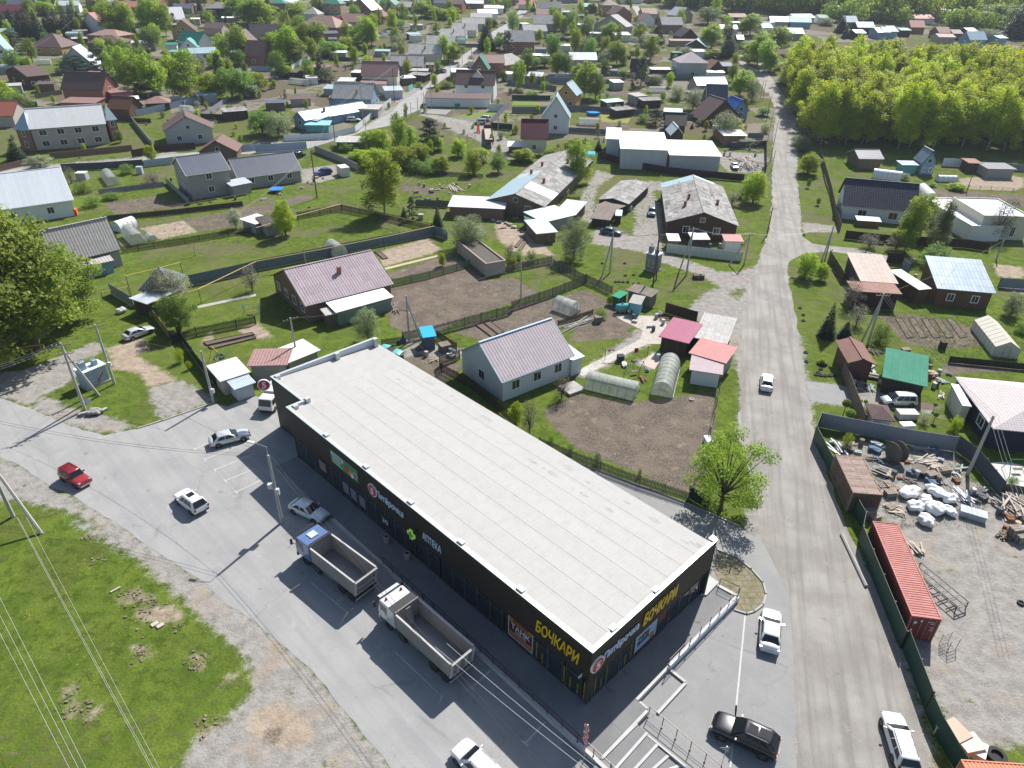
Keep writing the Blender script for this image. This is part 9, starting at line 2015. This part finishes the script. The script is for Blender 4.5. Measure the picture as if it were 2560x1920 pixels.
# one mass for everything behind: rest of the grove and the far woods
def wood(name,QG,spots,hr,wr,mat,nleaf=260,sz=.75,seed=3):
 g2=np.random.default_rng(seed);S=np.array(spots);N_=len(S);h=g2.uniform(*hr,N_);w_=g2.uniform(*wr,N_)
 idx=np.repeat(np.arange(N_),nleaf);n=len(idx);d=g2.normal(size=(n,3));d /= np.linalg.norm(d,axis=1)[:,None];rr=g2.random(n)**.4
 lump=1+.25*np.sin(d[:,0]*5+idx)*np.cos(d[:,1]*4+idx*2)
 p=np.stack([S[idx,0]+d[:,0]*rr*w_[idx]/2*lump,S[idx,1]+d[:,1]*rr*w_[idx]/2*lump,TK*(np.clip(S[idx,1],TY0,TY1)-TY0)+h[idx]*(.54+.46*d[:,2]*rr)],1)
 nr=d*.8+g2.normal(size=(n,3))*.5;nr[:,2]=abs(nr[:,2]);nr /= np.linalg.norm(nr,axis=1)[:,None];t=g2.normal(size=(n,3));t[:,2]-=.8;t-=(t*nr).sum(1)[:,None]*nr;t /= np.linalg.norm(t,axis=1)[:,None];bt=np.cross(nr,t)
 s=sz*(.6+.8*g2.random(n))[:,None];v=np.stack([p-t*s,p-bt*s*.6,p+t*s,p+bt*s*.6],1).reshape(-1,3)
 me=bpy.data.meshes.new(name);me.vertices.add(4*n);me.vertices.foreach_set('co',v.astype(np.float32).ravel());me.loops.add(4*n);me.loops.foreach_set('vertex_index',np.arange(4*n,dtype=np.int32));me.polygons.add(n);me.polygons.foreach_set('loop_start',np.arange(0,4*n,4,dtype=np.int32));me.update(calc_edges=True)
 at=me.attributes.new('lv','FLOAT','POINT');cv=g2.random(N_);at.data.foreach_set('value',np.repeat(cv[idx]*.7+g2.random(n)*.3,4).astype(np.float32));me.materials.append(mat)
 o=bpy.data.objects.new(name,me);COL.objects.link(o);tag(o,QG,'wood',kind='stuff');return o
if extra[NB:]:wood('grove_wood','rear part of the birch grove reading as one mass',extra[NB:],(14,19),(9,12),LM['grove'],420,.6)
def scatter(n,x0,x1,y0,y1,seed,test=None):
 r2=random.Random(seed);out_=[];k=0
 while len(out_)<n and k<n*30:
  k+=1;x=r2.uniform(x0,x1);y=r2.uniform(y0,y1)
  if any((x-a)**2+(y-b_)**2<(r_2+2)**2 for a,b_,r_2 in HN):continue
  if test and not test(x,y):continue
  out_.append((x,y))
 return out_
def inpoly(px_poly):
 P_=[G(p) for p in px_poly.split()]
 def f(x,y):
  ins=False
  for i in range(len(P_)):
   a,c=P_[i],P_[(i+1) % len(P_)]
   if (a.y>y) != (c.y>y) and x<(c.x-a.x)*(y-a.y)/(c.y-a.y)+a.x:ins=not ins
  return ins
 return f
P1=inpoly('1660,22 2130,50 2560,70 2560,2 2000,0 1660,2')
wood('far_wood','distant belt of pale green trees behind the far row of houses',scatter(520,40,600,300,900,4,P1),(14,20),(11,16),LM['birch'],200,1.1)
P2=inpoly('2060,60 2260,62 2450,85 2560,95 2560,45 2060,30')
wood('far_wood','loose green trees between the far row and the distant belt',scatter(110,100,500,250,600,6,P2),(8,14),(9,13),LM['poplar'],200,.8,9)
# gardens full of small shrubs, each its own plant
vr_=random.Random(77);kinds=['hedge','yellow','bare','willow','birch','broad','hedge','yellow','willow','blossom']
def on_street(x,y):
 return any(f(x,y) for f in STR)
STR=[inpoly('b430,1200 b860,1130 b1180,940 b1440,740 b1850,420 b2040,260 c40,100 c150,-10 c230,-10 c60,200 b2160,320 b1870,520 b1470,800 b1420,960 b1170,1092 b430,1300'),inpoly('z1620,120 z1730,120 z1700,560 z1600,600 z1640,300'),inpoly('e-200,60 e1520,-10 b430,1190 b430,1310 e0,210')]
cnt=0;k=0
while cnt<380 and k<9000:
 k+=1;px=vr_.uniform(-30,1880);py=20+vr_.random()**1.25*370
 if px>1500 and py<60:continue
 g_=G((px,py));x,y=g_.x,g_.y
 if any((x-a)**2+(y-b_)**2<(r_2-.3)**2 for a,b_,r_2 in HN) or on_street(x,y):continue
 kd=vr_.choice(kinds);h={'hedge':vr_.uniform(1.5,3),'yellow':vr_.uniform(3,7),'bare':vr_.uniform(2,4),'willow':vr_.uniform(2.5,5),'birch':vr_.uniform(6,11),'broad':vr_.uniform(4,8),'blossom':vr_.uniform(2.5,4.5)}[kd]
 if py>230:h *= .5
 tree(kd,x,y,h);cnt+=1
cnt=0
while cnt<85:
 px=vr_.uniform(-30,1150) if cnt<60 else vr_.uniform(1250,1850);py=vr_.uniform(30,215);g_=G((px,py));x,y=g_.x,g_.y
 if any((x-a)**2+(y-b_)**2<(r_2-.5)**2 for a,b_,r_2 in HN) or on_street(x,y) or (px>1500 and py<60):cnt+=.02;continue
 tree(vr_.choice(['yellow','poplar','broad','yellow','birch','pine']),x,y,vr_.uniform(6.5,12));cnt+=1
cnt=0
while cnt<110:
 px=vr_.uniform(-30,2300);py=vr_.uniform(-4,40);g_=G((px,py));x,y=g_.x,g_.y
 if any((x-a)**2+(y-b_)**2<(r_2)**2 for a,b_,r_2 in HN):continue
 tree(vr_.choice(['poplar','broad','birch','spruce','yellow','yellow']),x,y,vr_.uniform(7,13));cnt+=1
fr2=random.Random(8);cnt=0
FM=[M('fence_greyd',(.16,.17,.18)),fence_wood,fence_brown,Qz,QC]
FC=['grey sheet','dark plank','brown sheet','grey blue sheet','weathered board']
while cnt<60:
 px=fr2.uniform(0,1850);py=22+fr2.random()*300;g_=G((px,py))
 if on_street(g_.x,g_.y) or (px>1500 and py<60) or (px>700 and py>230):continue
 a_=fr2.choice((0,0,0,1.57,1.5))+fr2.uniform(-.12,.12);L_=fr2.uniform(9,26);q=Vector((g_.x+L_*math.cos(a_),g_.y+L_*math.sin(a_),0));q.z=TER(q.y);g_.z=TER(g_.y)
 if any((mx_-a)**2+(my_-b_)**2<(r_2*.8)**2 for a,b_,r_2 in HN for mx_,my_ in ((g_.x,g_.y),(q.x,q.y),((g_.x+q.x)/2,(g_.y+q.y)/2))) or on_street(q.x,q.y) or on_street((g_.x+q.x)/2,(g_.y+q.y)/2):cnt+=.05;continue
 i_=fr2.randrange(5);o=QJ(None,[g_,q],fr2.uniform(1.3,2),FM[i_],gap=99);AUTO.append((o,FC[i_]+' garden fence',(g_+q)/2,2));cnt+=1
# garden sheds and small plots between the village houses
cnt=0;k=0;sr_=random.Random(31)
while cnt<70 and k<4000:
 k+=1;px=sr_.uniform(-20,1850);py=25+sr_.random()*330;g_=G((px,py));x,y=g_.x,g_.y
 if any((x-a)**2+(y-b_)**2<(r_2+2)**2 for a,b_,r_2 in HN) or on_street(x,y) or (px>1500 and py<60) or (900<px<1500 and py>230) or py>300:continue
 i_=sr_.randrange(8);rm_=(Qn,Qo,Qi,Qh,Qp,Qx,Qg,Qm)[i_];wm_=sr_.choice((Qb,Ql,Qd,Qa));w2,d2,h2=sr_.uniform(2,4),sr_.uniform(1.5,2.6),sr_.uniform(2,2.7)
 rt_=QR('shed',None,'shed',(x,y,g_.z),sr_.choice((0,.3,-.2,.5)));MB().box(-w2,-d2,-.3,w2,d2,h2).QF('wall',wm_,rt_);r3=MB();r3.QU([(-w2-.2,-d2-.2,h2+.01),(w2+.2,-d2-.2,h2+.01),(w2+.2,d2+.2,h2+.45),(-w2-.2,d2+.2,h2+.45),(-w2-.2,-d2-.2,h2+.12),(w2+.2,-d2-.2,h2+.12),(w2+.2,d2+.2,h2+.56),(-w2-.2,d2+.2,h2+.56)]);r3.QF('roof',rm_,rt_)
 HN.append((x,y,max(w2,d2)));AUTO.append((rt_,['pale','grey','brown','light blue','slate','old grey','white','dusty pink'][i_]+' roofed garden shed',Vector((x,y,0)),2));cnt+=1
# weeds and grass tufts on the near field and verges
def QE(name,QG,s,n,size,seed,mat=None,h=.12):
 f=inpoly(s);P_=pts(s);x0=min(p.x for p in P_);x1=max(p.x for p in P_);y0=min(p.y for p in P_);y1=max(p.y for p in P_)
 g2=np.random.default_rng(seed);out_=[]
 while len(out_)<n:
  x,y=g2.uniform(x0,x1),g2.uniform(y0,y1)
  if f(x,y):out_.append((x,y,h*.3,.3,.3,h))
 me=leaves(out_,n*7,size,seed,.2,-1.5,mat or LM['grass'],name,.22);o=bpy.data.objects.new(name,me);COL.objects.link(o);tag(o,QG,'grass',kind='stuff')
QE('grass_tufts','short grass tufts of the green field beside the street','m-20,180 m300,120 m620,160 m900,330 m1180,560 m1350,700 m1500,860 m1600,1000 m1600,1150 m1300,1300 m1100,1440 m900,1700 m-20,1700',9000,.035,1,h=.05)
QE('grass_tufts','short grass tufts on the common and roadside verge','g640,900 g1120,880 g1500,1000 g1800,1180 g1560,1360 g1300,1300 g860,1180 g560,1040',3500,.04,2,h=.05)
QE('grass_tufts','short grass tufts of the meadow below the yellow pipe','e1080,900 e2212,750 f600,600 f800,560 f1400,650 f600,800 f0,920 e1500,960 e1100,1100',5000,.04,3,h=.05)
QE('grass_tufts','short grass tufts on the right hand verge','h270,150 h460,180 h580,620 h310,600',1600,.04,5,h=.05)
QE('grass_tufts','short grass tufts on the verge with tyres','h180,980 h520,960 h640,1180 h560,1659 l620,300 l600,400 l310,370 h270,1400',2600,.04,6,h=.05)
QE('weeds','dry weeds and stones on the bare island','o1350,240 o1500,280 o1620,360 o1670,480 o1600,590 o1500,590 o1440,400',160,.05,7)
QE('weeds','green weeds scattered on the bare vegetable plots','k270,640 k560,500 k1060,575 k1700,560 k1700,1200 k1500,1360 k560,970',260,.05,8,h=.06)
QE('grass_tufts','grass tufts round the transformer island','i420,520 i700,360 i960,360 i1180,330 i1300,430 i1350,620 i1100,700 i700,680',1600,.04,9,h=.05)
QE('weeds','rough weeds and seedlings in the left gardens','e640,240 e1450,150 e1560,430 e2212,620 e2100,800 e1060,860 e900,600 e700,500',1500,0.15,21,LM['hedge'],.3)
QE('weeds','rough weeds in the wild plot beside the big birch','f540,300 f850,420 f1300,200 f2000,210 f1950,460 f1300,520 f760,480',1500,0.15,22,LM['hedge'],.35)
QE('weeds','rough growth of the central wild plots','b700,1300 b1100,1120 b1400,1030 b1900,1120 b2100,1380 f2000,200 f1250,200 f860,130',2200,0.17,23,LM['yellow'],.4)
QE('weeds','rough weeds round the barracks','g600,300 g1100,150 g1330,200 g1320,600 g1100,700 g1000,260 g760,200 g700,640 g560,600',900,0.14,24,LM['hedge'],.25)
QE('weeds','rough weeds in the right hand gardens','h950,1390 h2212,1500 l2212,280 l1500,230 l1300,100',1100,0.14,25,LM['hedge'],.25)
QE('weeds','rough weeds in the junk yard','l480,860 l1600,1000 l1960,1400 l1800,1659 l1100,1659 l700,1150',900,0.12,26,LM['grass'],.2)
QE('weeds','rough grass edges round the cottage and bare plots','f1150,1500 f2212,1100 g600,1200 g1250,1480 k1200,-100 k640,330 j2212,400 j1600,250',900,0.12,27,LM['hedge'],.2)
# rubble in the field
mdr=MB();r2=random.Random(9)
for p_,n_,sp_ in (('m870,510',26,.9),('m985,540',18,.7),('m970,620',26,1.0),('m960,880',26,1.0),('m1330,950',22,.8),('m1190,725',6,.4),('m480,1180',14,.8),('m510,1270',14,.8),('m1380,1390',14,.9),('m650,260',10,.6),('m560,1330',8,.6),('m600,110',10,.5)):
 g_=G(p_)
 for k in range(n_):
  s=r2.uniform(.05,.2);q=g_+Vector((r2.gauss(0,sp_*.7),r2.gauss(0,sp_*.7),0));mdr.QT((q.x,q.y,s*.25),s*1.4,s,s*.6,r2.uniform(0,3),rot=Matrix.Rotation(r2.uniform(0,3),3,'Z') @ Matrix.Rotation(r2.uniform(-.5,.5),3,'X'))
o=mdr.QF('earth_clods',M('clod',(.20,.165,.12),QH=.4,var=3));tag(o,'dug up earth clods and stones scattered on the field','clods',kind='stuff')
for p_,lb in (('m1038,700','pale concrete slab lying in the field, left one'),('m1075,710','pale concrete slab lying in the field, right one'),('m775,470','thin pale beam lying in the field')):
 b=MB();b.QT((0,0,.08),.6 if 'slab' in lb else .9,.4 if 'slab' in lb else .16,.12,.8);o=b.QF('concrete_slab',M('slab_field',(.42,.38,.33),QH=.2),None,G(p_));tag(o,lb,'slab')
# curb stones debris at ground near verge
# yard clutter: barrels, boxes, tubs and boards
cr_=random.Random(12);CM_=[M('clut_a',(.09,.15,.22)),M('clut_b',(.22,.10,.06),QH=.4),M('clut_c',(.45,.45,.43),QH=.3),M('clut_d',(.10,.10,.11)),QC,M('clut_e',(.40,.33,.25),QH=.3),M('clut_f',(.30,.34,.36),QH=.3)]
CN_=['blue','rusty','pale','black','weathered','straw brown','grey']
for reg,n_ in (('f1950,520 g400,560 g380,700 g0,690 f1900,620',26),('g880,1300 g1250,1330 g1330,1490 g1250,1600 g960,1450',10),('l650,120 l960,120 l1000,460 l740,470',26),('l500,900 l1600,1010 l1900,1400 l1700,1480 l1100,1300 l800,1150',46),('l1290,250 l1620,350 l1700,640 l1500,640 l1400,420',20),('g1350,760 g2000,770 g1990,900 g1350,830',14),('f1380,270 f2000,300 f1950,470 f1380,480',24),('e1440,200 e1600,480 f480,300 f700,230 f500,100 f400,350 e2100,480',22),('j1100,40 j1560,20 j1730,200 j1560,250 j1200,200',7),('k700,150 k1500,200 k1500,450 k640,330',4),('l1950,1400 l2212,1400 l2212,1659 p1713,150 p1560,120',26),('h1180,930 h1500,1250 h1300,1400 h1150,1150',12),('c1830,1250 c2170,1270 g2180,160 g1830,150',16)):
 f=inpoly(reg);P_=pts(reg);k=0
 while k<n_:
  x=cr_.uniform(min(p.x for p in P_),max(p.x for p in P_));y=cr_.uniform(min(p.y for p in P_),max(p.y for p in P_))
  if not f(x,y):continue
  i_=cr_.randrange(7);ty=cr_.random();b=MB();s=cr_.uniform(.35,.9);k+=1
  if ty<.3:b.QS([(.28,0),(.3,.3),(.28,.6),(.3,.85),(.24,.86)],n=9);nm='barrel'
  elif ty<.65:b.QT((0,0,s*.3),s*1.3,s,s*.6,.2);b.QT((s*.3,s*.2,s*.3+.03),s*1.2,s*.5,s*.66,.9);nm='box'
  else:
   for q in range(5):b.QT((cr_.uniform(-.3,.3),cr_.uniform(-.3,.3),.05+.06*q),s*2.2,.16,.05,cr_.uniform(-.5,.5))
   nm='board_stack'
  o=b.QF(nm,CM_[i_],None,(x,y,TER(y)),cr_.uniform(0,3));tag(o,None,nm.replace('_',' '));AUTO.append((o,CN_[i_]+' '+('yard barrel' if nm=='barrel' else 'discarded box' if nm=='box' else 'stack of boards'),Vector((x,y,0)),1))
# ================================================================== labels for the things named by where they stand
SHORT=[(m_,p_) for m_,p_ in MARKS if len(m_.split()) <= 6]
def where(p):
 best=min(SHORT,key=lambda q:(q[1]-p).length);d=p-best[1]
 v=Vector((best[1].x,best[1].y,0)).normalized();side=v.x*d.y-v.y*d.x;fw_=d.dot(v)
 rel=('behind' if fw_>0 else 'in front of') if abs(fw_)>abs(side) else ('left of' if side>0 else 'right of')
 far_=(d.length>22)
 return ('well ' if far_ else '')+rel+' the '+best[0]
lab={}
for o,ph,p,h in AUTO:lab.setdefault(ph+' '+where(p),[]).append((o,p,h))
ORD=['leftmost','second from left','third from left','fourth from left','fifth from left','sixth from left','seventh from left','eighth from left','ninth from left','tenth from left','eleventh from left','twelfth from left','thirteenth from left','fourteenth from left']
for L_,lst in lab.items():
 lst.sort(key=lambda q:q[1].x/max(1,q[1].y))
 for k,(o,p,h) in enumerate(lst):
  t_=L_ if len(lst)==1 else (L_+', '+(ORD[k] if k<len(lst)-1 or k==0 else 'rightmost') if k<len(ORD) or k==len(lst)-1 else L_+', number %d from left' % (k+1))
  w_=t_.split();o['label']=t_ if len(w_) <= 16 else ' '.join(w_[:16])
# ================================================================== air
if HAZE:
 zb_,zt_=-1.0,CAMH+9;xr_,y0_,y1_=1290,-55,2600
 b=MB();b.box(-xr_,y0_,zb_,xr_,y1_,zt_);hm=bpy.data.materials.new('haze');hm.use_nodes=True;n=hm.node_tree
 n.nodes.remove(n.nodes['Principled BSDF']);pv=nd(n,'ShaderNodeVolumePrincipled');pv.inputs['Color'].default_value=(.72,.82,.95,1);pv.inputs['Density'].default_value=HAZE;pv.inputs['Anisotropy'].default_value=.2
 n.links.new(pv.outputs[0],n.nodes['Material Output'].inputs['Volume']);o=b.QF('haze',hm);tag(o,'thin bluish air over the town','haze',kind='stuff')
print('OBJECTS',len(bpy.data.objects))
